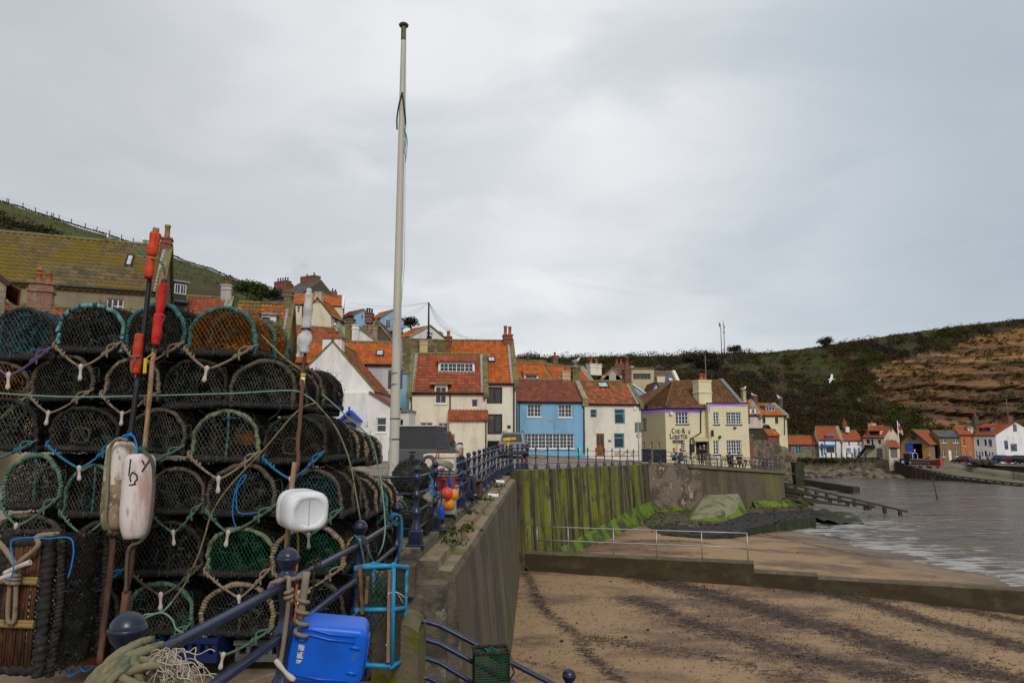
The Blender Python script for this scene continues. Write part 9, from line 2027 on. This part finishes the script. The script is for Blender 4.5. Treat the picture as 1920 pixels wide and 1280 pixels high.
for sx in(-1,1):
 mb=MB();mb.bbox(min(sx*(hw-.16),sx*(hw+.005)),max(sx*(hw-.16),sx*(hw+.005)),-h-.03,-h+.05,.66,1.04,.015);mb.build('tail_light',m_tail,pk)
 mb=MB();mb.bbox(min(sx*(hw+.02),sx*(hw+.27)),max(sx*(hw+.02),sx*(hw+.27)),1.0,1.12,1.1,1.30,.05);mb.build('mirror',p_black,pk)
 for y in(-h+.95,h-.95):mb=MB();mb.lathe([(.22,-.12),(.36,-.12),(.39,-.07),(.39,.07),(.36,.12),(.22,.12)],(sx*(hw-.1),y,.39),18,0,True,Matrix.Rotation(PI/2,4,'Y'));wh=mb.build('wheel',m_tyre,pk);mb=MB();mb.lathe([(.001,.09),(.22,.08),(.22,-.08),(.001,-.08)],(sx*(hw-.1),y,.39),10,0,False,Matrix.Rotation(PI/2*sx,4,'Y'));mb.build('rim',m_rim,wh)
mb=MB();mb.bbox(-hw+.02,hw-.02,-h-.14,-h-.02,.38,.56,.03);mb.build('bumper',m_trim,pk)
m_boat=M('lifeboat_orange',(.62,.075,.012),[((.45,.05,.01),3.,.55,.7)],rough=.4);m_tube=M('lifeboat_grey',(.10,.105,.115),rough=.6);m_orj=fl('lifejacket_orange',(.70,.14,.01),.7)
bo=P(1742,877,107.5);lb=empty('lifeboat',(bo.x,bo.y,bo.z+.2),R(-66),'orange inshore lifeboat with an upright frame on its launching carriage','lifeboat')
def hullf(u,v):
 t=u;x=lerp(-3.3,3.3,t);k=1 if t<.55 else max(.02,1-((t-.55)/.45)**2.2);w_=1.05*k*math.sin(PI*v-PI/2);zb=.15+.75*max(0,(t-.6)/.4)**2
 return(x,w_,zb+(1.0-zb*.5)*(abs(2*v-1))**1.3)
mb=MB();mb.grid(hullf,26,16);mb.build('hull',m_boat,lb)
mb=MB()
pts=[(-3.4,-1.08,1.2),(-1,-1.12,1.2),(1.,-1.05,1.24),(2.4,-.6,1.4),(3.2,0,1.6),(2.4,.6,1.4),(1.,1.05,1.24),(-1,1.12,1.2),(-3.4,1.08,1.2)];mb.tube(spl(pts,5),.27,10);mb.build('sponson',m_tube,lb)
mb=MB();mb.bbox(-.5,.5,-.45,.45,1.0,1.85,.08);mb.bbox(-1.6,-.8,-.4,.4,.95,1.4,.08);mb.bbox(-2.6,-2.0,-.4,.4,.95,1.45,.08);mb.build('console',m_tube,lb)
mb=MB();mb.tube(spl([(-3.0,-.8,1.3),(-3.0,-.75,2.5),(-3.0,0,2.75),(-3.0,.75,2.5),(-3.0,.8,1.3)],4),.05,6);mb.cyl((-3,0,2.7),(-3,0,3.3),.04);mb.ball((-3,0,3.3),.16,10,6);mb.build('roll_bar',p_white,lb)
mb=MB();mb.bbox(-1.1,-.2,-.35,.35,1.4,1.75,.1);mb.bbox(.6,1.6,-.5,.3,1.25,1.6,.1);mb.ball((.2,.0,2.2),.35,10,7);mb.build('lifejacket_pile',m_orj,lb)
for sx in(-1,1):mb=MB();mb.cyl((-3.6,sx*.6,1.0),(-3.6,sx*.6,.1),.12);mb.bbox(-3.95,-3.5,sx*.6-.2,sx*.6+.2,1.0,1.75,.06);mb.build('outboard_engine',p_black,lb)
ct=empty('boat_carriage',(bo.x,bo.y,bo.z),R(-66),'galvanised launching carriage with tall side guards under the lifeboat','boat trailer')
mb=MB()
for sy in(-1.45,1.45):
 mb.beam((-4.0,sy,.6),(4.0,sy,.6),.14,.18)
 for k in range(9):x=-3.8+.6*k;mb.cyl((x,sy,.6),(x,sy,1.35),.03,sides=5)
 mb.beam((-3.9,sy,1.35),(1.0,sy,1.35),.06,.06)
for x in(-3.8,0,3.8):mb.beam((x,-1.45,.55),(x,1.45,.55),.14,.16)
mb.build('frame',m_galv,ct)
mb=MB();mb.box(3.95,4.05,-1.75,-1.5,.5,3.0);mb.box(3.95,4.05,-1.05,-.8,.5,3.0);mb.build('guide_post',fl('guide_red',(.45,.04,.02),.5),ct)
mb=MB()
for k in range(9):mb.box(3.97,4.03,-1.495,-1.055,.6+.27*k,.72+.27*k)
mb.build('ladder',m_galv,ct)
for x in(-1.2,1.2):
 for sy in(-1.3,1.3):mb=MB();mb.lathe([(.2,-.14),(.42,-.14),(.46,0),(.42,.14),(.2,.14)],(x,sy,.42),16,0,True,Matrix.Rotation(PI/2,4,'X'));mb.build('wheel',m_tyre,ct)
to=P(1706,872,111.5);tr_=empty('launch_tractor',to,R(-60),'dark blue launching tractor with white wheel rims behind the lifeboat','tractor')
m_trac=fl('tractor_navy',(.02,.035,.07),.5)
mb=MB();mb.bbox(-1.6,1.2,-.75,.75,.7,1.6,.1);mb.build('body',m_trac,tr_);mb=MB();mb.bbox(-1.0,.7,-.85,.85,1.6,2.9,.1);mb.build('cab',m_trac,tr_)
for sy in(-1,1):mb=MB();mb.box(-.8,.5,min(sy*.86,sy*.87),max(sy*.86,sy*.87),1.8,2.7);mb.build('car_window',m_cglass,tr_)
mb=MB();mb.box(.705,.715,-.7,.7,1.8,2.7);mb.build('car_window',m_cglass,tr_);mb=MB();mb.bbox(-.7,.5,-.6,.6,2.91,3.15,.06);mb.build('roof_rack',m_orj,tr_)
for x,r in((-.9,.85),(1.0,.75)):
 for sy in(-1.05,1.05):
  mb=MB();mb.lathe([(r*.45,-.25),(r*.95,-.25),(r,-.1),(r,.1),(r*.95,.25),(r*.45,.25)],(x,sy,r),18,0,True,Matrix.Rotation(PI/2,4,'X'));wh=mb.build('wheel',m_tyre,tr_);mb=MB();mb.lathe([(.001,.2),(r*.46,.2),(r*.46,-.2),(.001,-.2)],(x,sy,r),12,0,False,Matrix.Rotation(PI/2,4,'X'));mb.build('rim',p_white,wh)
for o_s,k_s in((lb,.72),(ct,.66),(tr_,.66)):o_s.scale=(k_s,)*3
lb.location.z+=.10
for k,(px,lab)in enumerate(((1831,'left hand creel heap on the far quay in front of the white inn'),(1845,'middle creel heap on the far quay in front of the white inn'),(1857,'right hand creel heap on the far quay in front of the white inn'))):
 p=P(px,873,107.6);heap('creel_heap',lab,(p.x,p.y,p.z-.1),.62,[MATS['net_heap_black']],k*3.,500,.9,'creel heap','creel heaps on the far quay')
p=P(1852,868,109.5);person('person in a bright blue coat bending by the far creel heaps',(p.x,p.y,p.z),R(20),'stand',(.02,.16,.55),(.03,.03,.05),(.06,.04,.03),'lap',None,.15).scale=(.8,)*3
p=P(1838,867,110.5);person('person in dark clothing standing by the white inn door',(p.x,p.y,p.z),R(-30),'stand',(.06,.02,.02),(.02,.03,.12),(.05,.03,.02),'lap').scale=(.8,)*3
# ================================================================ gulls
m_gull=fl('gull_white',(.74,.74,.74),.8);m_gullg=fl('gull_grey',(.26,.27,.29),.8)
def gull(label,p,s=1.,rz=0.,fly=False,bank=0.):
 o=empty('gull',p,rz,label,'gull','herring gulls');o.scale=(s,)*3
 if fly:
  V=[(-.22,0,0),(-.12,0,.0),(.05,0,.01),(.18,0,.02),(.25,0,.03)];o.rotation_euler=(bank,0,rz)
  mb=MB();mb.tube(spl(V,3),[.012,.025,.04,.05,.06,.06,.055,.05,.05,.045,.04,.025,.01],8)
  for sy in(-1,1):
   mb.add([(.10,sy*.03,.03),(.14,sy*.28,.16),(.02,sy*.62,.08),(-.05,sy*.60,.07),(-.02,sy*.28,.14),(-.06,sy*.03,.03),(.10,sy*.03,.015),(.14,sy*.28,.145),(.02,sy*.62,.075),(-.05,sy*.60,.065),(-.02,sy*.28,.125),(-.06,sy*.03,.015)],[(0,1,4,5),(1,2,3,4),(6,11,10,7),(7,10,9,8),(0,6,7,1),(1,7,8,2),(4,3,9,10),(5,4,10,11)])
  mb.build('body',m_gull,o);return o
 mb=MB();mb.tube(spl([(-.30,0,.14),(-.15,0,.16),(.02,0,.18),(.14,0,.23),(.19,0,.32),(.24,0,.36),(.28,0,.36)],3),[.012,.03,.05,.07,.08,.085,.09,.09,.085,.08,.07,.06,.05,.045,.045,.046,.045,.035,.015],10);mb.build('body',m_gull,o)
 for sy in(-1,1):
  mb=MB();mb.tube(spl([(.10,sy*.06,.22),(-.08,sy*.075,.20),(-.30,sy*.03,.16)],4),[.03,.045,.05,.05,.045,.04,.03,.02,.01],7);mb.build('wing',m_gullg,o);mb=MB();mb.cyl((.0,sy*.03,.0),(.0,sy*.03,.13),.008,sides=4);mb.build('leg',p_ochre,o)
 mb=MB();mb.cyl((.28,0,.36),(.335,0,.345),.014,.004,6);mb.build('beak',p_yel,o);return o
gull('gull standing on the lichened roof ridge left of the red flags',P(206,452,39.6),1.1,R(160));gull('gull on the lichened ridge right next to the red flags',P(272,458,40.3),1.1,R(165))
gull('gull perched on the stone stack between the blue and white cottages',P(1080,681,59.6),1.3,R(10));gull('gull on the tan chimney right of the pub',P(1394,733,88.9),1.6,R(20));gull('gull on the brick chimney of the pink cottage',P(1414,745.5,88.9),1.6,R(120));gull('gull on the end chimney of the yellow cottage',P(1462,749.5,89),1.6,R(200));gull('gull on the roofs behind the white gable pots',P(626,615,56.5),1.2,R(80))
gull('larger white gull gliding in front of the headland',P(1558,711,62),1.25,R(-35),True,R(35));gull('smaller distant gull gliding past the cliff',P(1649,713,100),1.1,R(40),True,R(-30))
